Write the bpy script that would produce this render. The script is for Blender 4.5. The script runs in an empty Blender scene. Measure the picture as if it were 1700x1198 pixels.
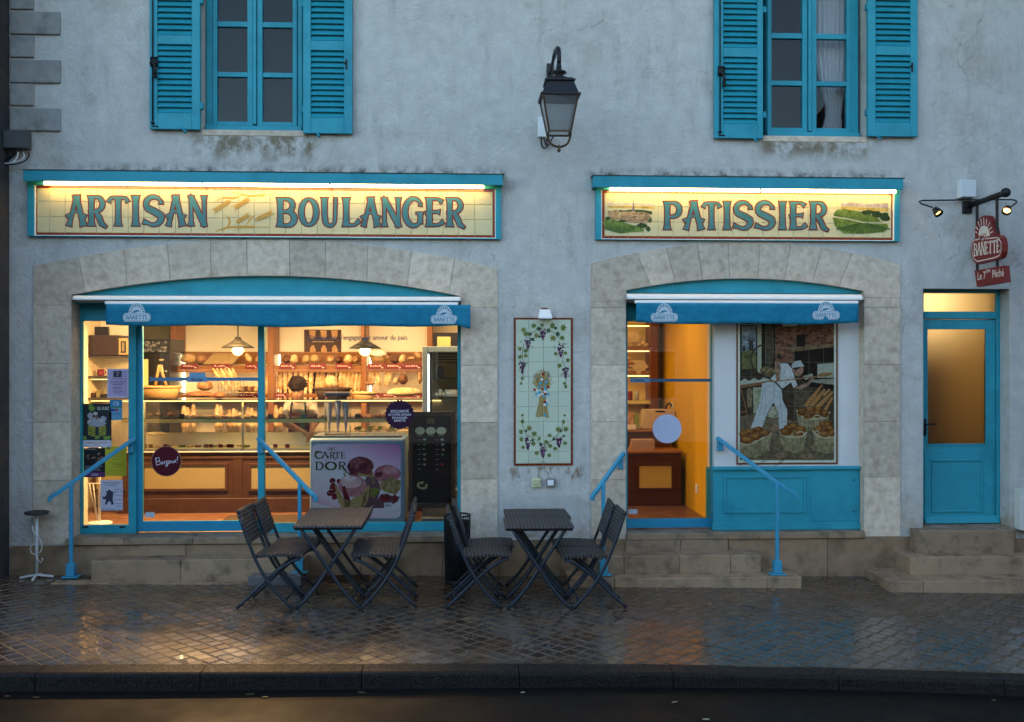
import bpy, bmesh, math, random
from mathutils import Vector, Matrix
random.seed(7)
R = math.radians
S = bpy.context.scene
COL = S.collection

# ------------------------------------------------------------------ camera, sky, sun, exposure
YAW = R(2.9); F = 1653.0; CAM = Vector((0.0, -9.55, 2.05))
cd = bpy.data.cameras.new('camera'); cam = bpy.data.objects.new('camera', cd); COL.objects.link(cam)
cd.lens = 35.0; cd.sensor_width = 36.0; cd.clip_end = 600
cam.location = CAM; cam.rotation_euler = (R(90), 0, -YAW)
S.camera = cam
W = bpy.data.worlds.new('World'); S.world = W; W.use_nodes = True
wn = W.node_tree.nodes; wl = W.node_tree.links
bg = wn['Background']
sky = wn.new('ShaderNodeTexSky'); sky.sky_type = 'NISHITA'; sky.sun_disc = False
SUN_EL, SUN_AZ = 11.0, 20.0          # degrees; azimuth clockwise from +Y: the low veiled sun stands behind the bakery
sky.sun_elevation = R(SUN_EL); sky.sun_rotation = R(SUN_AZ)
sky.air_density = 1.0; sky.dust_density = 1.0; sky.ozone_density = 1.3; sky.altitude = 200
wl.new(sky.outputs[0], bg.inputs[0]); bg.inputs[1].default_value = 0.15
sd = bpy.data.lights.new('sun', 'SUN'); so = bpy.data.objects.new('sun', sd); COL.objects.link(so)
sd.energy = 0.5; sd.angle = R(20); sd.color = (1.0, 0.96, 0.92)
az = R(SUN_AZ); el = R(SUN_EL)
sdir = Vector((math.sin(az) * math.cos(el), math.cos(az) * math.cos(el), math.sin(el)))
so.rotation_euler = sdir.to_track_quat('Z', 'Y').to_euler()
so.location = sdir * 40
S.view_settings.view_transform = 'Standard'; S.view_settings.look = 'None'
S.view_settings.exposure = 2.5; S.view_settings.gamma = 1.0
try: S.view_settings.use_curve_mapping = False
except Exception: pass
S.cycles.max_bounces = 7; S.cycles.diffuse_bounces = 3; S.cycles.glossy_bounces = 2
S.cycles.transparent_max_bounces = 16; S.cycles.caustics_reflective = False; S.cycles.caustics_refractive = False
S.cycles.sample_clamp_indirect = 4.0
S.render.filter_size = 1.15

ORD = ['first', 'second', 'third', 'fourth', 'fifth', 'sixth', 'seventh', 'eighth', 'ninth', 'tenth', 'eleventh', 'twelfth', 'thirteenth', 'fourteenth']
# ------------------------------------------------------------------ measuring helper: a photo pixel at a given distance Y
def at(px, py, Y=0.0):
    a = (px - 850) / F; c = -(py - 599) / F
    d = Vector((math.sin(YAW) + a * math.cos(YAW), math.cos(YAW) - a * math.sin(YAW), c))
    return CAM + d * ((Y - CAM.y) / d.y)
def ax(px, Y=0.0, py=599): return at(px, py, Y).x
def az_(px, py, Y=0.0): return at(px, py, Y).z
def rc(px0, py0, px1, py1, Y=0.0):
    """pixel rectangle -> x0, x1, z0 (low), z1 (high) on the plane Y"""
    xm = (px0 + px1) / 2
    return ax(px0, Y), ax(px1, Y), az_(xm, py1, Y), az_(xm, py0, Y)
def gz(x, y):
    x = max(-9, min(9, x)); k = max(0.0, min(1.1, -y / 2.8))
    return -0.0125 * x - 0.005 * max(0.0, x) ** 2 * k

# ------------------------------------------------------------------ materials
MATS = {}
def mat(name, col=(.5, .5, .5), rough=.6, metal=0.0, mott=0.0, mscale=4.0, col2=None, c2scale=3.0, c2lo=.45, c2hi=.7,
        bump=None, rand=0.0, spec=.22, emit=None, estr=0.0, coat=0.0, rnoise=None, island=False):
    if name in MATS: return MATS[name]
    m = bpy.data.materials.new(name); m.use_nodes = True
    n = m.node_tree.nodes; l = m.node_tree.links
    b = n['Principled BSDF']
    b.inputs['Roughness'].default_value = rough; b.inputs['Metallic'].default_value = metal
    b.inputs['Specular IOR Level'].default_value = spec; b.inputs['Coat Weight'].default_value = coat
    geo = n.new('ShaderNodeNewGeometry')
    rgb = n.new('ShaderNodeRGB'); rgb.outputs[0].default_value = (*col, 1)
    cur = rgb.outputs[0]
    def noise(sc, det=5, rg=.6):
        t = n.new('ShaderNodeTexNoise'); t.inputs['Scale'].default_value = sc; t.inputs['Detail'].default_value = det
        t.inputs['Roughness'].default_value = rg; l.new(geo.outputs['Position'], t.inputs['Vector']); return t
    if col2:
        t = noise(c2scale, 6); mr = n.new('ShaderNodeMapRange')
        mr.inputs[1].default_value = c2lo; mr.inputs[2].default_value = c2hi; l.new(t.outputs[0], mr.inputs[0])
        mx = n.new('ShaderNodeMix'); mx.data_type = 'RGBA'; l.new(mr.outputs[0], mx.inputs[0])
        l.new(cur, mx.inputs[6]); mx.inputs[7].default_value = (*col2, 1); cur = mx.outputs[2]
    def scale_by(val, amt):
        nonlocal cur
        mr = n.new('ShaderNodeMapRange'); mr.inputs[3].default_value = 1 - amt; mr.inputs[4].default_value = 1 + amt
        l.new(val, mr.inputs[0])
        vm = n.new('ShaderNodeVectorMath'); vm.operation = 'SCALE'; l.new(cur, vm.inputs[0]); l.new(mr.outputs[0], vm.inputs[3])
        cur = vm.outputs[0]
    if mott:
        t = noise(mscale, 6, .65); scale_by(t.outputs[0], mott * 2)
    if rand:
        oi = n.new('ShaderNodeObjectInfo'); v = oi.outputs['Random']
        if island:
            ad = n.new('ShaderNodeMath'); ad.operation = 'ADD'; l.new(v, ad.inputs[0]); l.new(geo.outputs['Random Per Island'], ad.inputs[1])
            fr = n.new('ShaderNodeMath'); fr.operation = 'FRACT'; l.new(ad.outputs[0], fr.inputs[0]); v = fr.outputs[0]
        scale_by(v, rand)
    l.new(cur, b.inputs['Base Color'])
    if rnoise:
        t = noise(rnoise[0], 3); mr = n.new('ShaderNodeMapRange')
        mr.inputs[1].default_value = .35; mr.inputs[2].default_value = .65
        mr.inputs[3].default_value = rnoise[1]; mr.inputs[4].default_value = rnoise[2]
        l.new(t.outputs[0], mr.inputs[0]); l.new(mr.outputs[0], b.inputs['Roughness'])
    if bump:
        prev = None
        for sc, st, ds in (bump if isinstance(bump, list) else [bump]):
            t = noise(sc, 6, .6); bp = n.new('ShaderNodeBump'); bp.inputs['Strength'].default_value = st
            bp.inputs['Distance'].default_value = ds; l.new(t.outputs[0], bp.inputs['Height'])
            if prev: l.new(prev.outputs[0], bp.inputs['Normal'])
            prev = bp
        l.new(prev.outputs[0], b.inputs['Normal'])
    if emit:
        b.inputs['Emission Color'].default_value = (*emit, 1); b.inputs['Emission Strength'].default_value = estr
    MATS[name] = m
    return m

def glass(name='window_glass', tint=(1, 1, 1), rough=0.0, ior=1.44):
    if name in MATS: return MATS[name]
    m = bpy.data.materials.new(name); m.use_nodes = True
    n = m.node_tree.nodes; l = m.node_tree.links; n.clear()
    o = n.new('ShaderNodeOutputMaterial'); t = n.new('ShaderNodeBsdfTransparent'); g = n.new('ShaderNodeBsdfGlossy')
    f = n.new('ShaderNodeFresnel'); x = n.new('ShaderNodeMixShader')
    t.inputs[0].default_value = (*tint, 1); g.inputs['Roughness'].default_value = rough; f.inputs[0].default_value = ior
    l.new(f.outputs[0], x.inputs[0]); l.new(t.outputs[0], x.inputs[1]); l.new(g.outputs[0], x.inputs[2]); l.new(x.outputs[0], o.inputs[0])
    MATS[name] = m
    return m

def ink(col, rough=.3, rich=0.0):
    """printed or painted colour, cached by value"""
    nm = 'ink_%02x%02x%02x_%d' % (*[int(max(0, min(1, c)) ** .4545 * 255) for c in col], int(rough * 100))
    if rich: return mat(nm + '_r%d' % int(rich * 10), col, rough, mott=.28, mscale=55, col2=tuple(c * (1 - rich) for c in col), c2scale=26, c2lo=.42, c2hi=.62, spec=.12)
    return mat(nm, col, rough, mott=.06, mscale=30, spec=.12)
def srgb(r, g, b, k=1.0):
    f = lambda c: ((c / 255 + .055) / 1.055) ** 2.4 if c > 10 else c / 255 / 12.92
    return (f(r) * k, f(g) * k, f(b) * k)

# ------------------------------------------------------------------ mesh building
ORG = {}
class Fr:
    """a flat frame in space: u to the side, v up, d towards the viewer"""
    def __init__(s, o, u=(1, 0, 0), v=(0, 0, 1), n=(0, -1, 0)):
        s.o = Vector(o); s.u = Vector(u); s.v = Vector(v); s.n = Vector(n)
    def __call__(s, a, b, d=0.0): return s.o + s.u * a + s.v * b + s.n * d
class PxFr:
    """photo-pixel frame on the plane Y, so that flat prints can be laid out by measured positions"""
    def __init__(s, Y): s.Y = Y
    def __call__(s, a, b, d=0.0):
        p = at(a, b, s.Y); p.y -= d; return p

class MB:
    def __init__(s): s.v = []; s.f = []
    def add(s, vs, fs):
        k = len(s.v); s.v += [Vector(p) for p in vs]; s.f += [tuple(i + k for i in f) for f in fs]; return s
    def box(s, x0, x1, y0, y1, z0, z1):
        if x0 > x1: x0, x1 = x1, x0
        if y0 > y1: y0, y1 = y1, y0
        if z0 > z1: z0, z1 = z1, z0
        return s.add([(x0, y0, z0), (x1, y0, z0), (x1, y1, z0), (x0, y1, z0), (x0, y0, z1), (x1, y0, z1), (x1, y1, z1), (x0, y1, z1)],
                     [(0, 3, 2, 1), (4, 5, 6, 7), (0, 1, 5, 4), (1, 2, 6, 5), (2, 3, 7, 6), (3, 0, 4, 7)])
    def prism(s, pts, y0, y1):
        """outline in (x, z), extruded from y0 (front) to y1 (back)"""
        n = len(pts)
        a = sum(pts[i][0] * pts[(i + 1) % n][1] - pts[(i + 1) % n][0] * pts[i][1] for i in range(n))
        if a < 0: pts = pts[::-1]
        vs = [(x, y0, z) for x, z in pts] + [(x, y1, z) for x, z in pts]
        fs = [tuple(range(n)), tuple(range(2 * n - 1, n - 1, -1))] + [(i + n, (i + 1) % n + n, (i + 1) % n, i) for i in range(n)]
        return s.add(vs, fs)
    def xprism(s, pts, x0, x1):
        """outline in (y, z), extruded along x"""
        n = len(pts)
        a = sum(pts[i][0] * pts[(i + 1) % n][1] - pts[(i + 1) % n][0] * pts[i][1] for i in range(n))
        if a < 0: pts = pts[::-1]
        vs = [(x0, y, z) for y, z in pts] + [(x1, y, z) for y, z in pts]
        fs = [tuple(range(n - 1, -1, -1)), tuple(range(n, 2 * n))] + [(i, (i + 1) % n, (i + 1) % n + n, i + n) for i in range(n)]
        return s.add(vs, fs)
    def zprism(s, pts, z0, z1):
        n = len(pts)
        a = sum(pts[i][0] * pts[(i + 1) % n][1] - pts[(i + 1) % n][0] * pts[i][1] for i in range(n))
        if a < 0: pts = pts[::-1]
        vs = [(x, y, z0) for x, y in pts] + [(x, y, z1) for x, y in pts]
        fs = [tuple(range(n - 1, -1, -1)), tuple(range(n, 2 * n))] + [(i, (i + 1) % n, (i + 1) % n + n, i + n) for i in range(n)]
        return s.add(vs, fs)
    def tube(s, pts, r, n=8, flat=None):
        pts = [Vector(p) for p in pts]; rs = r if isinstance(r, (list, tuple)) else [r] * len(pts)
        base = len(s.v); up = None
        for i, p in enumerate(pts):
            d = (pts[min(i + 1, len(pts) - 1)] - pts[max(i - 1, 0)]).normalized()
            if up is None: up = Vector((0, 0, 1)) if abs(d.z) < .9 else Vector((0, 1, 0))
            sd_ = d.cross(up).normalized(); up = sd_.cross(d).normalized()
            for k in range(n):
                a = 2 * math.pi * (k + .5) / n
                s.v.append(p + sd_ * (math.cos(a) * rs[i]) + up * (math.sin(a) * rs[i] * (flat or 1)))
        for i in range(len(pts) - 1):
            for k in range(n):
                a = base + i * n + k; b = base + i * n + (k + 1) % n
                s.f.append((a, b, b + n, a + n))
        s.f.append(tuple(base + k for k in range(n - 1, -1, -1)))
        e = base + (len(pts) - 1) * n; s.f.append(tuple(e + k for k in range(n)))
        return s
    def lathe(s, prof, c=(0, 0, 0), n=16, sx=1, sy=1, ph=0.0):
        base = len(s.v); c = Vector(c)
        for r, z in prof:
            for k in range(n):
                a = 2 * math.pi * (k + ph) / n
                s.v.append(c + Vector((r * math.cos(a) * sx, r * math.sin(a) * sy, z)))
        for i in range(len(prof) - 1):
            for k in range(n):
                a = base + i * n + k; b = base + i * n + (k + 1) % n
                s.f.append((a, b, b + n, a + n))
        s.f.append(tuple(base + k for k in range(n - 1, -1, -1)))
        e = base + (len(prof) - 1) * n; s.f.append(tuple(e + k for k in range(n)))
        return s
    def ball(s, c, rx, ry=None, rz=None, n=12, m=8, rot=None):
        ry = ry or rx; rz = rz or rx; c = Vector(c); base = len(s.v)
        for i in range(m + 1):
            t = math.pi * (i + .02) / (m + .04)
            for k in range(n):
                a = 2 * math.pi * k / n
                p = Vector((rx * math.sin(t) * math.cos(a), ry * math.sin(t) * math.sin(a), -rz * math.cos(t)))
                if rot: p = rot @ p
                s.v.append(c + p)
        for i in range(m):
            for k in range(n):
                a = base + i * n + k; b = base + i * n + (k + 1) % n
                s.f.append((a, b, b + n, a + n))
        s.f.append(tuple(base + k for k in range(n - 1, -1, -1))); e = base + m * n; s.f.append(tuple(e + k for k in range(n)))
        return s
    # flat prints on a frame
    def poly(s, fr, pts, d=0.0): return s.add([fr(a, b, d) for a, b in pts], [tuple(range(len(pts)))])
    def disc(s, fr, c, r, d=0.0, n=20, ry=None, a0=0.0, a1=2 * math.pi):
        ry = ry or r; full = abs(a1 - a0 - 2 * math.pi) < 1e-6
        ps = [(c[0] + r * math.cos(a0 + (a1 - a0) * k / n), c[1] + ry * math.sin(a0 + (a1 - a0) * k / n)) for k in range(n if full else n + 1)]
        return s.poly(fr, ps, d)
    def rib(s, fr, pts, ws, d=0.0, ext=0.0):
        """ribbon along pts with (varying) width"""
        pts = [Vector((p[0], p[1])) for p in pts]; n = len(pts)
        if not isinstance(ws, (list, tuple)): ws = [ws] * n
        if len(ws) != n: ws = [ws[min(len(ws) - 1, int(i * len(ws) / n))] for i in range(n)]
        A = []; B = []
        for i, p in enumerate(pts):
            t = pts[min(i + 1, n - 1)] - pts[max(i - 1, 0)]
            if t.length < 1e-9: t = Vector((1, 0))
            t.normalize(); q = Vector((-t.y, t.x))
            pp = p.copy()
            if i == 0: pp -= t * ext
            if i == n - 1: pp += t * ext
            A.append(pp + q * ws[i] / 2); B.append(pp - q * ws[i] / 2)
        vs = [fr(p.x, p.y, d) for p in A] + [fr(p.x, p.y, d) for p in B]
        return s.add(vs, [(i, i + 1, n + i + 1, n + i) for i in range(n - 1)])
    def build(s, name, m, parent=None, smooth=False, bevel=0.0, seg=1, auto=None):
        o0 = ORG.get(parent, Vector((0, 0, 0))) if parent else Vector((0, 0, 0))
        me = bpy.data.meshes.new(name); me.from_pydata([v - o0 for v in s.v], [], s.f)
        me.materials.append(m)
        if smooth: me.polygons.foreach_set('use_smooth', [True] * len(me.polygons))
        o = bpy.data.objects.new(name, me); COL.objects.link(o)
        if parent: o.parent = parent; ORG[o] = o0
        if name.endswith('_print') and len(s.f) > 1: o['kind'] = 'stuff'
        if bevel:
            bv = o.modifiers.new('bevel', 'BEVEL'); bv.width = bevel; bv.segments = seg; bv.limit_method = 'ANGLE'; bv.angle_limit = R(40)
        return o
def tag(o, label=None, cat=None, group=None, kind=None):
    if label: o['label'] = label
    if cat: o['category'] = cat
    if group: o['group'] = group
    if kind: o['kind'] = kind
    return o
def thing(name, loc, label, cat, group=None):
    o = bpy.data.objects.new(name, None); COL.objects.link(o); o.location = loc; o.empty_display_size = .1
    ORG[o] = Vector(loc); return tag(o, label, cat, group)
def holder(name, parent):
    """an empty part that gathers sub-parts"""
    o = bpy.data.objects.new(name, None); COL.objects.link(o); o.parent = parent; ORG[o] = ORG[parent]; o.empty_display_size = .1
    return o
def cluster(root, loc, rz=0.0, label=None, group=None):
    c = root.copy(); COL.objects.link(c); c.location = loc; c.rotation_euler = (0, 0, rz)
    for ch in list(root.children):
        d = ch.copy(); COL.objects.link(d); d.parent = c
        for g in list(ch.children):
            e = g.copy(); COL.objects.link(e); e.parent = d
    if label: c['label'] = label
    if group: c['group'] = group
    return c
def text(mb, fr, s, cx, cy, h, d=0.0, align='CENTER', sx=1.0, flip=1.0, rot=0.0, shear=0.0, bold=.012):
    """built-in font lettering laid on a frame; flip=-1 for pixel frames (y down)"""
    cu = bpy.data.curves.new('t', 'FONT'); cu.body = s; cu.size = h / .73; cu.align_x = align; cu.resolution_u = 2; cu.shear = shear; cu.offset = bold * cu.size
    o = bpy.data.objects.new('t', cu); COL.objects.link(o)
    dg = bpy.context.evaluated_depsgraph_get(); dg.update()
    me = bpy.data.meshes.new_from_object(o.evaluated_get(dg))
    c, sn = math.cos(rot), math.sin(rot)
    vs = []
    for v in me.vertices:
        x, y = v.co.x * sx, (v.co.y - h * .5)
        x, y = x * c - y * sn, x * sn + y * c
        vs.append(fr(cx + x, cy + y * flip, d))
    mb.add(vs, [tuple(p.vertices) for p in me.polygons])
    bpy.data.objects.remove(o); bpy.data.curves.remove(cu); bpy.data.meshes.remove(me)
    return mb

# ------------------------------------------------------------------ a hand-drawn flared serif alphabet (unit height)
def arc(cx, cy, rx, ry, a0, a1, n=14): return [(cx + rx * math.cos(R(a0 + (a1 - a0) * k / n)), cy + ry * math.sin(R(a0 + (a1 - a0) * k / n))) for k in range(n + 1)]
def stem_(x0, y0, x1, y1, w, fl=1.7):
    ts = [0, .05, .16, .5, .84, .95, 1]; ks = [fl, fl * .8, 1.05, .92, 1.05, fl * .8, fl]
    return ([(x0 + (x1 - x0) * t, y0 + (y1 - y0) * t) for t in ts], [w * k for k in ks])
def sw(pts, wmax, wmin, p=1.0):
    n = len(pts); return (pts, [wmin + (wmax - wmin) * math.sin(math.pi * i / (n - 1)) ** p for i in range(n)])
def glyph(ch):
    T = .165; t = .068
    if ch == 'A': return .72, [stem_(.06, 0, .36, 1, .12), stem_(.66, 0, .36, 1, T), ([(-.03, .30), (.10, .37), (.36, .50), (.60, .37), (.75, .30)], [.13, t, t, t, .13]), ([(.22, .97), (.36, 1.0)], [.06, .06])]
    if ch == 'B': return .66, [stem_(.14, 0, .14, 1, T), sw([(.1, .96)] + arc(.34, .74, .22, .22, 90, -90) + [(.14, .52)], .16, t), sw([(.14, .52)] + arc(.36, .27, .26, .245, 90, -90) + [(.1, .035)], .18, t)]
    if ch == 'C': return .74, [([(.70, .80), (.68, .72)], [.05, .14]), sw(arc(.42, .5, .36, .48, 40, 318, 20), .19, .06)]
    if ch == 'D': return .76, [stem_(.14, 0, .14, 1, T), sw([(.1, .96)] + arc(.32, .5, .36, .46, 90, -90, 18) + [(.1, .04)], .19, t)]
    if ch == 'E': return .60, [stem_(.14, 0, .14, 1, T), ([(.1, .96), (.42, .96), (.56, .86)], [t, t, .16]), ([(.02, .47), (.14, .50), (.40, .51), (.48, .50)], [.1, t, t, .18]), ([(.1, .04), (.44, .04), (.60, .16)], [t, t, .16])]
    if ch == 'G': return .78, [([(.70, .82), (.68, .72)], [.05, .14]), sw(arc(.42, .5, .36, .48, 42, 320, 20), .19, .07), stem_(.68, .10, .68, .46, .15, 1.3), ([(.52, .46), (.80, .46)], [.06, .06])]
    if ch == 'I': return .28, [stem_(.14, 0, .14, 1, T)]
    if ch == 'L': return .58, [stem_(.14, 0, .14, 1, T), ([(.1, .04), (.42, .04), (.58, .20)], [t, t, .15])]
    if ch == 'N': return .72, [stem_(.11, 0, .11, 1, .11, 2.0), stem_(.62, 0, .62, 1, .11, 2.0), ([(.05, 1), (.12, .95), (.6, .08), (.66, -.02)], [.1, T, T, .1])]
    if ch == 'O': return .74, [([(p[0], p[1]) for p in arc(.37, .5, .29, .45, 90, 450, 28)], [.075 + .11 * abs(math.cos(R(90 + 360 * k / 28))) for k in range(29)])]
    if ch == 'P': return .64, [stem_(.14, 0, .14, 1, T), sw([(.1, .96)] + arc(.34, .71, .24, .25, 90, -90) + [(.14, .45)], .17, t)]
    if ch == 'R': return .72, [stem_(.14, 0, .14, 1, T), sw([(.1, .96)] + arc(.34, .73, .23, .23, 90, -90) + [(.04, .47)], .16, t), ([(.28, .50), (.44, .28), (.54, .06), (.72, -.05)], [.1, .17, .17, .06])]
    if ch == 'S': return .66, [([(.58, .84), (.575, .74)], [.05, .15]), ([(.59, .80)] + arc(.34, .74, .24, .23, 35, 200, 9) + [(.16, .58), (.36, .48), (.52, .38)] + arc(.33, .27, .25, .24, 20, -130, 9) + [(.02, .14)], [.06, .07, .09, .1, .13, .13, .14, .15, .15, .16, .17, .18, .19, .19, .19, .18, .17, .16, .14, .12, .1, .09, .08, .08, .16])]
    if ch == 'T': return .68, [stem_(.34, 0, .34, .98, T), ([(.0, .80), (.07, .93), (.34, .95), (.61, .93), (.68, .80)], [.16, .085, t, .085, .16])]
    if ch == 'U': return .76, [([(.16, 1), (.16, .93), (.16, .45), (.19, .2)] + arc(.38, .24, .2, .22, 200, 340, 8) + [(.58, .3), (.60, .9), (.60, 1)], [.3, .19, .17, .17, .17, .15, .12, .1, .09, .09, .09, .09, .09, .09, .1, .1, .24])]
    return .3, []
def word(fill, line, fr, s, x0, x1, ybase, ytop, d=0.0, o=0.02, boxes=None):
    """set the word s between x0 and x1; boxes: measured (x0, x1) for each letter"""
    h = ytop - ybase; k = 0
    if boxes is None:
        ws = [glyph(c)[0] + .06 if c != ' ' else .3 for c in s]; tot = sum(ws); x = x0; boxes = []
        for w in ws: boxes.append((x, x + (x1 - x0) * (w - .05) / tot)); x += (x1 - x0) * w / tot
    for c, (a, b) in zip(s, boxes):
        w, strokes = glyph(c)
        kx = (b - a) / w
        for pts, wd in strokes:
            P = [(a + p[0] * kx, ybase + p[1] * h) for p in pts]; q = (abs(kx) + abs(h)) / 2
            wd = [u * q for u in wd]; k += 1
            if line is not None: line.rib(fr, P, [u + 2 * o for u in wd], d + k * .00004, ext=o)
            if fill is not None: fill.rib(fr, P, wd, d + (.0012 if line is not None else 0) + k * .00004)
# ------------------------------------------------------------------ shared materials
TEAL = mat('teal_paint', (.024, .27, .345), .5, spec=.25, mott=.12, mscale=5, col2=(.012, .20, .27), c2scale=3.2, c2lo=.5, c2hi=.75, bump=(90, .08, .002), rnoise=(12, .4, .58))
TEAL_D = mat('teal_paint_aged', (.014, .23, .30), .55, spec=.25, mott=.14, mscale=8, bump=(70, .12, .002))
STONE = mat('limestone', (.55, .455, .355), .75, mott=.22, mscale=16, col2=(.40, .305, .22), c2scale=11, c2lo=.46, c2hi=.74, rand=.18,
            bump=[(60, .6, .006), (9, .4, .008)])
MORTAR = mat('mortar', (.50, .46, .40), .9, mott=.1, mscale=20)
PLINTH = mat('plinth_stone', (.275, .18, .11), .7, spec=.2, mott=.2, mscale=4, col2=(.14, .092, .05), c2scale=4.5, c2lo=.45, c2hi=.7, rand=.1,
             bump=[(50, .3, .004), (8, .3, .006)], rnoise=(5, .45, .8))
STEPS = mat('step_stone', (.285, .195, .125), .55, spec=.25, mott=.2, mscale=5, col2=(.10, .072, .045), c2scale=6, c2lo=.5, c2hi=.72, rand=.1,
            bump=[(70, .3, .003), (10, .2, .005)], rnoise=(6, .3, .65))
QUOIN = mat('quoin_cement', (.27, .265, .25), .85, mott=.2, mscale=9, col2=(.15, .15, .145), c2scale=6, c2lo=.5, c2hi=.75, rand=.1, bump=[(80, .5, .004), (14, .3, .006)])
WHITE = mat('white_plastic', (.72, .73, .72), .4, mott=.04, mscale=15)
ALU = mat('white_aluminium', (.70, .71, .70), .32, mott=.05, mscale=10)
IRON = mat('black_iron', (.012, .012, .013), .45, mott=.2, mscale=30, bump=(60, .2, .002))
RAIL = mat('rail_paint', (.045, .27, .42), .38, mott=.06, mscale=12)
WOOD = mat('dark_wood', (.13, .042, .018), .4, mott=.2, mscale=12)
CREAM = mat('cream_panel', (.72, .58, .36), .6, mott=.03, mscale=3)
GLASS = glass()

def stucco():
    m = mat('stucco', (.50, .485, .455), .92, spec=.15, mott=.15, mscale=7, col2=(.36, .325, .275), c2scale=1.1, c2lo=.56, c2hi=.74,
            bump=[(110, .9, .006), (22, .8, .014), (5, .6, .03)])
    n = m.node_tree.nodes; l = m.node_tree.links; b = n['Principled BSDF']
    cur = b.inputs['Base Color'].links[0].from_socket
    geo = n.new('ShaderNodeNewGeometry'); sp = n.new('ShaderNodeSeparateXYZ'); l.new(geo.outputs['Position'], sp.inputs[0])
    def mr(src, a, b_, c, d):
        q = n.new('ShaderNodeMapRange'); q.inputs[1].default_value = a; q.inputs[2].default_value = b_
        q.inputs[3].default_value = c; q.inputs[4].default_value = d; l.new(src, q.inputs[0]); return q.outputs[0]
    def mul(a, c):
        q = n.new('ShaderNodeMath'); q.operation = 'MULTIPLY'; l.new(a, q.inputs[0])
        if isinstance(c, float): q.inputs[1].default_value = c
        else: l.new(c, q.inputs[1])
        return q.outputs[0]
    def nz(sc, lo, hi, det=6, sx=1, sz=1):
        mp = n.new('ShaderNodeMapping'); mp.inputs['Scale'].default_value = (sx, 1, sz); l.new(geo.outputs['Position'], mp.inputs[0])
        t = n.new('ShaderNodeTexNoise'); t.inputs['Scale'].default_value = sc; t.inputs['Detail'].default_value = det; t.inputs['Roughness'].default_value = .65
        l.new(mp.outputs[0], t.inputs[0]); return mr(t.outputs[0], lo, hi, 0, 1)
    def band(x0, x1, z0, z1, fx, fz0, fz1):
        a = mul(mr(sp.outputs[0], x0 - fx, x0 + fx, 0, 1), mr(sp.outputs[0], x1 - fx, x1 + fx, 1, 0))
        return mul(a, mul(mr(sp.outputs[2], z0 - fz0, z0 + fz0, 0, 1), mr(sp.outputs[2], z1 - fz1, z1 + fz1, 1, 0)))
    def stain(mask, col):
        nonlocal cur
        x = n.new('ShaderNodeMix'); x.data_type = 'RGBA'; l.new(mask, x.inputs[0]); l.new(cur, x.inputs[6]); x.inputs[7].default_value = (*col, 1); cur = x.outputs[2]
    # damp patches under the upper windows, moss above the sign hoods, grime streaks, rust below the hanging sign's bracket
    w0 = az_(420, 222); w1 = az_(1350, 230)
    stain(mul(band(ax(325), ax(525), w0 - .24, w0 + .05, .06, .1, .02), nz(6, .42, .56, sz=.7)), (.20, .165, .115))
    stain(mul(band(ax(1262), ax(1445), w1 - .17, w1 + .05, .06, .07, .02), nz(6, .40, .54, sz=.7)), (.21, .17, .115))
    for (a, c, y) in ((130, 838, 285), (978, 1470, 292)):
        zz = az_((a + c) / 2, y)
        stain(mul(band(ax(a), ax(c), zz - .05, zz + .045, .05, .02, .045), nz(9, .44, .62)), (.09, .088, .075))
    stain(mul(band(ax(845), ax(1000), az_(920, 775) - .16, az_(920, 775), .1, .06, .01), nz(11, .48, .6, sz=.45)), (.22, .15, .09))
    stain(mul(band(-5, 7, .35, .62, .1, .01, .2), nz(5, .40, .66)), (.34, .27, .19))
    stain(mul(mul(nz(2.2, .52, .66, sx=2.5, sz=.5), nz(14, .4, .6)), .55), (.27, .255, .225))
    stain(mul(mul(nz(3.4, .60, .70), nz(30, .3, .6)), .6), (.31, .26, .19))
    wp = n.new('ShaderNodeTexNoise'); wp.inputs['Scale'].default_value = 2.5; wp.inputs['Detail'].default_value = 4; l.new(geo.outputs['Position'], wp.inputs[0])
    vm = n.new('ShaderNodeVectorMath'); vm.operation = 'MULTIPLY_ADD'; l.new(wp.outputs['Color'], vm.inputs[0]); vm.inputs[1].default_value = (.55, .55, .55); l.new(geo.outputs['Position'], vm.inputs[2])
    vo = n.new('ShaderNodeTexVoronoi'); vo.feature = 'DISTANCE_TO_EDGE'; vo.inputs['Scale'].default_value = .8; l.new(vm.outputs[0], vo.inputs['Vector'])
    stain(mul(mul(mr(vo.outputs['Distance'], .001, .006, 1, 0), nz(1.1, .5, .6)), .5), (.22, .20, .17))
    l.new(cur, b.inputs['Base Color'])
    return m
STUCCO = stucco()

# ------------------------------------------------------------------ ground, road, kerb, pavement
KY0, KY1 = -2.80, -2.98
ASPH = mat('wet_asphalt', (.006, .0055, .0055), .5, spec=.07, mott=.3, mscale=40, col2=(.016, .014, .013), c2scale=120, c2lo=.5, c2hi=.7,
           bump=[(160, .5, .004), (6, .2, .01)], rnoise=(1.6, .35, .6))
def sheet(name, x0, x1, y0, y1, nx, ny, zf, m):
    b = MB(); vs = [(x0 + (x1 - x0) * i / nx, y0 + (y1 - y0) * j / ny) for j in range(ny + 1) for i in range(nx + 1)]
    b.add([(x, y, zf(x, y)) for x, y in vs], [(j * (nx + 1) + i, j * (nx + 1) + i + 1, (j + 1) * (nx + 1) + i + 1, (j + 1) * (nx + 1) + i) for j in range(ny) for i in range(nx)])
    return tag(b.build(name, m, smooth=True), kind='structure')
ground = sheet('ground', -150, 150, -150, 150, 4, 4, lambda x, y: -.62, mat('earth', (.09, .08, .06), .9))
road = sheet('road', -40, 40, -14.0, KY1 + .06, 80, 12, lambda x, y: gz(x, KY1) - .105 + .012 * math.sin(x * .7), ASPH)
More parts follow.
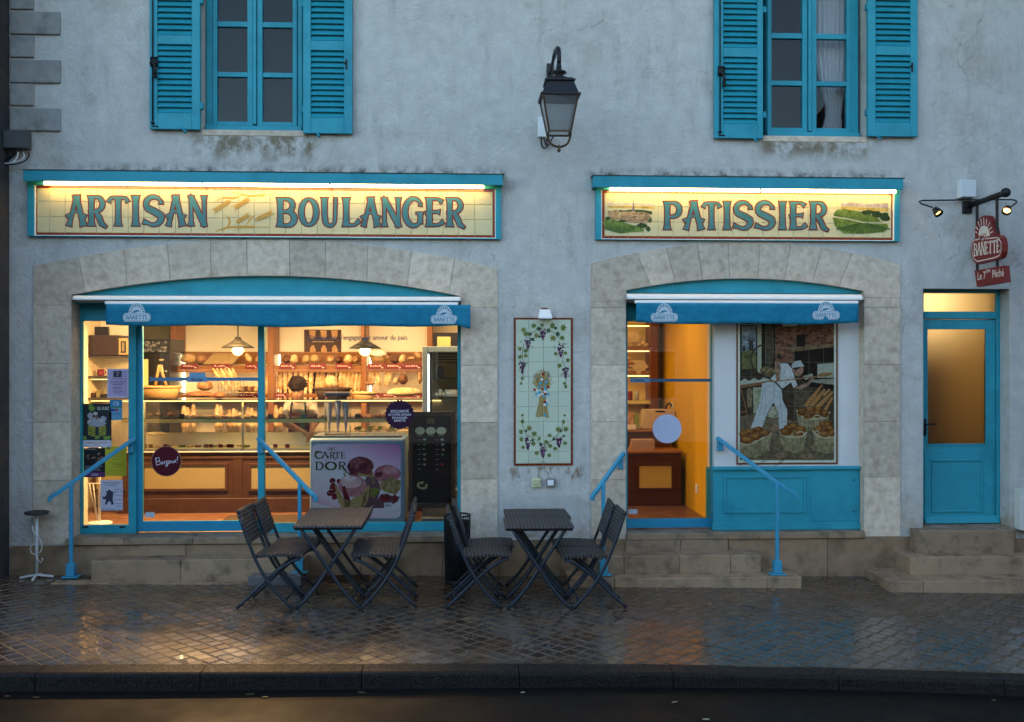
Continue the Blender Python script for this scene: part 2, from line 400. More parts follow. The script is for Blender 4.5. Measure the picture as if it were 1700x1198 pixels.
GRAN = mat('kerb_granite', (.024, .022, .021), .5, spec=.08, mott=.4, mscale=90, col2=(.005, .005, .006), c2scale=130, c2lo=.44, c2hi=.56, rand=.1,
           bump=[(140, .5, .004)], rnoise=(40, .35, .6))
kerb = holder_root = bpy.data.objects.new('kerb', None); COL.objects.link(kerb); ORG[kerb] = Vector((0, 0, 0)); tag(kerb, kind='structure')
kx = [-40, -12, -8.6, -7.5, -6.45, -5.4, -4.3] + [ax(p, KY1) for p in (58, 332, 600, 862, 1118, 1393, 1668)] + [4.6, 5.7, 6.8, 7.9, 12, 40]
for a, c in zip(kx, kx[1:]):
    a += .003; c -= .003; b = MB()
    za, zc = gz(a, KY1), gz(c, KY1)
    prof = [(KY0, 0), (KY1 + .022, 0.0), (KY1 + .006, -.007), (KY1, -.024), (KY1 - .012, -.26), (KY0, -.26)]
    n = len(prof); vs = [(a, y, za + z) for y, z in prof] + [(c, y, zc + z) for y, z in prof]
    b.add(vs, [tuple(range(n)), tuple(range(2 * n - 1, n - 1, -1))] + [(i + n, (i + 1) % n + n, (i + 1) % n, i) for i in range(n)])
    b.build('kerb_stone', GRAN, kerb)
GROUT = mat('sand_joint', (.115, .08, .049), .7, spec=.2, mott=.25, mscale=30, bump=(120, .4, .003), rnoise=(3, .55, .85))
pave = sheet('pavement', -40, 40, KY0 - .01, 1.5, 160, 18, lambda x, y: gz(x, y) - .0025, GROUT)
def paver_mat():
    m = mat('wet_sett', (.052, .026, .014), .3, spec=.75, coat=.5, mott=.22, mscale=14, col2=(.042, .036, .034), c2scale=2.2, c2lo=.4, c2hi=.66, rand=.5, island=True,
            bump=[(70, .25, .003), (14, .3, .006)], rnoise=(1.3, .2, .36))
    return m
SETT = paver_mat()
SZ, PITCH = .102, .112
def sett_mesh():
    h = SZ / 2; i = h - .005
    b = MB()
    b.add([(-h, -h, -.03), (h, -h, -.03), (h, h, -.03), (-h, h, -.03), (-h, -h, -.006), (h, -h, -.006), (h, h, -.006), (-h, h, -.006), (-i, -i, 0), (i, -i, 0), (i, i, 0), (-i, i, 0)],
          [(8, 9, 10, 11), (4, 5, 9, 8), (5, 6, 10, 9), (6, 7, 11, 10), (7, 4, 8, 11), (0, 1, 5, 4), (1, 2, 6, 5), (2, 3, 7, 6), (3, 0, 4, 7)])
    return b
setts = []; edge_setts = []
for i in range(-80, 80):
    for j in range(-80, 80):
        u = i * PITCH; v = j * PITCH + (PITCH * .5 if i % 2 else 0) * .25
        a = R(44); x = u * math.cos(a) - v * math.sin(a); y = u * math.sin(a) + v * math.cos(a) - 1.4
        if -5.2 < x < 6.3 and KY0 + .082 < y < .02: setts.append((x, y, a))
        elif -5.2 < x < 6.3 and KY0 - .08 < y <= KY0 + .082: edge_setts.append((x, y, a))
def sett_pose(x, y, a):
    dx = (gz(x + .05, y) - gz(x - .05, y)) / .1; dy = (gz(x, y + .05) - gz(x, y - .05)) / .1
    return Matrix.Translation((x, y, gz(x, y) + random.gauss(0, .0011))) @ Matrix.Rotation(-dx + random.gauss(0, .009), 4, 'Y') @ Matrix.Rotation(dy + random.gauss(0, .011), 4, 'X') @ Matrix.Rotation(a + random.gauss(0, .045), 4, 'Z') @ Matrix.Diagonal((random.uniform(.91, 1.01), random.uniform(.91, 1.01), 1, 1))
def infr(x, y):
    d = Vector((x, y, gz(x, y))) - CAM; dep = d.x * math.sin(YAW) + d.y * math.cos(YAW); px = 850 + F * (d.x * math.cos(YAW) - d.y * math.sin(YAW)) / dep
    return -30 < px < 1730
setts.sort(key=lambda s: (not infr(s[0], s[1]), (Vector((s[0], s[1], 0)) - CAM).length))
sm = sett_mesh(); sme = bpy.data.meshes.new('paver'); sme.from_pydata([tuple(v) for v in sm.v], [], sm.f); sme.materials.append(SETT)
rest = MB()
for k, s_ in enumerate(setts):
    M_ = sett_pose(*s_)
    if k < 300:
        o = bpy.data.objects.new('paver', sme); COL.objects.link(o); o.parent = pave; o.matrix_local = M_
    else: rest.add([M_ @ v for v in sm.v], sm.f)
for (x, y, a) in edge_setts:      # setts cut along the kerb
    h = SZ / 2 - .001; q = [(x + cx_ * h * math.cos(a) - cy_ * h * math.sin(a), y + cx_ * h * math.sin(a) + cy_ * h * math.cos(a)) for cx_, cy_ in ((-1, -1), (1, -1), (1, 1), (-1, 1))]
    lim = KY0 + .006; out_ = []
    for (p0, p1) in zip(q, q[1:] + q[:1]):
        if p0[1] >= lim: out_.append(p0)
        if (p0[1] >= lim) != (p1[1] >= lim): t_ = (lim - p0[1]) / (p1[1] - p0[1]); out_.append((p0[0] + (p1[0] - p0[0]) * t_, lim))
    if len(out_) < 3: continue
    n_ = len(out_); dz_ = random.gauss(0, .0008)
    rest.add([(p[0], p[1], gz(*p) + dz_) for p in out_] + [(p[0], p[1], gz(*p) - .03) for p in out_], [tuple(range(n_))] + [(i_ + n_, (i_ + 1) % n_ + n_, (i_ + 1) % n_, i_) for i_ in range(n_)])
tag(rest.build('paving', SETT, pave), kind='stuff')
# flat border slabs in the paving along the steps
def slab_strip(name, px0, px1, py0, py1, zoff, cuts):
    a0 = at(px0, py0, -.02)
def border(x0, x1, y0, y1, cuts, lab):
    t = thing('border_strip', ((x0 + x1) / 2, y0, gz(x0, y0)), lab, 'kerb stone')
    xs = [x0] + cuts + [x1]
    for a, c in zip(xs, xs[1:]):
        b = MB(); z0, z1 = gz(a, y0) + .008, gz(c, y0) + .008
        b.add([(a + .002, y0, z0), (c - .002, y0, z1), (c - .002, y1, z1), (a + .002, y1, z0), (a + .002, y0, z0 - .05), (c - .002, y0, z1 - .05)], [(0, 1, 2, 3), (4, 5, 1, 0)])
        b.build('slab', STEPS, t)
border(ax(84, -.42), ax(430, -.42), -.42, -.27, [ax(145, -.4), ax(280, -.4)], 'flat pale stone strip set in the paving before the entrance step')
# litter in the gutter
lit = [(12, 1146, .04, (.12, .05, .02)), (60, 1148, .04, (.10, .07, .04)), (600, 1144, .05, (.10, .06, .03)), (868, 1147, .03, (.3, .28, .24)), (1172, 1188, .045, (.28, .26, .2)), (415, 1145, .06, (.05, .06, .02)), (1120, 1163, .05, (.18, .14, .09)), (440, 1150, .045, (.04, .055, .02)), (1650, 1148, .04, (.10, .06, .03))]
names = ['curled rust brown leaf lying in the gutter', 'tan dry leaf scrap lying in the gutter', 'brown crumpled leaf lying by a kerb joint', 'pale paper scrap lying against the kerb foot', 'pale torn leaf lying out on the wet road', 'green grass blade lying below the kerb', 'dull twig lying below the kerb', 'thin green stalk lying in the gutter', 'brown leaf lying in the darkest gutter stretch']
for (px, py, s_, c), lb in zip(lit, names):
    p = at(px, py, -3.2); 
    Yr = KY1 - .08 - max(0, (py - 1144)) * .012
    x = ax(px, Yr); z = gz(x, KY1) - .105 + .012 * math.sin(x * .7) + .004
    b = MB(); a = random.uniform(-.6, .6); q = []
    for k in range(7):
        t = k / 6 * math.pi * 2; q.append((x + s_ * .5 * math.cos(t) * math.cos(a) - s_ * .2 * math.sin(t) * math.sin(a), Yr + s_ * .5 * math.cos(t) * math.sin(a) + s_ * .2 * math.sin(t) * math.cos(a)))
    b.zprism(q[:-1], z, z + .004); tag(b.build('fallen_leaf', mat('leaf_%d' % int(px), c, .5)), lb, 'leaf')

# ------------------------------------------------------------------ the bakery building: wall with its openings
bld = thing('bakery_building', (0, 0, 0), 'old village bakery with grey-white stucco front and teal joinery', 'building')
WX0, WX1, WZ0, WZ1 = ax(16), 6.9, -.4, 6.7
SILL = .385
def arch_pts(x0, x1, zs, za, n=24):
    w = (x1 - x0) / 2; h = za - zs; r = (w * w + h * h) / (2 * h); xm = (x0 + x1) / 2; zc = za - r
    a = math.asin(w / r)
    return [(xm + r * math.sin(-a + 2 * a * k / n), zc + r * math.cos(-a + 2 * a * k / n)) for k in range(n + 1)]
AL = dict(x0=ax(119), x1=ax(765), zs=(az_(119, 489) + az_(765, 492)) / 2, za=az_(436, 457.5))
AR = dict(x0=ax(1039), x1=ax(1434), zs=(az_(1039, 484) + az_(1434, 481)) / 2, za=az_(1238, 462))
AL['oz'] = (az_(56, 441) + az_(826, 446)) / 2; AL['oa'] = az_(436, 398); AL['ox0'] = ax(56); AL['ox1'] = ax(826)
AR['oz'] = (az_(981, 439) + az_(1494, 437)) / 2; AR['oa'] = az_(1238, 402.5); AR['ox0'] = ax(981); AR['ox1'] = ax(1494)
def arch_loop(A, zb=SILL): return [(A['x0'], zb)] + arch_pts(A['x0'], A['x1'], A['zs'], A['za']) + [(A['x1'], zb)]
dx0, dx1, dz0, dz1 = rc(1532.5, 479, 1676, 874)
UW = [dict(x0=ax(334), x1=ax(507), z0=az_(420, 223), z1=6.2), dict(x0=ax(1266), x1=ax(1440), z0=az_(1352, 231), z1=6.2)]
holes = [arch_loop(AL), arch_loop(AR), [(dx0, dz0), (dx0, dz1), (dx1, dz1), (dx1, dz0)]] + [[(w['x0'], w['z0']), (w['x0'], w['z1']), (w['x1'], w['z1']), (w['x1'], w['z0'])] for w in UW]
bm = bmesh.new()
def loop(pts):
    vs = [bm.verts.new((x, 0, z)) for x, z in pts]
    return [bm.edges.new((vs[i], vs[(i + 1) % len(vs)])) for i in range(len(vs))]
eds = loop([(WX0, WZ0), (WX1, WZ0), (WX1, WZ1), (WX0, WZ1)])
for h in holes: eds += loop(h)
bmesh.ops.triangle_fill(bm, use_beauty=True, use_dissolve=False, edges=eds, normal=(0, -1, 0))
me = bpy.data.meshes.new('wall'); bm.to_mesh(me); bm.free(); me.materials.append(STUCCO)
wall = bpy.data.objects.new('wall', me); COL.objects.link(wall); wall.parent = bld; ORG[wall] = ORG[bld]
# wall thickness: the reveals, the end and the back
rv = MB()
for h in holes[2:]:
    for i in range(4):
        (xa, za), (xb, zb) = h[i], h[(i + 1) % 4]
        rv.add([(xa, .0005, za), (xb, .0005, zb), (xb, .4, zb), (xa, .4, za)], [(0, 1, 2, 3)])
    rv.build('reveal', STUCCO, bld); rv = MB()
for h in holes[:2]:
    n = len(h); rv = MB()
    for i in range(n - 1):
        (xa, za), (xb, zb) = h[i], h[i + 1]
        rv.add([(xa, .0005, za), (xb, .0005, zb), (xb, .4, zb), (xa, .4, za)], [(0, 1, 2, 3)])
    rv.build('stone_reveal', STONE, bld)
b = MB(); b.box(WX0, WX1, .4, 7.0, WZ1 - .02, WZ1 + .1); b.box(WX0 - .25, WX0, .0, 7.0, WZ0, WZ1); b.box(WX1, WX1 + .3, 0, 7.0, WZ0, WZ1); b.box(WX0, WX1, 7.0, 7.3, WZ0, WZ1)
b.box(WX0, WX1, .4, .42, 3.05, WZ1) if False else None
b.build('side_wall', STUCCO, bld)
ROOFM = mat('roof_tile', (.12, .055, .035), .8, mott=.3, mscale=12, bump=(8, .6, .03))
b = MB(); b.xprism([(-.95, WZ1 + .02), (-.95, WZ1 + .14), (3.5, WZ1 + 3.0), (7.9, WZ1 + .22), (7.9, WZ1 + .12)], WX0 - .3, WX1 + .4); b.build('roof', ROOFM, bld)  # unseen eaves set low and deep to shade the upper wall
# plinth: long blocks of brown stone at the foot of the wall
PZ = .32
xs = [ax(18), ax(122), ax(310), ax(455), ax(600), ax(735), ax(828), ax(931), ax(1040), ax(1208), ax(1372), ax(1521)]
for a, c in zip(xs, xs[1:]):
    b = MB(); b.box(a + .0015, c - .0015, -.028, .002, -.35, PZ + (.0 if a < 0 else .012)); b.build('plinth_stone', PLINTH, bld, bevel=.004)
b = MB(); b.box(ax(1521), WX1, -.026, .002, -.35, .30); b.build('plinth_stone', PLINTH, bld, bevel=.004)
# window sills of stone under the two shop fronts
for A, cuts, e in ((AL, [ax(209), ax(322), ax(500), ax(628)], .02), (AR, [ax(1206), ax(1330)], .0)):
    xs = [A['x0'] - e * 2] + cuts + [A['x1'] + e]
    for a, c in zip(xs, xs[1:]):
        b = MB(); b.box(a + .001, c - .001, -.055, .42, SILL - .058, SILL + .004); b.build('sill_stone', STEPS, bld, bevel=.005)
# dressed stone surrounds: jambs and voussoirs, each its own block, proud of the stucco
def surround(A, inner, outer, jl, jr, name):
    h = MB()
    op = arch_pts(A['ox0'], A['ox1'], A['oz'], A['oa']); ip = arch_pts(A['x0'], A['x1'], A['zs'], A['za'])
    # mortar bed behind the joints
    for i in range(len(op) - 1):
        h.add([(op[i][0], -.004, op[i][1]), (op[i + 1][0], -.004, op[i + 1][1]), (ip[i + 1][0], -.004, ip[i + 1][1]), (ip[i][0], -.004, ip[i][1])], [(3, 2, 1, 0)])
    h.box(A['ox0'], A['x0'], -.004, .001, PZ, A['oz'] - .05); h.box(A['x1'], A['ox1'], -.004, .001, PZ, A['oz'] - .05)
    root = h.build(name, MORTAR, bld)
    def zarc(x, x0, x1, zs, za):
        w = (x1 - x0) / 2; hh = za - zs; r = (w * w + hh * hh) / (2 * hh); xm = (x0 + x1) / 2
        return za - r + math.sqrt(max(0, r * r - (x - xm) ** 2))
    g = .0022
    n = len(inner)
    for i in range(n + 1):
        ia = A['x0'] if i == 0 else ax(inner[i - 1]); ib = A['x1'] if i == n else ax(inner[i])
        oa = A['ox0'] if i == 0 else ax(outer[i - 1]); ob = A['ox1'] if i == n else ax(outer[i])
        low = []
        bot = [(ia + g + (ib - ia - 2 * g) * k / 5,) for k in range(6)]
        bot = [(p[0], zarc(p[0], A['x0'], A['x1'], A['zs'], A['za'])) for p in bot]
        top = [(oa + g + (ob - oa - 2 * g) * k / 5,) for k in range(6)]
        top = [(p[0], zarc(p[0], A['ox0'], A['ox1'], A['oz'], A['oa'])) for p in top]
        pts = bot + top[::-1]
        if i == 0: pts = [(A['ox0'], jl[0]), (A['x0'], jl[0])] + bot + top[::-1]
        if i == n: pts = bot + [(A['x1'], jr[0]), (A['ox1'], jr[0])] + top[::-1]
        b = MB(); b.prism(pts, -.012 - random.uniform(0, .002), .0); b.build('stone', STONE, root, bevel=.002)
    for (xa, xb, js) in ((A['ox0'], A['x0'], jl), (A['x1'], A['ox1'], jr)):
        zz = js + [PZ + .012]
        for t_, u_ in zip(zz, zz[1:]):
            b = MB(); b.box(xa, xb, -.012 - random.uniform(0, .002), .0, u_ + g, t_ - g); b.build('stone', STONE, root, bevel=.002)
    return root
surround(AL, [142, 212, 283, 351, 411, 481, 540, 609, 676, 745], [131, 206, 278, 350, 410, 481, 541, 611, 683, 755],
         [az_(88, y) for y in (506.5, 603.5, 700.5, 797.5)], [az_(795, y) for y in (510, 606, 701, 795)], 'arched_surround')
surround(AR, [1080, 1121, 1166, 1211, 1258, 1302, 1347, 1392], [1056, 1105, 1157, 1208, 1261, 1312, 1364, 1414],
         [az_(1010, y) for y in (500, 511, 606, 700, 796)], [az_(1465, y) for y in (494, 510, 605, 699, 792)], 'arched_surround')
# cement quoins at the house corner
qy = [(-190, -141), (-141, -101), (-101, -61), (-61, -21), (-21, 17), (19, 58.5), (58.5, 96.5), (99, 139), (138.5, 176.5), (179, 218.5)]
for i, (a, c) in enumerate(qy):
    long = (i % 2 == 1)
    x0, x1, z0, z1 = rc(18, a + .8, 101 if long else 58, c - .8)
    b = MB(); b.box(x0, x1 + random.uniform(-.006, .006), -.028, .0, z0, z1); b.build('quoin_stone', QUOIN, bld, bevel=.01, seg=2)
# ------------------------------------------------------------------ upper windows with sashes, panes and louvred shutters
DARKROOM = mat('dim_room', (.010, .012, .016), .9)
def upper_window(cols, rows, fx0, fx1, sash_bot, sill_top, sill_bot, w):
    Y = .15
    win = holder('upper_window', bld)
    x0, x1 = ax(fx0, Y), ax(fx1, Y); xm = (fx0 + fx1) / 2
    zb = az_(xm, sill_bot, Y); zt = w['z1'] - .02
    pc = [(ax(a, Y), ax(c, Y)) for a, c in cols]
    pr = [(az_(xm, c, Y), az_(xm, a, Y)) for a, c in rows]
    b = MB()   # fixed frame: stiles and sill board
    b.box(x0, pc[0][0] - .045, Y, Y + .08, zb, zt); b.box(pc[1][1] + .045, x1, Y, Y + .08, zb, zt)
    b.box(x0 + .001, x1 - .001, Y - .045, Y + .078, zb - .012, az_(xm, sill_top, Y)); b.box(x0 + .002, x1 - .002, Y + .001, Y + .079, zt - .06, zt + .02)
    b.build('frame', TEAL, win, bevel=.006, seg=2)
    for (a, c), side in zip(pc, (0, 1)):
        b = MB(); y0 = Y - .012
        l_ = .042 if side == 0 else .052; r_ = .052 if side == 0 else .042
        b.box(a - l_, a, y0, Y + .05, az_(xm, sash_bot, Y), zt - .05); b.box(c, c + r_, y0, Y + .05, az_(xm, sash_bot, Y), zt - .05)
        b.box(a, c, y0 + .001, Y + .049, az_(xm, sash_bot, Y), pr[-1][0])
        for (l0, h0), (l1, h1) in zip(pr[1:], pr): b.box(a, c, y0 + .004, Y + .046, h0, l1)
        b.box(a, c, y0 + .001, Y + .049, pr[0][1], zt - .05)
        b.build('sash', TEAL, win, bevel=.004, seg=2)
        for (l0, h0) in pr:
            g = MB(); g.box(a - .004, c + .004, Y + .015, Y + .02, l0 - .004, h0 + .004); g.build('pane', glass('upper_glass', (1, 1, 1), 0.0, 1.24), win)
    b = MB(); m_ = (pc[0][1] + pc[1][0]) / 2; b.box(m_ - .017, m_ + .017, Y - .03, Y - .0125, az_(xm, sash_bot, Y) + .01, zt - .06); b.build('cover_strip', TEAL, win, bevel=.006, seg=2)
    b = MB(); zz = az_(xm, (sill_top + sill_bot) / 2 + 1, Y - .045)
    for k in range(4):
        xx = x0 + (x1 - x0) * (.12 + .255 * k); b.lathe([(.0055, 0), (.0055, .003)], (xx, 0, 0), 8)
        for v in b.v[-16:]: v.x, v.y, v.z = v.x, Y - .046 - v.z * .3, zz + v.y
    b.build('drain_hole', IRON, win)
    # dim room behind the glass
    b = MB(); X0, X1 = w['x0'] - .5, w['x1'] + .5
    b.add([(X0, .42, w['z0'] - .3), (X1, .42, w['z0'] - .3), (X1, 2.2, w['z0'] - .3), (X0, 2.2, w['z0'] - .3), (X0, .42, zt + .3), (X1, .42, zt + .3), (X1, 2.2, zt + .3), (X0, 2.2, zt + .3)],
          [(0, 1, 2, 3), (4, 7, 6, 5), (1, 5, 6, 2), (2, 6, 7, 3), (3, 7, 4, 0)])
    b.build('dim_room', DARKROOM, win)
    b = MB(); b.box(w['x0'] - .0, w['x1'], -.006, .14, zb - .075, zb - .014); b.build('stone_sill', STONE, win, bevel=.008)
    return win
w1 = upper_window([(361, 411), (436, 486)], [(-122, -46), (-40, 36), (45, 120), (128, 202)], 342, 502, 209, 210, 219, UW[0])
w2 = upper_window([(1280.5, 1331.5), (1355, 1405)], [(-104, -28), (-22, 55.5), (64.5, 134.5), (142.5, 212.5)], 1272, 1425, 220, 220.5, 229, UW[1])
# net curtain in the second window
CURT = mat('net_curtain', (.55, .56, .58), .9)
cm = CURT.node_tree; bb = cm.nodes['Principled BSDF']; bb.inputs['Alpha'].default_value = .62
b = MB(); nx, nz = 40, 30
xa, xb = ax(1352, .3), ax(1407, .3); za, zb = az_(1380, 214, .3), az_(1380, -104, .3)
for j in range(nz + 1):
    t = j / nz; z = zb + (za - zb) * t
    py = -104 + 318 * t
    # drawn back towards the right: the gathered edge curves
    k = 0 if py < 60 else min(1, (py - 60) / 110) ; left = xa + (xb - xa) * (.04 + .30 * k * k)
    right = xb - (xb - xa) * (.02 + .20 * max(0, (py - 100) / 100) * (1 if py < 195 else .8))
    if py > 195: left = xa + (xb - xa) * (.34 - (py - 195) / 19 * .1)
    for i in range(nx + 1):
        s_ = i / nx; b.v.append(Vector((left + (right - left) * s_, .30 + .02 * math.sin(s_ * 40 + t * 2), z)))
b.f = [(j * (nx + 1) + i, j * (nx + 1) + i + 1, (j + 1) * (nx + 1) + i + 1, (j + 1) * (nx + 1) + i) for j in range(nz) for i in range(nx)]
cu = b.build('curtain', CURT, w2, smooth=True)

def shutter(px0, px1, bot, sl0, sl1, p1, p2top, rod, stay_px, hinge):
    sh = holder('shutter', bld); Yf, Yb = -.062, -.022
    x0, x1 = ax(px0, Yf), ax(px1, Yf); xm = (px0 + px1) / 2
    Z = lambda py: az_(xm, py, Yf)
    s0, s1 = ax(sl0, Yf), ax(sl1, Yf)
    top = 6.15; zb = Z(bot)
    l0, l1 = Z(p1[1]), Z(p1[0]); u0 = Z(p2top); u1 = u0 + (l1 - l0) * 1.02; v0 = u1 + (u0 - l1); v1 = min(top - .12, v0 + .5)
    b = MB()
    b.box(x0, s0, Yf, Yb, zb, top); b.box(s1, x1, Yf, Yb, zb, top)
    for a, c in ((zb, l0), (l1, u0), (u1, v0), (v1, top)): b.box(s0, s1, Yf, Yb, a, c)
    b.build('frame', TEAL, sh, bevel=.003)
    pit = (l1 - l0) / 12.0; smesh = None
    for a, c in ((l0, l1), (u0, u1), (v0, v1)):
        n = max(1, round((c - a) / pit)); p = (c - a) / n
        for k in range(n):
            z = a + (k + .5) * p
            if smesh is None:
                q = MB(); h = pit * .50; t = .0048
                q.xprism([(-.017, -h + t), (-.012, -h), (.017, h - t), (.012, h)], s0 + .0005, s1 - .0005)
                o = None
                q.v = [Vector((v.x, v.y + (Yf + Yb) / 2, v.z)) for v in q.v]
                o = q.build('slat', TEAL_D, sh); smesh = o.data; o.location.z = z
            else:
                o = bpy.data.objects.new('slat', smesh); COL.objects.link(o); o.parent = sh; o.location.z = z
    if rod:
        b = MB(); xr = ax(rod, Yf); b.tube([(xr, Yf - .012, Z(bot - 8)), (xr, Yf - .012, top)], .0065, 8)
        b.lathe([(.001, 0), (.016, .012), (.019, .02), (.012, .03), (.006, .04)], (xr, Yf - .012, Z(bot - 6)), 10)
        b.box(xr - .012, xr + .05, Yf - .005, Yf - .0005, Z(bot - 3), Z(bot - 5))
        b.build('espagnolette_rod', IRON, sh, smooth=True)
        b = MB(); zc = Z(bot - 108); b.box(xr - .02, xr + .045, Yf - .02, Yf - .0005, zc - .03, zc + .06)
        b.tube([(xr - .02, Yf - .03, zc), (xr + .02, Yf - .035, zc - .01), (xr + .035, Yf - .04, zc - .06), (xr + .03, Yf - .04, zc - .13)], [.012, .012, .014, .018], 8)
        b.ball((xr + .032, Yf - .04, zc - .13), .02)
        b.build('handle', IRON, sh, smooth=True)
    else:
        b = MB(); xr = ax(px1 - 10, Yf); zc = Z(bot - 115); b.box(xr - .008, xr + .008, Yf - .012, Yf - .0005, zc - .045, zc + .045); b.box(xr - .02, xr + .003, Yf - .016, Yf - .002, zc + .005, zc + .02)
        b.build('catch', IRON, sh, bevel=.003)
    b = MB(); xs_ = ax(stay_px, -.05); z = Z(bot); b.tube([(xs_ - .035, -.01, z + .03), (xs_, -.07, z + .0), (xs_ + .02, -.085, z - .025)], [.010, .010, .008], 8); b.ball((xs_ + .022, -.085, z - .03), .016, n=8, m=6)
    b.build('stay', TEAL_D, sh, smooth=True)
    b = MB(); xh = ax(hinge, -.04)
    for z in (Z(bot - 40), Z(bot - 215)): b.box(xh - .016, xh + .016, -.058, -.012, z - .03, z + .03)
    b.build('hinge', TEAL_D, sh, bevel=.004)
shutter(248, 332, 214, 261, 318, (73, 187), 58, 254, 305, 335)
shutter(503, 585, 221, 516, 571, (83, 195), 67, None, 526, 503)
shutter(1186, 1267, 229, 1201, 1257.5, (94, 205), 79, 1195, 1250, 1269)
shutter(1441, 1524, 226, 1454, 1512, (91, 203), 76, None, 1455, 1440)

# ------------------------------------------------------------------ shop front one: sidelight, sliding door, big pane
YF = .20
def fbox(b, px0, px1, py0, py1, y0, y1, Y=None):
    x0, x1, z0, z1 = rc(px0, py0, px1, py1, y0 if Y is None else Y); return b.box(x0, x1, y0, y1, z0, z1)
sf = holder('shop_front', bld)
xl, xr_ = AL['x0'], AL['x1']; zfb = SILL + .004; zft = AL['zs'] + .02
b = MB(); Zf = lambda py, px=440: az_(px, py, YF)
b.box(xl, ax(135, YF), YF, YF + .07, zfb, Zf(505)); b.box(ax(759.5, YF), xr_, YF, YF + .07, zfb, Zf(505))
b.box(ax(213.5, YF), ax(226, YF), YF - .01, YF + .07, zfb, Zf(505)); b.box(ax(428, YF), ax(438.5, YF), YF - .004, YF + .07, zfb, Zf(505))
b.box(xl, xr_, YF + .002, YF + .068, Zf(533), Zf(495))
b.box(ax(135, YF), ax(213.5, YF), YF + .001, YF + .069, zfb, Zf(870)); b.box(ax(438.5, YF), ax(759.5, YF), YF + .001, YF + .069, zfb, Zf(869.5))
b.build('frame', TEAL, sf, bevel=.003)
b = MB()   # sliding door leaf a little behind
b.box(ax(226.3, YF + .03), ax(236, YF + .03), YF + .03, YF + .075, zfb + .012, Zf(528)); b.box(ax(421, YF + .07), ax(432, YF + .07), YF + .071, YF + .10, zfb + .012, Zf(528)) if False else None
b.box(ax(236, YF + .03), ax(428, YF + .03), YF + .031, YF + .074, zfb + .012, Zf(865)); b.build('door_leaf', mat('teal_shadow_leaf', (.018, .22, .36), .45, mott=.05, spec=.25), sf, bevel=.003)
for k in ((142, 0), (203, 0), (448, 0), (760, 0)):
    b = MB(); x0, x1, z0, z1 = rc(k[0] - 4.5, 873.3, k[0] + 4.5, 876, YF); b.box(x0, x1, YF - .004, YF + .0008, z0, z1) if k[0] < 700 else None
    if b.v: b.build('drain_cap', IRON, sf)
for (a, c, t, d) in ((134, 214.5, 532, 871), (235, 429, 527, 866), (437.5, 760.5, 532, 870)):
    g = MB(); x0, x1, z0, z1 = rc(a, t, c, d, YF + .04); g.box(x0, x1, YF + .045, YF + .051, z0, z1); g.build('pane', GLASS, sf)
# arched panel over the awning
TY = MB(); TY.prism([(AL['x0'] + .001, AL['zs'] - .03)] + [(x, z - .001) for x, z in arch_pts(AL['x0'] + .001, AL['x1'] - .001, AL['zs'], AL['za'])] + [(AL['x1'] - .001, AL['zs'] - .03)], .055, .10)
TY.build('arched_panel', TEAL, sf)
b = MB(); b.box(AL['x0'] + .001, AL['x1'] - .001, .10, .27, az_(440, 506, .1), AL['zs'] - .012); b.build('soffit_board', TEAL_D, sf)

# ------------------------------------------------------------------ shop front two: glass door, painted pier wall and panelling
sg = holder('shop_front', bld)
b = MB(); Zg = lambda py, px=1112: az_(px, py, YF)
b.box(AR['x0'], ax(1042, YF), YF, YF + .07, zfb, Zg(505)); b.box(AR['x0'], AR['x1'], YF + .002, YF + .068, Zg(533), Zg(492))
b.box(ax(1181.5, YF), ax(1186, YF), YF, YF + .07, zfb, Zg(505))
b.build('frame', TEAL, sg, bevel=.003)
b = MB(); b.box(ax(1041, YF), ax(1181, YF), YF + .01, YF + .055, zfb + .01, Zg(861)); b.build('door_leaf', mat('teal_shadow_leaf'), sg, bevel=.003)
g = MB(); x0, x1, z0, z1 = rc(1041, 527, 1182, 862, YF + .03); g.box(x0, x1, YF + .03, YF + .036, z0, z1); g.build('pane', GLASS, sg)
YP = .12
b = MB(); b.box(ax(1186, YP), AR['x1'] - .0005, YP, .40, az_(1300, 778, YP), AR['zs']); b.build('pier_wall', mat('white_render', (.60, .59, .57), .85, mott=.06, mscale=3, bump=(90, .3, .003)), sg)
b = MB(); Zp = lambda py: az_(1305, py, YP)
xa = ax(1184.5, YP - .03)
b.box(xa, AR['x1'] - .001, YP - .03, .40, zfb, Zp(779)); b.build('panelling', TEAL, sg, bevel=.003)
b = MB(); b.box(xa - .018, AR['x1'] - .0015, YP - .062, YP + .02, Zp(779), Zp(773.5)); b.build('cap_moulding', TEAL, sg, bevel=.008, seg=2)
b = MB(); b.box(xa - .016, AR['x1'] - .001, YP - .05, YP - .0305, zfb + .001, Zp(866)); b.build('skirting', TEAL, sg, bevel=.006)
def molding(name, r_, y, wd, par, m=TEAL, th=.012):
    x0, x1, z0, z1 = r_; b = MB()
    b.box(x0, x1, y - th, y, z1 - wd, z1); b.box(x0, x1, y - th, y, z0, z0 + wd); b.box(x0, x0 + wd, y - th, y, z0 + wd, z1 - wd); b.box(x1 - wd, x1, y - th, y, z0 + wd, z1 - wd)
    return b.build(name, m, par, bevel=.004, seg=2)
molding('moulding', rc(1201, 789, 1338, 851.5, YP - .03), YP - .0305, .026, sg)
b = MB(); x0, x1, z0, z1 = rc(1346.5, 779.5, 1426.5, 864.5, YP - .03); b.box(x0, x1, YP - .036, YP - .0305, z0, z1); hd = b.build('hatch', TEAL, sg, bevel=.002)
b = MB()
for yy in (796, 848): b.ball((ax(1417.5, YP - .036), YP - .037, az_(1417, yy, YP)), .008, n=8, m=6)
b.build('screw', IRON, sg)
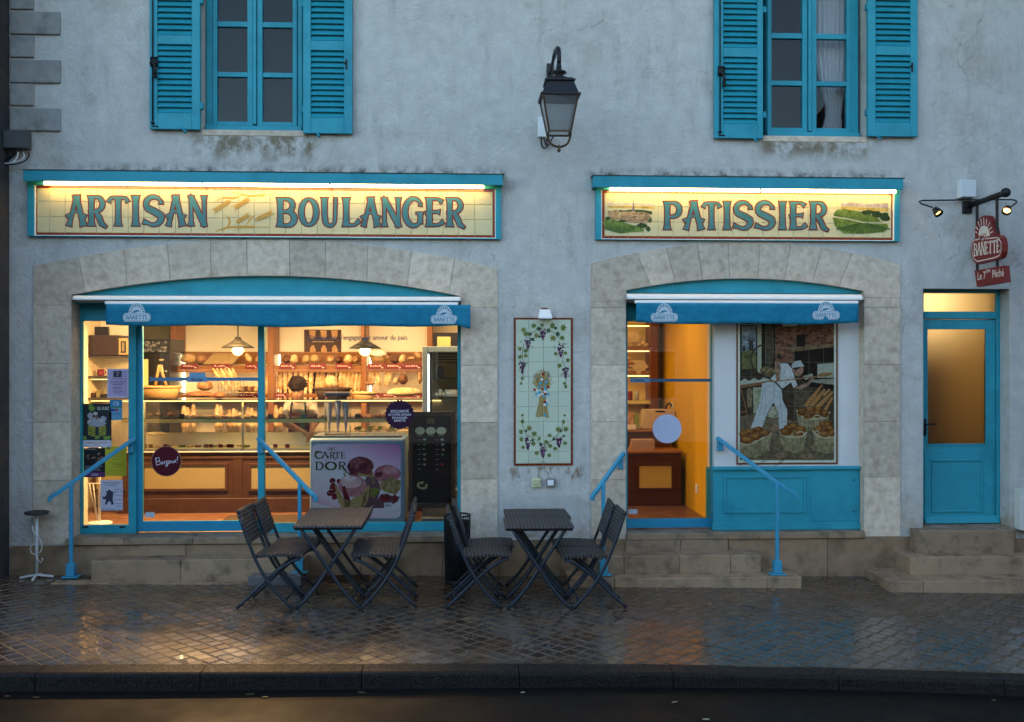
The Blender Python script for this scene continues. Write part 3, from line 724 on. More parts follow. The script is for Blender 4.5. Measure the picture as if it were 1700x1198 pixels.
TY = MB(); TY.prism([(AR['x0'] + .001, AR['zs'] - .02)] + [(x, z - .001) for x, z in arch_pts(AR['x0'] + .001, AR['x1'] - .001, AR['zs'], AR['za'])] + [(AR['x1'] - .001, AR['zs'] - .02)], .055, .10)
TY.build('arched_panel', TEAL, sg)
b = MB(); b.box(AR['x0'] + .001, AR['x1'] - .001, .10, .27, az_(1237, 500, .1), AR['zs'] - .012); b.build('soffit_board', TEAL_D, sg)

# ------------------------------------------------------------------ the house door with frosted panes
YD = .17
dr = holder('side_door', bld)
FROST = glass('frosted_glass', (1, 1, 1), .3, 1.4)
nf = FROST.node_tree; rf = nf.nodes.new('ShaderNodeBsdfRefraction'); rf.inputs['Color'].default_value = (.80, .70, .50, 1); rf.inputs['Roughness'].default_value = .75; rf.inputs['IOR'].default_value = 1.7
mx = [q for q in nf.nodes if q.type == 'MIX_SHADER'][0]; nf.links.new(rf.outputs[0], mx.inputs[1])
Zd = lambda py: az_(1598, py, YD)
fx1 = ax(1662.5, YD); dzb = dz0 + .004
b = MB(); b.box(dx0 + .001, ax(1534, YD), YD, YD + .09, dzb, dz1 - .001); b.box(ax(1655, YD), fx1, YD, YD + .09, dzb, dz1 - .001)
b.box(ax(1534, YD), ax(1655, YD), YD + .001, YD + .089, Zd(486), dz1 - .001); b.box(ax(1534, YD), ax(1655, YD), YD - .012, YD + .089, Zd(529), Zd(517))
b.box(fx1, dx1 - .001, YD + .02, YD + .09, dzb, dz1 - .001)
b.build('frame', TEAL, dr, bevel=.004)
b = MB(); gx0, gx1, gz0_, gz1_ = rc(1540, 545.5, 1638, 737, YD)
lx0, lx1, lz0, lz1 = ax(1534.5, YD), ax(1654, YD), dzb + .006, Zd(530)
b.box(lx0, gx0, YD + .012, YD + .06, lz0, lz1); b.box(gx1, lx1, YD + .012, YD + .06, lz0, lz1); b.box(gx0, gx1, YD + .013, YD + .059, gz1_, lz1); b.box(gx0, gx1, YD + .013, YD + .059, lz0, gz0_)
b.build('leaf', TEAL, dr, bevel=.003)
molding('glazing_bead', (gx0 - .012, gx1 + .012, gz0_ - .012, gz1_ + .012), YD + .0125, .016, dr, th=.01)
b = MB(); x0, x1, z0, z1 = rc(1532, 748, 1650, 861, YD); b.box(lx0 + .004, x1, YD + .002, YD + .0125, lz0 + .004, z1); b.build('lower_panel', TEAL, dr, bevel=.004)
molding('moulding', rc(1546, 762, 1631, 850, YD), YD + .0015, .02, dr)
b = MB(); x0, x1, z0, z1 = rc(1533, 858.5, 1659, 872, YD - .02); b.xprism([(YD - .035, lz0), (YD + .003, lz0), (YD + .003, z1 + .015), (YD - .012, z1)], lx0, lx1 + .02); b.build('weather_bar', TEAL, dr, bevel=.003)
g = MB(); g.add([(gx0 - .003, YD + .03, gz0_ - .003), (gx1 + .003, YD + .03, gz0_ - .003), (gx1 + .003, YD + .03, gz1_ + .003), (gx0 - .003, YD + .03, gz1_ + .003)], [(0, 1, 2, 3)]); g.build('pane', FROST, dr)
g = MB(); g.add([(ax(1534, YD), YD + .04, Zd(518)), (ax(1655, YD), YD + .04, Zd(518)), (ax(1655, YD), YD + .04, Zd(486)), (ax(1534, YD), YD + .04, Zd(486))], [(0, 1, 2, 3)]); g.build('pane', FROST, dr)
b = MB(); x0, x1, z0, z1 = rc(1531.5, 695, 1534.5, 723, YD - .01); b.box(lx0 - .001, lx0 + .022, YD - .002, YD + .0118, z0, z1); b.tube([(lx0 + .01, YD - .0, az_(1535, 704, YD)), (lx0 + .01, YD - .05, az_(1535, 704, YD)), (lx0 + .10, YD - .055, az_(1535, 703, YD))], .008, 8)
b.build('handle', IRON, dr, smooth=True)
# lit hallway behind the door
hall = MB(); X0, X1, Z0, Z1 = dx0 - .1, dx1 + .5, dz0, 3.0
hall.add([(X0, .41, Z0), (X1, .41, Z0), (X1, 2.6, Z0), (X0, 2.6, Z0), (X0, .41, Z1), (X1, .41, Z1), (X1, 2.6, Z1), (X0, 2.6, Z1)], [(0, 1, 2, 3), (4, 7, 6, 5), (1, 5, 6, 2), (2, 6, 7, 3), (3, 7, 4, 0)])
tag(hall.build('hallway_wall', mat('ochre_wall', (.56, .44, .22), .8)), kind='structure')
b = MB(); b.box(dx0 + .26, dx0 + .52, .9, 1.25, dz0, 2.15); b.box(dx0 + .02, dx0 + .5, 1.0, 1.3, dz0, .95)
tag(b.build('coat_cupboard', WOOD, bevel=.05, seg=3), 'dark blurred cupboard standing behind the frosted door pane', 'cupboard')
hl = thing('hallway_lamp', ((dx0 + dx1) / 2 + .2, 1.9, 2.9), 'lit ceiling lamp in the hallway behind the frosted door', 'lamp')
b = MB(); b.lathe([(.13, 0), (.15, .04), (.15, .08), (.05, .1)], (hl.location.x, 1.9, 2.88), 18); b.build('lamp_shade', mat('hall_lamp', (.9, .8, .6), .5, emit=(1, .72, .32), estr=1.6), hl, smooth=True)
pl = bpy.data.lights.new('lamp_light', 'POINT'); pl.energy = 2.1; pl.color = (1, .78, .46); pl.shadow_soft_size = .12
po = bpy.data.objects.new('lamp_light', pl); COL.objects.link(po); po.parent = hl; po.location = (0, 0, -.12)
# ------------------------------------------------------------------ tiled shop signs
TILE = mat('cream_tile', (.54, .495, .285), .22, mott=.05, mscale=5, rand=.05, bump=(6, .12, .004), coat=.3)
TILE_G = mat('pale_green_tile', (.49, .535, .415), .2, mott=.05, mscale=6, rand=.05, bump=(6, .12, .004), coat=.3)
TILE_R = mat('oxblood_tile', (.17, .028, .010), .25, mott=.12, mscale=12, rand=.1, coat=.3)
GROUTT = mat('tile_grout', (.40, .41, .33), .85)
SIGN_INK = mat('sign_letter_teal', (.045, .165, .185), .28, mott=.25, mscale=7, coat=.3)
SIGN_LINE = mat('sign_letter_outline', (.16, .022, .008), .28)
TUBE = mat('lit_tube', (.9, .8, .6), .4, emit=(1.0, .62, .20), estr=6.0)
def tiles(par, cols, rows, Y, m, border=None, bw=4.0, gap=.35, th=.008):
    """cols/rows: pixel edges of the tile grid on plane Y (rows are top edges downward)"""
    xm = (cols[0] + cols[-1]) / 2
    for a, c in zip(cols, cols[1:]):
        for t, d in zip(rows, rows[1:]):
            b = MB(); x0, x1 = ax(a + gap, Y), ax(c - gap, Y); z0, z1 = az_(xm, d - gap, Y), az_(xm, t + gap, Y)
            b.box(x0, x1, Y, Y + th, z0, z1); b.build('tile', m, par, bevel=.0015)
def tile_border(par, cols, rows, Y, bw, gap=.35, th=.008):
    xm = (cols[0] + cols[-1]) / 2; L, Rr, T, B = cols[0], cols[-1], rows[0], rows[-1]
    for a, c in zip(cols, cols[1:]):
        for t, d in ((T - bw, T), (B, B + bw)):
            b = MB(); b.box(ax(a + gap, Y), ax(c - gap, Y), Y, Y + th, az_(xm, d - gap * .5, Y), az_(xm, t + gap * .5, Y)); b.build('border_tile', TILE_R, par)
    for t, d in zip(rows, rows[1:]):
        t2 = t - bw if t == T else t; d2 = d + bw if d == B else d
        for a, c in ((L - bw, L), (Rr, Rr + bw)):
            b = MB(); b.box(ax(a + gap * .5, Y), ax(c - gap * .5, Y), Y, Y + th, az_(xm, d2 - gap, Y), az_(xm, t2 + gap, Y)); b.build('border_tile', TILE_R, par)
def signboard(name, label, hood, frame, cols, rows, tubes, bw, Y=-.022):
    (h0, h1, ht, hb) = hood; (f0, f1, ft, fb) = frame
    xm = (f0 + f1) / 2
    t = thing(name, (ax(xm), 0, az_(xm, fb)), label, 'sign')
    b = MB(); b.box(ax(cols[0] - bw - 1), ax(cols[-1] + bw + 1), Y + .0075, -.0015, az_(xm, rows[-1] + bw + .5), az_(xm, rows[0] - bw - .5)); b.build('grout_bed', GROUTT, t)
    tiles(t, cols, rows, Y, TILE); tile_border(t, cols, rows, Y, bw)
    fx0, fx1, fz0, fz1 = rc(f0, ft, f1, fb, -.05); ix0, ix1, iz0, iz1 = rc(cols[0] - bw - .6, rows[0] - bw - .6, cols[-1] + bw + .6, rows[-1] + bw + .6, -.05)
    b = MB(); b.box(fx0, ix0, -.05, -.0015, fz0, fz1); b.box(ix1, fx1, -.05, -.0015, fz0, fz1); b.box(ix0, ix1, -.0495, -.0015, fz0, iz0); b.box(ix0, ix1, -.0495, -.0015, iz1, fz1)
    b.build('frame', TEAL, t, bevel=.006, seg=2)
    b = MB(); w_ = .006
    b.box(ix0, ix0 + w_, -.046, -.023, iz0, iz1); b.box(ix1 - w_, ix1, -.046, -.023, iz0, iz1); b.box(ix0 + w_, ix1 - w_, -.0455, -.023, iz0, iz0 + w_)
    b.build('inner_bead', WHITE, t)
    hx0, hx1, hz0, hz1 = rc(h0, ht, h1, hb, -.15)
    b = MB(); b.box(hx0, hx1, -.15, -.138, hz0, hz1); b.box(hx0 + .001, hx1 - .001, -.138, -.0015, hz1 - .012, hz1 - .0005); b.box(hx0 + .0005, hx0 + .012, -.138, -.0015, hz0 + .001, hz1 - .012); b.box(hx1 - .012, hx1 - .0005, -.138, -.0015, hz0 + .001, hz1 - .012)
    b.build('hood', TEAL, t, bevel=.003)
    b = MB(); b.box(hx0 - .008, hx1 + .012, -.158, -.0012, hz1, hz1 + .006); b.build('flashing', mat('lead_flashing', (.05, .055, .055), .6, mott=.3, mscale=20), t)
    for (a, c) in tubes:
        xa, xb = ax(a, -.09), ax(c, -.09); zc = hz0 - .010
        b = MB(); b.tube([(xa, -.10, zc), (xb, -.10, zc)], .0155, 10); b.build('light_tube', TUBE, t, smooth=True)
        b = MB(); b.box(xa - .03, xb + .03, -.088, -.03, zc + .03, zc + .06); b.build('tube_holder', WHITE, t)
    return t, PxFr(Y - .001)
LX = [60 + 26.24 * k for k in range(30)]
s1, f1_ = signboard('bakery_sign', 'wide tiled sign reading ARTISAN BOULANGER under a teal hood', (38, 835, 285.5, 303.5), (45, 832, 304, 394.3), [61.5] + [82 + 26.15 * k for k in range(28)] + [818],
                    [315, 333.5 + 3, 362, 388.0], [(74, 334), (338, 546), (550, 803)], 4.2)
line, fill = MB(), MB()
zx = lambda a, o=0.0: o + a / 2.8333
dy = 3.2
def tilt(px): return (px - 440) * .0085      # the sign hangs very slightly out of level in the photograph
word(fill, line, f1_, 'ARTISAN', 0, 0, 374.3, 325, boxes=[(zx(a), zx(c)) for a, c in ((318, 400), (413, 500), (512, 600), (618, 658), (672, 770), (786, 866), (886, 972))], o=2.0)
line.build('letter_outline', SIGN_LINE, s1); fill.build('lettering', SIGN_INK, s1); line, fill = MB(), MB()
word(fill, line, f1_, 'BOULANGER', 0, 0, 375.3, 328.3, boxes=[(zx(1299), zx(1390)), (zx(1408), zx(1497)), (zx(1507), zx(1598)), (zx(50, 550), zx(132, 550)), (zx(146, 550), zx(224, 550)), (zx(236, 550), zx(328, 550)), (zx(340, 550), zx(430, 550)), (zx(442, 550), zx(526, 550)), (zx(540, 550), zx(626, 550))], o=2.0)
line.build('letter_outline', SIGN_LINE, s1); fill.build('lettering', SIGN_INK, s1)
# painted ears of wheat between the two words
wb, wd = MB(), MB()
def curve(*p, n=12):
    out = []
    for k in range(n + 1):
        t = k / n; q = [Vector(v) for v in p]
        while len(q) > 1: q = [q[i] * (1 - t) + q[i + 1] * t for i in range(len(q) - 1)]
        out.append(tuple(q[0]))
    return out
Z = lambda a, c: (zx(a), zx(c))
for p, w_ in (((Z(1020, 945), Z(1060, 905), Z(1090, 960), Z(1150, 905)), 2.0), ((Z(1090, 905), Z(1140, 905), Z(1160, 940), Z(1250, 905)), 1.6), ((Z(1140, 945), Z(1190, 900), Z(1200, 935), Z(1300, 905)), 1.6),
              ((Z(1015, 1088), Z(1060, 1060), Z(1120, 1065), Z(1270, 1068)), 2.2), ((Z(1040, 1085), Z(1100, 1060), Z(1080, 1020), Z(1060, 1010)), 2.0), ((Z(1150, 1070), Z(1170, 1040), Z(1180, 1020), Z(1210, 1005)), 1.6), ((Z(1100, 1085), Z(1150, 1050), Z(1230, 1090), Z(1180, 1050)), 1.4)):
    wb.rib(f1_, curve(*p), [w_ * .7, w_ * 1.5, w_ * 1.5, w_ * .5], .0002 * len(wb.f) * .02)
def ear(a, c, d0, mb, mb2):
    a = Vector(a); c = Vector(c); t = (c - a); L = t.length; t.normalize(); q = Vector((-t.y, t.x))
    for k in range(8):
        s_ = a + t * L * k / 8
        for sg_ in (-1, 1):
            p0 = s_; p1 = s_ + t * L * .17 + q * sg_ * L * .12
            mb.rib(f1_, [p0, (p0 + p1) / 2 + q * sg_ * .3, p1 + t * 1.2], [.5, 1.9, .5], d0 + .0002 * k)
        for sg_ in (-1, 1): mb2.rib(f1_, [s_ + t * 2, s_ + t * (L * .35) + q * sg_ * L * .22], [.5, .15], d0 + .0019)
ear(Z(1085, 942), Z(1010, 990), .001, wd, wb); ear(Z(1175, 935), Z(1105, 976), .001, wd, wb); ear(Z(1110, 1048), Z(1168, 1010), .001, wd, wb); ear(Z(1200, 1036), Z(1278, 998), .001, wd, wb)
wb.build('wheat_stalk_print', ink((.44, .25, .04)), s1); wd.build('wheat_ear_print', ink((.46, .29, .06)), s1)

s2, f2_ = signboard('pastry_sign', 'shorter tiled sign reading PATISSIER between two painted landscapes', (985, 1500, 293.5, 312.5), (989, 1494, 313, 398.7), [1003.5] + [1018 + 24.9 * k for k in range(19)] + [1480],
                    [322, 344, 369.5, 393.0], [(1012, 1260), (1264, 1486)], 4.4)
line, fill = MB(), MB()
word(fill, line, f2_, 'PATISSIER', 0, 0, 380.3, 334.5, boxes=[(zx(1562, 550), zx(1645, 550)), (zx(104, 1100), zx(188, 1100)), (zx(192, 1100), zx(268, 1100)), (zx(284, 1100), zx(322, 1100)), (zx(332, 1100), zx(424, 1100)), (zx(434, 1100), zx(528, 1100)), (zx(546, 1100), zx(582, 1100)), (zx(596, 1100), zx(674, 1100)), (zx(692, 1100), zx(778, 1100))], o=2.0)
line.build('letter_outline', SIGN_LINE, s2); fill.build('lettering', SIGN_INK, s2)
# painted village: sky bands, houses, church spire, vineyard slope
V = lambda a, c: (980 + a / 9.985, 290 + c / 9.985)
def pr(par, name, col, items, fr, rough=.25):
    """one printed colour: items are (polygon, depth)"""
    m_ = MB()
    for k, it in enumerate(items):
        m_.poly(fr, it[0], it[1] + k * .00003)
    return m_.build(name, ink(col, rough, .4), par)
def blob(cx, cy, rx, ry, n=14, j=.25, rnd=random): return [(cx + rx * (1 + rnd.uniform(-j, j)) * math.cos(2 * math.pi * k / n), cy + ry * (1 + rnd.uniform(-j, j)) * math.sin(2 * math.pi * k / n)) for k in range(n)]
P = lambda pts: [V(*p) for p in pts]
pr(s2, 'sky_print', (.52, .47, .45), [(P([(290, 465), (700, 470), (1080, 485), (1070, 510), (700, 500), (300, 490)]), .0002)], f2_)
pr(s2, 'field_print', (.50, .36, .09), [(P([(300, 515), (690, 515), (1060, 520), (1060, 565), (760, 545), (300, 545)]), .0002)], f2_)
pr(s2, 'hedge_print', (.045, .085, .03), [(P([(470, 580), (560, 590), (700, 575), (860, 580), (940, 590), (1030, 610), (1020, 660), (900, 625), (700, 612), (480, 615)]), .0003), (P(blob(330, 615, 45, 22)), .0003), (P(blob(295, 720, 50, 28)), .0009), (P(blob(980, 740, 40, 50)), .0013), (P(blob(960, 900, 45, 40)), .0013), (P(blob(860, 840, 90, 40)), .0013), (P(blob(530, 765, 70, 18)), .0013)], f2_)
pr(s2, 'house_print', (.40, .28, .15), [(P([(290, 620), (440, 570), (480, 610), (480, 740), (360, 745), (290, 670)]), .0005), (P([(500, 610), (700, 605), (990, 640), (960, 800), (700, 800), (480, 740)]), .0005)], f2_)
hs1, hs2 = [], []
for k in range(34):
    x = random.uniform(500, 960); y = random.uniform(625, 780); w = random.uniform(25, 50)
    hs1.append((P([(x, y), (x + w, y), (x + w, y + 24), (x, y + 24)]), .0008)); hs2.append((P([(x - 4, y + 3), (x + w * .5, y - 16), (x + w + 4, y + 3)]), .0024))
pr(s2, 'house_print', (.50, .40, .25), hs1, f2_); pr(s2, 'roof_print', (.30, .12, .04), hs2, f2_)
pr(s2, 'spire_print', (.20, .18, .20), [(P([(697, 565), (715, 385), (732, 565)]), .001), (P([(695, 560), (737, 560), (737, 608), (695, 608)]), .001)], f2_)
pr(s2, 'vineyard_print', (.16, .24, .055), [(P([(205, 780), (260, 735), (400, 745), (600, 800), (760, 850), (890, 900), (880, 940), (700, 950), (500, 975), (330, 930), (240, 890)]), .0006)], f2_)
m_ = MB()
for k in range(46):
    x = 250 + k * 10.5; y = 960 - abs(k - 24) * 2 + random.uniform(-12, 10); m_.rib(f2_, [V(x + 18, y - 120 + k * .8), V(x, y)], [.3, .75], .0012 + k * .00002)
m_.build('vine_row_print', ink((.05, .10, .025)), s2)
# painted vineyard at the other end
V2 = lambda a, c: (1380 + a / 4.4375, 250 + c / 4.4375)
Q = lambda pts: [V2(*p) for p in pts]
pr(s2, 'sky_print', (.38, .34, .34), [(Q([(70, 385), (160, 378), (260, 392), (420, 385), (420, 425), (260, 412), (75, 408)]), .0002)], f2_)
pr(s2, 'field_print', (.50, .38, .10), [(Q([(70, 410), (420, 425), (420, 450), (250, 440), (70, 432)]), .0003)], f2_)
pr(s2, 'vineyard_print', (.15, .22, .045), [(Q([(20, 460), (40, 435), (110, 430), (230, 450), (330, 485), (370, 525), (250, 525), (120, 495), (20, 480)]), .0006), (Q([(10, 490), (120, 505), (250, 535), (415, 540), (420, 560), (390, 600), (230, 612), (90, 610), (25, 550)]), .0007)], f2_)
pr(s2, 'hedge_print', (.03, .06, .022), [(Q(blob(270, 455, 50, 18)), .0008), (Q(blob(340, 468, 40, 26)), .0008), (Q(blob(395, 490, 38, 32)), .0008)], f2_)
m_ = MB()
for k in range(17):
    a = -1.05 + k * .131; m_.rib(f2_, [V2(235 + 30 * a, 532), V2(235 + 190 * a, 606 - 26 * abs(a) ** 2)], [.6, 2.3], .0012 + k * .00003)
for k in range(26): m_.rib(f2_, [V2(40 + k * 13, 440 + k * 1.5), V2(18 + k * 14, 478 + k * 2.0)], [.3, .6], .0018 + k * .00002)
m_.build('vine_row_print', ink((.04, .085, .02)), s2)

# ------------------------------------------------------------------ awnings
VAL = mat('awning_fabric', (.010, .17, .28), .8, spec=.2, mott=.16, mscale=14, bump=[(16, .7, .02), (200, .2, .001)])
LOGO_W = ink((.50, .56, .60), .6); LOGO_B = mat('awning_fabric')
def rrect(cx, cy, w, h, r, n=5):
    out = []
    for (sx, sy, a0) in ((1, 1, 0), (-1, 1, 90), (-1, -1, 180), (1, -1, 270)):
        for k in range(n + 1):
            a = R(a0 + 90 * k / n); out.append((cx + sx * (w / 2 - r) + r * math.cos(a), cy + sy * (h / 2 - r) + r * math.sin(a)))
    return out
def logo(fr, par, cx, cy, w, fgm, bgm, d=.0, up=-1):
    """the sun-and-ear badge with its oval name plate; w: width of the plate; up=-1 for pixel frames"""
    h = w * .30; A_ = MB(); B_ = MB(); U = lambda x, y: (cx + x * w, cy + up * y * w)
    A_.poly(fr, [U(math.cos(R(a)) * .305, .10 + math.sin(R(a)) * .42) for a in range(0, 181, 9)], d)
    A_.poly(fr, [U(*p) for p in rrect(0, 0, 1.0, .31, .13)], d + .0006)
    for a in range(18, 163, 16): B_.rib(fr, [U(math.cos(R(a)) * .20, .10 + math.sin(R(a)) * .28), U(math.cos(R(a)) * .285, .10 + math.sin(R(a)) * .39)], [w * .022, w * .045], d + .0010)
    B_.poly(fr, [U(math.cos(R(a)) * .17, .13 + math.sin(R(a)) * .15) for a in range(0, 181, 15)], d + .001) if False else None
    for x0, y0, x1, y1 in ((-.20, .14, .05, .26), (-.14, .15, .10, .25), (-.08, .16, .14, .23)):
        B_.rib(fr, [U(x0, y0), U((x0 + x1) / 2, (y0 + y1) / 2 + .03), U(x1, y1)], [w * .01, w * .035, w * .01], d + .0012)
    ol = [U(*p) for p in rrect(0, 0, .94, .25, .10)]; B_.rib(fr, ol + [ol[0]], w * .014, d + .0011)
    word(B_, None, fr, 'BANETTE', cx - .40 * w, cx + .41 * w, cy - up * .075 * w, cy + up * .075 * w, d + .0013)
    A_.build('logo_print', fgm, par); B_.build('logo_lettering', bgm, par)
def awning(name, label, c0, c1, ct, cb, v0, v1, vt, vb, logos, curl):
    xm = (c0 + c1) / 2; Yc = -.075
    t = thing(name, (ax(xm), 0, az_(xm, vb, -.12)), label, 'awning')
    x0, x1 = ax(c0, Yc), ax(c1, Yc); zt, zb = az_(xm, ct, Yc), az_(xm, cb, Yc); hh = zt - zb
    b = MB(); pf = [(.05, zt - .004)] + [(-.01 - .075 * math.sin(R(a)), zb + hh * .45 + hh * .55 * math.cos(R(a))) for a in range(0, 100, 14)] + [(-.086, zb + hh * .38), (-.06, zb + hh * .3), (.05, zb + .004)]
    b.xprism(pf, x0, x1); b.build('cassette', ALU, t, smooth=False)
    for xa in (x0 - .004, x1 + .0):
        b = MB(); b.xprism([(p[0] * 1.04 - .001, (p[1] - zb) * 1.03 + zb - .002) for p in pf], xa - .006, xa + .006); b.build('end_cap', mat('grey_aluminium', (.35, .36, .37), .45), t)
    b = MB(); fz0, fz1 = az_(xm, vt + .4, -.12), az_(xm, vt - 5.0, -.12)
    b.xprism([(-.128, fz0), (-.128, fz0 + .012), (-.12, fz1), (-.098, fz1), (-.09, fz0)], ax(v0 - 2, -.12), ax(min(v1, c1 - 4), -.12)); b.build('front_bar', ALU, t, bevel=.003)
    # the hanging valance, softly rippled; it may curl at its loose end
    b = MB(); nx, nz = 90, 6; xa, xb = ax(v0, -.125), ax(v1, -.125); z1_, z0_ = az_(xm, vt - .5, -.125), az_(xm, vb, -.125)
    for j in range(nz + 1):
        for i in range(nx + 1):
            s_ = i / nx; q = j / nz
            x = xa + (xb - xa) * s_; k = max(0, (s_ - .965) / .035) if curl else 0
            y = -.128 - .006 * q * math.sin(x * 9 + 1.5 * q) - .0035 * (q + .2) * math.sin(x * 23 + 1 + 2 * q) - .002 * math.sin(x * 61 + 4 * q) * q - k * (.03 + .02 * q); z = z1_ + (z0_ - z1_) * q + .007 * q * math.sin(x * 5 + .5) - .012 * q * math.sin(math.pi * s_)  - k * q * .04
            b.v.append(Vector((x, y, z)))
    b.f = [(j * (nx + 1) + i, j * (nx + 1) + i + 1, (j + 1) * (nx + 1) + i + 1, (j + 1) * (nx + 1) + i) for j in range(nz) for i in range(nx)]
    o = b.build('valance', VAL, t, smooth=True); so_ = o.modifiers.new('thick', 'SOLIDIFY'); so_.thickness = .003
    for (px, py, w) in logos: logo(PxFr(-.137), t, px, py, w, LOGO_W, LOGO_B)
    return t
awning('awning', 'long rolled-up awning with blue valance over the wide shop window', 122, 764.5, 490.5, 503, 176, 781, 505.5, 539.5, [(227, 526.5, 46), (737.5, 530, 45)], True)
awning('awning', 'short rolled-up awning with blue valance over the exit door', 1041, 1432, 487, 502.5, 1056, 1425, 503.5, 535.5, [(1103, 526.5, 45), (1371.5, 523, 45)], False)

# ------------------------------------------------------------------ tile panel with vines and a wheat sheaf
vp = thing('vine_tile_panel', (ax(902), 0, az_(902, 773)), 'tall tile panel painted with grape vines and a wheat sheaf', 'tile panel')
YV = -.012
vc = [856.2, 877.5, 902.3, 926.8, 947.8]; vr = [530.2, 551.3, 576, 600.7, 625.4, 650.2, 674.5, 699.3, 724.4, 749, 769.2]
b = MB(); b.box(ax(853), ax(951), YV + .0075, -.0015, az_(902, 773), az_(902, 527)); b.build('grout_bed', GROUTT, vp)
tiles(vp, vc, vr, YV, TILE_G, gap=.28); tile_border(vp, vc, vr, YV, 3.3, gap=.25)
fv = PxFr(YV - .0008)
U1 = lambda a, c: (840 + a / 7.983, 510 + c / 7.983); U2 = lambda a, c: (840 + a / 6.658, 640 + c / 6.658)
def leaf_poly(c, r, rot):
    out = []
    for k, rr in enumerate([1.0, .52, .92, .45, .80, .38, .55, .30, .55, .38, .80, .45, .92, .52]):
        a = rot + 2 * math.pi * k / 14; out.append((c[0] + r * rr * math.cos(a), c[1] + r * rr * math.sin(a)))
    return out
lf = [(U1(235, 290), 6.2), (U1(260, 345), 6.5), (U1(370, 250), 6.3), (U1(395, 370), 6.8), (U1(480, 230), 4.8), (U1(610, 240), 7.2), (U1(630, 400), 8.0), (U1(750, 270), 8.0), (U1(740, 410), 6.5),
      (U1(190, 550), 5.6), (U1(265, 580), 5.8), (U1(190, 660), 5.8), (U1(260, 645), 5.6), (U1(215, 945), 4.4), (U1(197, 1010), 3.6), (U1(655, 615), 5.0), (U1(790, 600), 5.0), (U1(815, 700), 5.6), (U1(710, 765), 6.2), (U1(770, 1005), 4.0), (U1(795, 1055), 4.4),
      (U2(178, 325), 3.8), (U2(178, 400), 5.2), (U2(160, 510), 6.2), (U2(255, 475), 7.0), (U2(312, 525), 6.6), (U2(175, 595), 5.6), (U2(185, 680), 5.0), (U2(370, 585), 4.6), (U2(300, 645), 6.0), (U2(338, 740), 5.8), (U2(475, 765), 5.4), (U2(450, 620), 6.2), (U2(485, 545), 5.4), (U2(490, 660), 6.0),
      (U2(545, 690), 5.4), (U2(570, 480), 6.8), (U2(665, 485), 6.8), (U2(640, 400), 4.6), (U2(650, 330), 3.4), (U2(655, 630), 5.4)]
dl = [(U1(320, 350), 5.6), (U1(430, 290), 6), (U1(355, 430), 5.4), (U1(560, 300), 6), (U1(680, 355), 6.2), (U1(655, 270), 4.6), (U1(440, 380), 4.5), (U2(225, 500), 4), (U2(300, 600), 4), (U2(380, 650), 5), (U2(525, 590), 4.6), (U2(600, 500), 4.8), (U2(640, 560), 3.6)]
m_ = MB()
for k, (c, r_) in enumerate(dl): m_.poly(fv, leaf_poly(c, r_, random.uniform(0, 6.28)), .0002 + k * .00002)
m_.build('dark_leaf_print', ink((.03, .075, .05)), vp)
m1, m2_ = MB(), MB()
for k, (c, r_) in enumerate(lf):
    rot = random.uniform(0, 6.28); (m1 if k % 3 else m2_).poly(fv, leaf_poly(c, r_, rot), .0006 + k * .00002)
    for a in range(5): (m2_ if k % 3 else m1).rib(fv, [c, (c[0] + r_ * .75 * math.cos(rot + a * 2.51 / 2), c[1] + r_ * .75 * math.sin(rot + a * 2.51 / 2))], [.5, .15], .0016 + k * .00002)
m1.build('leaf_print', ink((.105, .15, .035)), vp); m2_.build('pale_leaf_print', ink((.19, .20, .055)), vp)
m_ = MB()
for p in ([U1(235, 480), U1(215, 620), U1(230, 740), U1(225, 900), U1(200, 1000)], [U1(700, 440), U1(760, 640), U1(750, 720), U1(790, 800), U1(800, 930), U1(790, 1050)], [U1(300, 370), U1(400, 300), U1(490, 300), U1(600, 310), U1(700, 400)],
          [U2(190, 350), U2(180, 440), U2(230, 550), U2(320, 590), U2(400, 650), U2(490, 620), U2(560, 550), U2(620, 470), U2(640, 370)]): m_.rib(fv, p, 1.0, .0001 + len(m_.f) * .00002)
for c in (U1(200, 450), U1(350, 520), U1(790, 480), U1(640, 520), U1(275, 735), U1(830, 900), U1(740, 890), U1(175, 830)): m_.rib(fv, [(c[0] + 2.6 * (1 - k / 16) * math.cos(k * .8), c[1] + 2.6 * (1 - k / 16) * math.sin(k * .8)) for k in range(14)], .35, .0003 + len(m_.f) * .00001)
m_.build('tendril_print', ink((.14, .15, .05)), vp)
gr = [(U1(490, 350), 6.6, 11), (U1(290, 470), 6.2, 11), (U1(725, 565), 7.0, 13.5), (U1(215, 790), 6.4, 11.5), (U1(788, 865), 5.6, 10), (U2(243, 640), 5.8, 11.5), (U2(410, 725), 6.8, 11.5), (U2(585, 625), 5.8, 10)]
ga, gb = MB(), MB()
for (c, w_, h_) in gr:
    for k in range(46):
        t = random.random(); y = -h_ * .85 + t * h_ * 1.75; wd_ = w_ * (1 - max(0, t - .25) / .75) ** .8
        x = random.uniform(-1, 1) * wd_ * .86; (ga if random.random() < .6 else gb).disc(fv, (c[0] + x, c[1] + y), 1.25, .0012 + k * .00003, n=8)
ga.build('grape_print', ink((.045, .012, .045)), vp); gb.build('light_grape_print', ink((.14, .045, .11)), vp)
st, sd2 = MB(), MB(); c0 = U1(485, 1130)
for k in range(150):
    a = random.uniform(-2.75, -.39); rr = random.uniform(14, 35) * (1 - .12 * abs(a + 1.57)); bx = c0[0] + random.uniform(-3, 3)
    (st if k % 3 else sd2).rib(fv, [(bx + math.cos(a) * 6, c0[1] - 3 + math.sin(a) * 6), (bx + math.cos(a) * rr * .62, c0[1] - 6 + math.sin(a) * rr)], [.5, .9], .0001 + k * .000008)
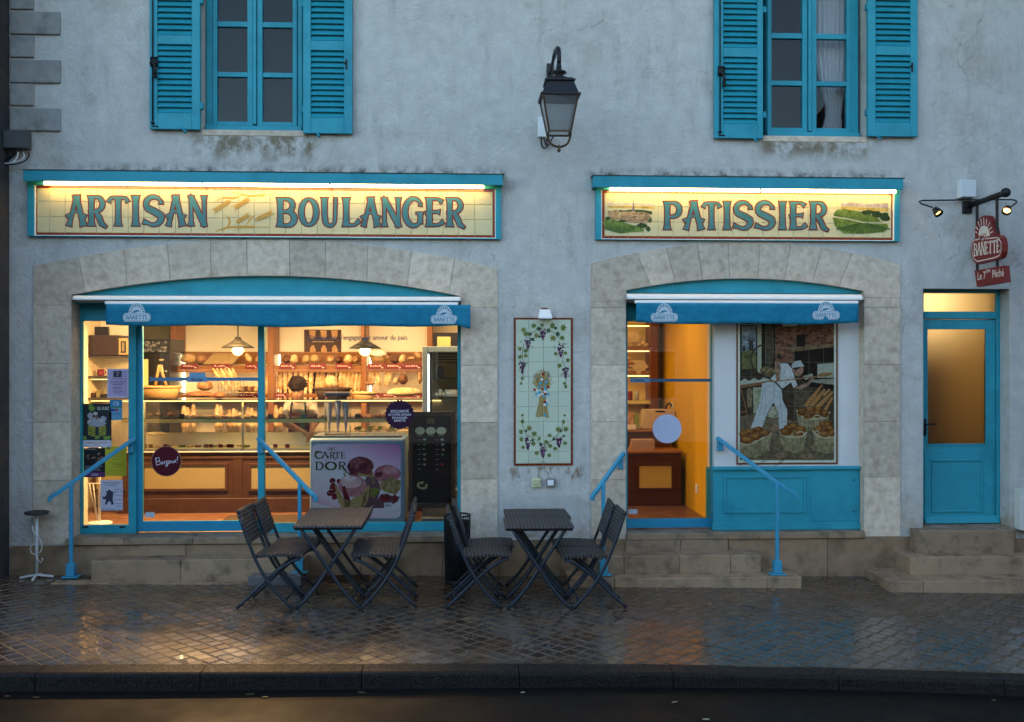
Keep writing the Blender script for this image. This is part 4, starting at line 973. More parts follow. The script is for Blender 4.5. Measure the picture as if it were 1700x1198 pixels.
for k in range(46):
    t = k / 45 * 2 - 1; (st if k % 3 else sd2).rib(fv, [(c0[0] + t * 4.6, c0[1] - 2), (c0[0] + t * 6, c0[1] + 18), (c0[0] + t * 11 + random.uniform(-1, 1), c0[1] + 40 + random.uniform(-2, 2))], [.6, .9, 1.0], .0003 + k * .000008)
st.build('wheat_print', ink((.36, .27, .11)), vp); sd2.build('dark_wheat_print', ink((.17, .115, .045)), vp)
for nm, col, pts in (('red_flower_print', (.30, .02, .012), [U1(490, 885), U1(485, 1085), U1(525, 1150), U1(380, 1090), U1(560, 1055), U2(430, 180)]), ('white_flower_print', (.62, .64, .62), [U1(475, 955), U1(415, 1100), U1(480, 1145), U1(520, 1115), U2(370, 105), U2(455, 160), U2(428, 210)]), ('blue_flower_print', (.05, .34, .50), [U1(455, 1005), U1(515, 1045), U1(440, 1055), U1(437, 1130), U1(525, 1085), U1(560, 1150), U1(530, 990), U2(420, 115), U2(452, 200), U2(370, 75), U2(335, 95), U2(430, 320)])):
    m_ = MB()
    for k, c in enumerate(pts): m_.poly(fv, blob(c[0], c[1], 2.3, 2.2, 9, .15), .0022 + k * .00003)
    m_.build(nm, ink(col), vp)
m_ = MB(); e = [(901.5 + 3.6 * math.cos(k * .4), 768 + 2.2 * math.sin(k * .4)) for k in range(17)]; m_.rib(fv, [(p[0], p[1] - 0) for p in e], .5, .0003); m_.rib(fv, [(899, 768.6), (900.5, 767), (902, 769), (904, 767.2)], .5, .0004); m_.build('mark_print', ink((.2, .2, .16)), vp)
# ------------------------------------------------------------------ tile mural with a baker at his oven
mu = thing('baker_tile_mural', (ax(1306, YP), YP, az_(1306, 770, YP)), 'large tile mural of a baker with peel and bread baskets', 'tile panel')
YM = YP - .012; X_ = lambda a, c: (1215 + a / 4.795, 530 + c / 4.795)
mc = [X_(q, 0)[0] for q in (48, 150, 265, 380, 495, 612, 728, 832)]; mr_ = [528] + [X_(0, q)[1] for q in (105, 225, 340, 458, 575, 690, 808, 925, 1040, 1142)]
b = MB(); b.box(ax(1222, YP), ax(1391.5, YP), YM + .0075, YP - .001, az_(1306, 771, YP), az_(1306, 527, YP)); b.build('grout_bed', GROUTT, mu)
tiles(mu, mc, mr_, YM, TILE_G, gap=.25); tile_border(mu, mc, mr_, YM, 2.2, gap=.2)
fm = PxFr(YM - .0006); NP = [0]
def art(name, col, *polys):
    col = (col[0] * .74, col[1] * .72, col[2] * .66)
    m_ = MB()
    for p in polys: NP[0] += 1; m_.poly(fm, [X_(*q) for q in p], NP[0] * .00003)
    return m_.build(name, ink(col, .28, .5 if sum(col) < .75 else .12), mu)
def artrib(name, col, *ribs):
    col = (col[0] * .78, col[1] * .76, col[2] * .7)
    m_ = MB()
    for p, w in ribs: NP[0] += 1; m_.rib(fm, [X_(*q) for q in p], [u / 4.795 for u in w] if isinstance(w, (list, tuple)) else w / 4.795, NP[0] * .00003)
    return m_.build(name, ink(col, .28), mu)
def ell(cx, cy, rx, ry, n=16): return [(cx + rx * math.cos(2 * math.pi * k / n), cy + ry * math.sin(2 * math.pi * k / n)) for k in range(n)]
art('backdrop_print', (.045, .036, .026), [(65, 0), (812, 0), (812, 1118), (65, 1118)])
art('window_sky_print', (.22, .28, .34), [(78, 50), (196, 50), (196, 260), (78, 260)]); art('cloud_print', (.34, .39, .43), blob(120, 110, 35, 18), blob(165, 190, 25, 12), blob(110, 180, 22, 10))
art('meadow_print', (.16, .16, .065), [(78, 265), (140, 240), (196, 265), (196, 395), (78, 395)]); art('windmill_print', (.03, .03, .03), [(135, 245), (142, 170), (165, 165), (176, 250)], [(85, 250), (90, 210), (105, 210), (110, 250)])
artrib('windmill_sail_print', (.03, .03, .03), ([(120, 155), (170, 195)], 4), ([(137, 110), (150, 230)], 4), ([(180, 160), (120, 200)], 3))
art('window_frame_print', (.40, .42, .32), [(203, 45), (236, 45), (236, 430), (203, 420)], [(66, 35), (236, 35), (236, 50), (66, 46)])
artrib('window_bar_print', (.012, .012, .012), ([(74, 48), (74, 400)], 9), ([(199, 48), (199, 380)], 9), ([(70, 50), (200, 50)], 8))
art('shadow_print', (.02, .018, .015), [(238, 20), (346, 20), (346, 420), (238, 420)]); art('curtain_print', (.085, .075, .05), [(270, 20), (330, 20), (340, 300), (300, 400), (262, 330)])
art('brick_ground_print', (.20, .13, .09), [(345, 0), (812, 0), (812, 205), (495, 240), (490, 345), (345, 345)])
br = {0: [], 1: [], 2: []}
for j in range(17):
    for i in range(14):
        x = 345 + i * 36 + (18 if j % 2 else 0); y = 22 + j * 19.5
        if x > 800 or (y > 195 and x > 455) or y > 330: continue
        br[random.randrange(3)].append([(x + 2, y + 2), (min(812, x + 33), y + 1), (min(812, x + 33), y + 16), (x + 2, y + 17)])
for k, c in ((0, (.24, .085, .045)), (1, (.15, .05, .03)), (2, (.30, .15, .09))): art('brick_print', c, *br[k])
art('vent_print', (.015, .015, .015), [(515, 125), (585, 115), (585, 215), (515, 215)]); art('lintel_print', (.25, .17, .09), [(430, 238), (812, 195), (812, 216), (495, 258)])
art('oven_mouth_print', (.012, .011, .01), [(500, 256), (812, 218), (812, 560), (640, 560), (500, 420)]); art('oven_light_print', (.37, .40, .33), [(680, 355), (812, 345), (812, 462), (680, 465)]); art('counter_print', (.33, .34, .27), [(640, 480), (812, 470), (812, 520), (640, 500)])
artrib('hoop_print', (.05, .032, .022), (arc(285, 320, 135, 125, -100, -235, 14), 13)); art('basket_print', (.13, .10, .05), blob(285, 410, 60, 40, 12, .1)); art('roll_print', (.26, .18, .09), *[blob(250 + 28 * k, 400 + 14 * (k % 2), 17, 13, 9, .1) for k in range(4)])
art('cloth_print', (.40, .42, .35), [(65, 495), (100, 470), (140, 490), (175, 465), (215, 485), (255, 462), (300, 480), (310, 505), (65, 540)]); artrib('plank_print', (.20, .095, .045), ([(65, 535), (320, 495)], 22), ([(70, 550), (95, 640), (122, 755)], 10), ([(65, 740), (110, 730)], 12))
art('jug_print', (.27, .20, .12), [(118, 560), (140, 545), (165, 562), (158, 690), (130, 705), (120, 660)]); art('sack_print', (.37, .38, .26), [(168, 540), (238, 540), (225, 700), (205, 750), (170, 745)], [(270, 780), (320, 690), (355, 690), (368, 780), (340, 790)])
art('oven_base_print', (.065, .045, .03), [(395, 560), (490, 520), (690, 545), (812, 560), (812, 860), (520, 870), (440, 800), (430, 700)]); art('oven_front_print', (.11, .085, .055), [(500, 560), (640, 555), (600, 700), (500, 790)])
art('floor_print', (.17, .13, .08), [(65, 775), (160, 750), (380, 790), (530, 815), (812, 960), (812, 1118), (65, 1118)])
artrib('floor_joint_print', (.07, .055, .035), *[([(65, 800 + 70 * k), (400 + 60 * k, 1118)], 4) for k in range(5)], *[([(150 + 120 * k, 780 + 20 * k), (65, 860 + 100 * k)], 4) for k in range(6)])
art('floor_tile_print', (.29, .19, .12), [(330, 1080), (400, 1050), (440, 1090), (380, 1115)], [(540, 1090), (620, 1065), (660, 1100), (600, 1117)], [(290, 850), (350, 830), (390, 870), (330, 890)], [(620, 1010), (680, 1000), (690, 1040), (640, 1050)])
art('trouser_print', (.47, .51, .52), [(240, 510), (330, 488), (395, 560), (402, 640), (440, 720), (436, 860), (374, 872), (368, 740), (330, 660), (285, 740), (240, 858), (148, 868), (195, 740), (225, 640)])
artrib('trouser_fold_print', (.30, .34, .37), ([(330, 500), (335, 600), (325, 665)], [3, 8, 3]), ([(250, 560), (235, 680), (190, 850)], [3, 6, 3]), ([(380, 600), (395, 720), (400, 860)], [3, 6, 4]))
art('shirt_print', (.50, .54, .55), [(300, 478), (345, 430), (383, 350), (440, 350), (475, 390), (500, 468), (520, 525), (490, 545), (470, 500), (400, 552), (335, 500)]); artrib('apron_string_print', (.03, .03, .03), ([(300, 475), (350, 505), (400, 555)], [5, 12, 12]))
artrib('shirt_fold_print', (.27, .30, .30), ([(420, 400), (400, 430), (385, 420)], 5), ([(425, 405), (410, 440), (400, 445)], 4), ([(470, 460), (440, 500), (400, 540)], [2, 5, 2]))
art('arm_print', (.36, .22, .15), [(340, 340), (385, 345), (390, 400), (376, 490), (352, 502), (345, 430)], [(497, 545), (600, 500), (640, 460), (655, 470), (605, 530), (545, 560)]); art('face_print', (.38, .22, .15), [(478, 385), (562, 378), (570, 400), (556, 440), (530, 455), (500, 442), (480, 420)])
art('hair_print', (.035, .025, .018), [(482, 380), (540, 378), (545, 388), (520, 394), (516, 412), (505, 400), (486, 396)], blob(376, 295, 17, 20, 10, .2)); art('hat_print', (.42, .46, .47), [(473, 372), (490, 335), (545, 325), (576, 374), (530, 378), (480, 386)])
art('sheet_print', (.36, .37, .29), [(560, 450), (638, 430), (650, 458), (585, 482)]); artrib('peel_print', (.28, .14, .06), ([(300, 496), (480, 478), (670, 455)], 9)); art('peel_blade_print', (.36, .20, .085), [(660, 455), (720, 420), (790, 422), (805, 438), (750, 455)])
def basket_(pts, rim): art('basket_print', (.34, .29, .165), pts); artrib('basket_rim_print', (.44, .39, .25), (rim, 12))
def weave(x0, x1, y0, y1, n): artrib('weave_print', (.13, .105, .05), *[([(x0 + (x1 - x0) * (k + .5) / n, y0), (x0 + (x1 - x0) * (.06 + .88 * (k + .5) / n), y1)], [2, 5, 2]) for k in range(n)])
basket_([(510, 730), (780, 735), (745, 870), (700, 900), (560, 880), (525, 820)], [(512, 722), (560, 775), (650, 792), (740, 785), (782, 735)]); weave(530, 770, 790, 885, 11)
BG = (.36, .18, .06); RL = (.20, .072, .018); RH = (.34, .155, .045)
artrib('baguette_print', BG, ([(585, 690), (650, 610), (716, 520)], [30, 32, 10]), ([(625, 695), (690, 620), (738, 556)], [30, 32, 12]), ([(670, 705), (740, 640), (802, 575)], [32, 34, 12]), ([(725, 605), (780, 555)], [26, 14]), ([(740, 720), (800, 620)], [26, 18]))
artrib('baguette_cut_print', (.20, .085, .025), *[([(600 + 16 * k, 668 - 22 * k), (622 + 16 * k, 664 - 22 * k)], 4) for k in range(7)], *[([(650 + 14 * k, 668 - 18 * k), (672 + 14 * k, 664 - 18 * k)], 4) for k in range(6)], *[([(700 + 14 * k, 690 - 15 * k), (722 + 14 * k, 686 - 15 * k)], 4) for k in range(6)])
def rolls(lst): art('roll_print', RL, *[ell(*q) for q in lst]); art('roll_top_print', RH, *[ell(q[0] - q[2] * .12, q[1] - q[3] * .28, q[2] * .62, q[3] * .5) for q in lst])
rolls([(555, 735, 35, 32), (625, 715, 40, 26), (690, 718, 32, 20), (605, 765, 40, 26), (680, 752, 42, 32), (742, 750, 30, 30)])
basket_([(380, 900), (595, 900), (570, 1040), (500, 1065), (420, 1045), (385, 960)], [(382, 895), (420, 930), (490, 940), (560, 930), (597, 895)]); weave(392, 585, 940, 1055, 12)
rolls([(490, 848, 36, 26), (452, 862, 40, 28), (432, 895, 46, 32), (545, 876, 44, 28), (528, 902, 46, 26)])
basket_([(640, 895), (812, 900), (812, 1055), (740, 1070), (670, 1050), (650, 970)], [(642, 885), (680, 930), (750, 945), (812, 935)]); weave(655, 812, 945, 1060, 10)
rolls([(745, 836, 52, 34), (690, 876, 42, 28), (778, 868, 36, 26), (735, 912, 40, 26), (794, 905, 22, 30)])
basket_([(65, 990), (120, 1000), (312, 908), (292, 1042), (172, 1106), (65, 1078)], [(65, 985), (122, 998), (220, 955), (314, 908)]); weave(75, 295, 1010, 1085, 13)
rolls([(100, 912, 44, 30), (140, 890, 36, 24), (205, 876, 44, 24), (256, 906, 44, 28), (186, 932, 46, 30), (120, 960, 54, 32)])
artrib('basket_handle_print', (.40, .36, .24), (arc(675, 905, 22, 18, 180, 360, 8), 8), (arc(545, 912, 26, 20, 180, 360, 8), 8), (arc(675, 780, 28, 18, 180, 360, 8), 8))
artrib('tile_joint_print', (.20, .20, .16), *[([(q, 0), (q, 1118)], 1.5) for q in (150, 265, 380, 495, 612, 728)], *[([(65, q), (812, q)], 1.5) for q in (105, 225, 340, 458, 575, 690, 808, 925, 1040)])

# ------------------------------------------------------------------ small fittings on the wall
def small_flood(px0, px1, py0, py1, Yw, lab):
    x0, x1, z0, z1 = rc(px0, py0, px1, py1, Yw - .08); t = thing('floodlight', ((x0 + x1) / 2, Yw, z0), lab, 'lamp'); w = x1 - x0
    b = MB(); b.add([(x0 + w * .13, Yw - .05, z1), (x1 - w * .13, Yw - .05, z1), (x1 - w * .13, Yw - .001, z1), (x0 + w * .13, Yw - .001, z1), (x0, Yw - .12, z0 + .01), (x1, Yw - .12, z0 + .01), (x1, Yw - .01, z0), (x0, Yw - .01, z0)],
                    [(0, 1, 2, 3), (4, 7, 6, 5), (0, 4, 5, 1), (1, 5, 6, 2), (2, 6, 7, 3), (3, 7, 4, 0)]); b.build('housing', WHITE, t, bevel=.006, seg=2)
    b = MB(); b.box((x0 + x1) / 2 - .03, (x0 + x1) / 2 + .03, Yw - .03, Yw - .0012, z1 + .002, z1 + .016); b.build('bracket', mat('rusty', (.12, .06, .04), .7), t)
    b = MB(); b.box(x0 + .008, x1 - .008, Yw - .124, Yw - .1195, z0 + .004, z0 + .016); b.build('rim', ALU, t)
small_flood(893.5, 917, 513, 529.5, 0, 'small white floodlight above the vine tile panel'); small_flood(1302, 1323, 530, 541, YP, 'small white floodlight above the baker mural')
def switch(px0, px1, py0, py1, lab, col, inner):
    x0, x1, z0, z1 = rc(px0, py0, px1, py1); t = thing('light_switch', ((x0 + x1) / 2, 0, z0), lab, 'switch')
    b = MB(); b.box(x0, x1, -.035, -.0015, z0, z1); b.build('case', col, t, bevel=.006, seg=2)
    k = .16; b = MB(); b.box(x0 + (x1 - x0) * k, x1 - (x1 - x0) * k, -.042, -.0355, z0 + (z1 - z0) * (k + .05), z1 - (z1 - z0) * k); b.build('rocker', inner, t, bevel=.004)
IVORY = mat('ivory_plastic', (.62, .60, .36), .4)
switch(883, 897.5, 793.5, 808, 'ivory switch under the vine tile panel', IVORY, mat('ivory_rocker', (.45, .46, .26), .4)); switch(906, 921, 793.5, 808, 'grey socket box with white lid under the vine panel', mat('grey_plastic', (.22, .19, .18), .5), WHITE)
x0, x1, z0, z1 = rc(17, 220.5, 55, 251); t = thing('junction_box', ((x0 + x1) / 2, 0, z0), 'grey electric junction box with loose cables on the house corner', 'box')
b = MB(); b.box(x0 + .0, x1, -.14, -.0295, z0, z1); b.build('case', mat('grey_box', (.085, .085, .085), .6, mott=.1), t, bevel=.008)
b = MB(); b.box(x0 - .002, x1 + .004, -.146, -.1405, z0 + .004, z1 - .004); b.build('lid', mat('grey_box'), t, bevel=.003)
for (pts, r_, m_) in (([(30, 252), (29, 262), (26, 272), (10, 272), (0, 270)], .006, WHITE), ([(48, 252), (50, 262), (42, 272), (25, 274), (0, 273)], .006, IRON), ([(26, 252), (20, 258), (12, 268), (4, 268)], .016, IRON), ([(38, 252), (44, 262), (36, 268), (14, 270)], .005, WHITE)):
    b = MB(); b.tube([at(p[0], p[1], -.09) for p in curve(*pts, n=10)], r_, 6); b.build('cable', m_, t, smooth=True)
x0, x1, z0, z1 = rc(1692.5, 812, 1740, 880, -.1); t = thing('mailbox', ((x0 + x1) / 2, 0, z0), 'white letter box cut off by the picture edge', 'mailbox')
b = MB(); b.box(x0, x1, -.12, -.0015, z0, z1); b.build('case', mat('mail_white', (.55, .56, .52), .45), t, bevel=.008, seg=2)
b = MB(); b.box(x0 + .03, x1 - .03, -.126, -.1205, z1 - .09, z1 - .06); b.build('flap', ALU, t)

# ------------------------------------------------------------------ wall lantern
YLn = -.60; lc = at(928, 190, YLn); lt = thing('wall_lantern', (lc.x, 0, az_(915, 140)), 'black four-sided street lantern hanging from a wall bracket', 'lantern')
BRASS = mat('aged_brass', (.075, .045, .022), .42, metal=.5, mott=.3, mscale=40); RUSTB = mat('lantern_black', (.016, .014, .016), .38, mott=.2, mscale=25)
Zl = lambda py: az_(928, py, YLn); cx, cy = lc.x, YLn
hw = lambda px: px / (F / 9.0) / 2
def frust(mb, z0, h0, z1, h1): mb.lathe([(h0 * 1.41421, z0), (h1 * 1.41421, z1)], (cx, cy, 0), 4, ph=.5)
ht, hb_ = hw(58), hw(36); zt, zb = Zl(163), Zl(221)
b = MB()
for sx in (-1, 1):
    for sy in (-1, 1): b.tube([(cx + sx * hb_, cy + sy * hb_, zb), (cx + sx * ht, cy + sy * ht, zt)], .011, 4)
for (h_, z) in ((hb_, zb), (ht, zt)):
    for s_ in (-1, 1): b.tube([(cx - h_, cy + s_ * h_, z), (cx + h_, cy + s_ * h_, z)], .011, 4); b.tube([(cx + s_ * h_, cy - h_, z), (cx + s_ * h_, cy + h_, z)], .011, 4)
b.build('cage', BRASS, lt)
TEXG = glass('cathedral_glass', (.86, .88, .90), .25, 1.5); tn = TEXG.node_tree
tb = tn.nodes.new('ShaderNodeBsdfTranslucent'); tb.inputs[0].default_value = (.55, .57, .58, 1); tmx = [q for q in tn.nodes if q.type == 'MIX_SHADER'][0]; t2 = tn.nodes.new('ShaderNodeMixShader'); t2.inputs[0].default_value = .5
tnode = [q for q in tn.nodes if q.type == 'BSDF_TRANSPARENT'][0]; tn.links.new(tnode.outputs[0], t2.inputs[1]); tn.links.new(tb.outputs[0], t2.inputs[2]); tn.links.new(t2.outputs[0], tmx.inputs[1])
vz = tn.nodes.new('ShaderNodeTexVoronoi'); vz.inputs['Scale'].default_value = 90; bp = tn.nodes.new('ShaderNodeBump'); bp.inputs['Strength'].default_value = .7; bp.inputs['Distance'].default_value = .006; gq = tn.nodes.new('ShaderNodeNewGeometry')
tn.links.new(gq.outputs['Position'], vz.inputs['Vector']); tn.links.new(vz.outputs[0], bp.inputs['Height'])
for q in tn.nodes:
    if q.type == 'BSDF_GLOSSY': tn.links.new(bp.outputs[0], q.inputs['Normal'])
for (ux, uy) in ((0, -1), (0, 1), (-1, 0), (1, 0)):
    g = MB(); q = [(-1, zb, hb_), (1, zb, hb_), (1, zt, ht), (-1, zt, ht)]
    g.add([(cx + (s_ * h_ if ux == 0 else ux * (h_ - .003)), cy + (s_ * h_ if uy == 0 else uy * (h_ - .003)), z) for s_, z, h_ in q], [(0, 1, 2, 3)]); g.build('pane', TEXG, lt)
b = MB(); frust(b, zt - .006, hw(66), zt + .012, hw(66)); frust(b, zt + .0121, hw(60), Zl(139), hw(44)); frust(b, Zl(139) + .0002, hw(50), Zl(136), hw(50)); frust(b, Zl(136) + .0002, hw(44), Zl(133), hw(40)); b.build('hood', RUSTB, lt, bevel=.003)
b = MB(); zz = lambda py: Zl(py); b.lathe([(hw(34), zz(133.5)), (hw(28), zz(129)), (hw(15), zz(128)), (hw(13), zz(124)), (hw(26), zz(121)), (hw(24), zz(118.5)), (hw(10), zz(117)), (hw(8), zz(107)), (hw(5), zz(104))], (cx, cy, 0), 16); b.build('finial', RUSTB, lt, smooth=True)
b = MB()
for sx in (-1, 1): b.tube([(cx + sx * p[0], cy, p[1]) for p in curve((hb_ * 1.1, zb), (hb_ * .9, Zl(236)), (hb_ * .95, Zl(241)), (0.02, Zl(243)), (0, Zl(244)), n=10)], .011, 6)
b.lathe([(.004, Zl(253)), (.017, Zl(250)), (.018, Zl(248)), (.008, Zl(246)), (.016, Zl(243)), (.006, Zl(240))], (cx, cy, 0), 12); b.build('base_bracket', BRASS, lt, smooth=True)
pw = at(913, 120); b = MB(); x0, x1, z0, z1 = rc(907.5, 106, 919, 137); b.box(x0, x1, -.03, -.0015, z0, z1); b.build('wall_plate', RUSTB, lt, bevel=.003)
mid = (x0 + x1) / 2; topz = Zl(75)
b = MB(); b.tube(curve((mid, -.03, (z0 + z1) / 2), (mid, -.16, (z0 + z1) / 2 - .02), (cx - .02, -.22, topz + .03), (cx, cy - .08, topz + .10), (cx, cy - .02, Zl(88)), (cx, cy, Zl(105)), n=22), [.016] * 8 + [.02] * 15, 8)
Vc = Vector
b.build('arm', RUSTB, lt, smooth=True)
# cable box beside the lantern
x0, x1, z0, z1 = rc(892.5, 196, 906, 229); t = thing('cable_box', ((x0 + x1) / 2, 0, z0), 'slim white cable box on the wall behind the lantern', 'box')
b = MB(); b.box(x0, x1, -.06, -.0015, z0, z1); b.build('case', WHITE, t, bevel=.006, seg=2)
b = MB(); b.tube([at(*p, -.04) for p in curve((899, 229), (896, 246), (906, 252), (911, 244), (907, 230), n=12)], .008, 6); b.tube([at(*p, -.04) for p in curve((903, 229), (906, 248), (914, 246), (912, 232), (920, 226), n=12)], .007, 6); b.build('cable', IRON, t, smooth=True)

# ------------------------------------------------------------------ hanging shop sign on its arm, square to the wall
XS = 4.972; hs = thing('hanging_sign', (XS, 0, 3.5), 'dark red two-part hanging sign reading BANETTE on an iron arm', 'sign')
RED = mat('sign_red', (.155, .016, .014), .45, mott=.1, mscale=20); REDP = ink((.62, .56, .50), .5)
def uz(px, py):
    """a pixel seen on the sign's face -> distance from the wall, height"""
    a = (px - 850) / F; d = Vector((math.sin(YAW) + a * math.cos(YAW), math.cos(YAW) - a * math.sin(YAW), -(py - 599) / F)); p = CAM + d * ((XS - CAM.x) / d.x); return -p.y, p.z
Hp = lambda a, c: uz(1380 + a / 4.4375, 250 + c / 4.4375)
fh = Fr((XS - .0005, 0, 0), (0, -1, 0), (0, 0, 1), (-1, 0, 0))
def slab_x(pts, x0, x1):
    m_ = MB(); n = len(pts); m_.add([(x0, -p[0], p[1]) for p in pts] + [(x1, -p[0], p[1]) for p in pts], [tuple(range(n)), tuple(range(2 * n - 1, n - 1, -1))] + [(i, (i + 1) % n, (i + 1) % n + n, i + n) for i in range(n)]); return m_
out = [(1060, 640), (1057, 590), (1072, 530), (1095, 492), (1125, 475), (1155, 480), (1182, 520), (1200, 570), (1210, 622), (1235, 622), (1255, 645), (1265, 690), (1262, 745), (1250, 785), (1225, 800), (1150, 818), (1075, 836), (1048, 815), (1030, 770), (1026, 720), (1035, 675)]
slab_x([Hp(*p) for p in out], XS, XS + .05).build('name_board', RED, hs)
slab_x([Hp(*p) for p in ((1056, 882), (1274, 845), (1286, 968), (1072, 1002))], XS, XS + .05).build('lower_board', RED, hs)
m_ = MB(); HR = lambda pts, w, d: m_.rib(fh, [Hp(*p) for p in pts], w, d)
for a, c in (((1075, 605), (1062, 595)), ((1083, 580), (1066, 560)), ((1096, 560), (1082, 522)), ((1110, 548), (1102, 500)), ((1126, 545), (1124, 490)), ((1142, 548), (1147, 500)), ((1156, 560), (1170, 525)), ((1166, 580), (1184, 562)), ((1172, 605), (1192, 595))): HR([a, c], .012, .0004)
m_.poly(fh, [Hp(*p) for p in ((1085, 622), (1090, 585), (1105, 558), (1127, 550), (1150, 560), (1165, 590), (1170, 625), (1140, 635))], .0003)
ol = [(1060, 655), (1210, 640), (1235, 642), (1252, 675), (1252, 735), (1240, 770), (1210, 785), (1080, 815), (1055, 800), (1040, 760), (1036, 705), (1045, 670), (1060, 655)]
HR(ol, .010, .0005)
def shear_word(mb, s_, p0, p1, hgt, d):
    (u0, z0), (u1, z1) = p0, p1; k = (z1 - z0) / (u1 - u0)
    class SF:
        def __call__(s, a, b_, dd=0): return fh(a, b_ + (a - u0) * k, dd)
    word(mb, None, SF(), s_, u0, u1, z0, z0 + hgt, d)
shear_word(m_, 'BANETTE', Hp(1050, 778), Hp(1245, 748), .125, .0006)
fs = Fr((XS - .0005, 0, 0), (0, -1, 0), (0, 0, 1), (-1, 0, 0)); u0, z0 = Hp(1075, 958); u1, z1 = Hp(1258, 930)
class SF2:
    def __call__(s, a, b_, dd=0): return fs(a, b_ + (a - u0) * (z1 - z0) / (u1 - u0), dd)
text(m_, SF2(), 'Le 7', u0 + .005, z0 + .045, .075, .0006, 'LEFT', .85); text(m_, SF2(), 'ème', u0 + .165, z0 + .085, .04, .0006, 'LEFT', .8); text(m_, SF2(), 'Péché', u0 + .275, z0 + .045, .075, .0006, 'LEFT', .82)
m_.build('sign_lettering', REDP, hs)
m2_ = MB()
for a, c in (((1068, 665), (1120, 600)), ((1085, 668), (1135, 605)), ((1102, 690), (1150, 590))): m2_.rib(fh, [Hp(*a), Hp((a[0] + c[0]) / 2 + 6, (a[1] + c[1]) / 2), Hp(*c)], [.006, .022, .006], .0009)
m2_.build('ear_print', RED, hs)
m3_ = MB()
for a, c in (((1072, 662), (1118, 606)), ((1106, 684), (1148, 596))): m3_.rib(fh, [Hp(*a), Hp(*c)], .006, .0013)
m3_.build('ear_line_print', REDP, hs)
b = MB(); x0, x1, z0, z1 = rc(1597, 334, 1612, 354); b.box(x0, x1, -.03, -.0015, z0, z1); b.build('wall_plate', IRON, hs, bevel=.003)
za = Hp(1040, 410)[1] + .02; b = MB(); b.tube([(XS + .012, -.02, za), (XS + .02, -.62, za + .02)], .028, 10); b.ball((XS + .02, -.645, za + .02), .045, n=12, m=8); b.build('arm', IRON, hs, smooth=True)
b = MB()
for q in ((1052, 0), (1198, 0)):
    u = Hp(q[0], 450)[0] + .01; b.tube([(XS + .025, -u, za), (XS + .025, -u - .005, 2.90)], .014, 8)
b.build('hanger', IRON, hs)
# two lit spotlights on a bent bar
sp_ = thing('spotlight_bar', (XS, 0, 3.6), 'thin iron bar with two lit spotlights over the hanging sign', 'lamp'); YB = -.10
b = MB(); b.tube([at(*p, y) for p, y in (((1548, 344), -.30), ((1530, 338), -.16), ((1526, 334.5), -.10), ((1531, 332.5), -.07), ((1600, 331.5), -.06), ((1680, 331), -.07), ((1687, 332.5), -.12), ((1688, 336), -.20), ((1678, 343), -.30))], .0075, 8); b.build('bar', IRON, sp_, smooth=True)
GLOW = mat('spot_glow', (.9, .6, .3), .4, emit=(1.0, .42, .09), estr=2.2)
for (p0, p1) in (((1551, 345), (1561, 357)), ((1674, 343), (1670, 353))):
    a = at(*p0, -.30); c = at(*p1, -.36); d = (c - a).normalized(); rot = d.to_track_quat('Z', 'Y').to_matrix()
    m_ = MB(); m_.lathe([(.012, 0), (.028, .012), (.038, .05), (.044, .085), (.040, .086), (.034, .055)], (0, 0, 0), 14); m_.v = [a + rot @ v for v in m_.v]; m_.build('spot_head', IRON, sp_, smooth=True)
    m_ = MB(); m_.lathe([(.001, .058), (.031, .060)], (0, 0, 0), 14); m_.v = [a + rot @ v for v in m_.v]; m_.build('spot_lens', GLOW, sp_)
x0, x1, z0, z1 = rc(1594.5, 298, 1619, 327.5, -.08); t = thing('weather_box', ((x0 + x1) / 2, 0, z0), 'white square junction box above the hanging sign arm', 'box')
b = MB(); b.box(x0, x1, -.08, -.0015, z0, z1); b.build('case', WHITE, t, bevel=.006, seg=2); b = MB(); b.box(x0 + .004, x1 + .004, -.10, -.0805, z0 + .003, z1 - .003); b.build('lid', mat('box_lid', (.55, .57, .58), .4), t, bevel=.005)

# ------------------------------------------------------------------ steps
def steps(label, tiers, base):
    t = thing('stone_steps', ((tiers[0][0][0] + tiers[0][0][-1]) / 2, -.2, 0), label, 'steps')
    for (xs, y0, y1, zt, zb) in tiers:
        for a, c in zip(xs, xs[1:]):
            b = MB(); b.box(a + .0012, c - .0012, y0, y1, zb, zt + random.uniform(-.001, .001)); b.build('step_stone', STEPS, t, bevel=.007, seg=2)
    return t
steps('single long limestone step below the wide shop window', [([ax(151, -.26), ax(300, -.26), ax(505, -.26)], -.26, -.0285, .222, -.15)], 0)
steps('three limestone steps leading up to the glass exit door', [([ax(1037), ax(1128), ax(1206.5)], -.05, -.0285, .325, .215), ([ax(975, -.3), ax(1036, -.3), ax(1128, -.3), ax(1213, -.3), ax(1264, -.3)], -.30, -.0285, .222, .055), ([ax(945, -.5), ax(1020, -.5), ax(1274, -.5), ax(1331, -.5)], -.50, -.0285, .058, -.2)], 0)
st = steps('worn limestone steps with rounded landing below the house door', [([ax(1511, -.34), 6.6], -.34, -.027, .195, .0), ([ax(1478, -.62), ax(1534, -.62), 6.8], -.62, -.027, .03, -.35)], 0)
xa, xb = ax(1522, -.18), ax(1692, -.18)
pts = [(xa, -.027), (xa, -.10)] + [(xa + .08 - .08 * math.cos(R(a)), -.10 - .09 * math.sin(R(a))) for a in range(0, 91, 15)] + [(xb - .08 + .08 * math.sin(R(a)), -.10 - .09 * math.cos(R(a))) for a in range(0, 91, 15)] + [(xb, -.027)]
b = MB(); b.zprism(pts, .192, dz0 - .002); b.build('landing_stone', STEPS, st, bevel=.008, seg=2)
b = MB(); b.box(dx0 + .001, dx1 - .001, -.026, .45, dz0 - .05, dz0 + .002); b.build('threshold', STEPS, st)
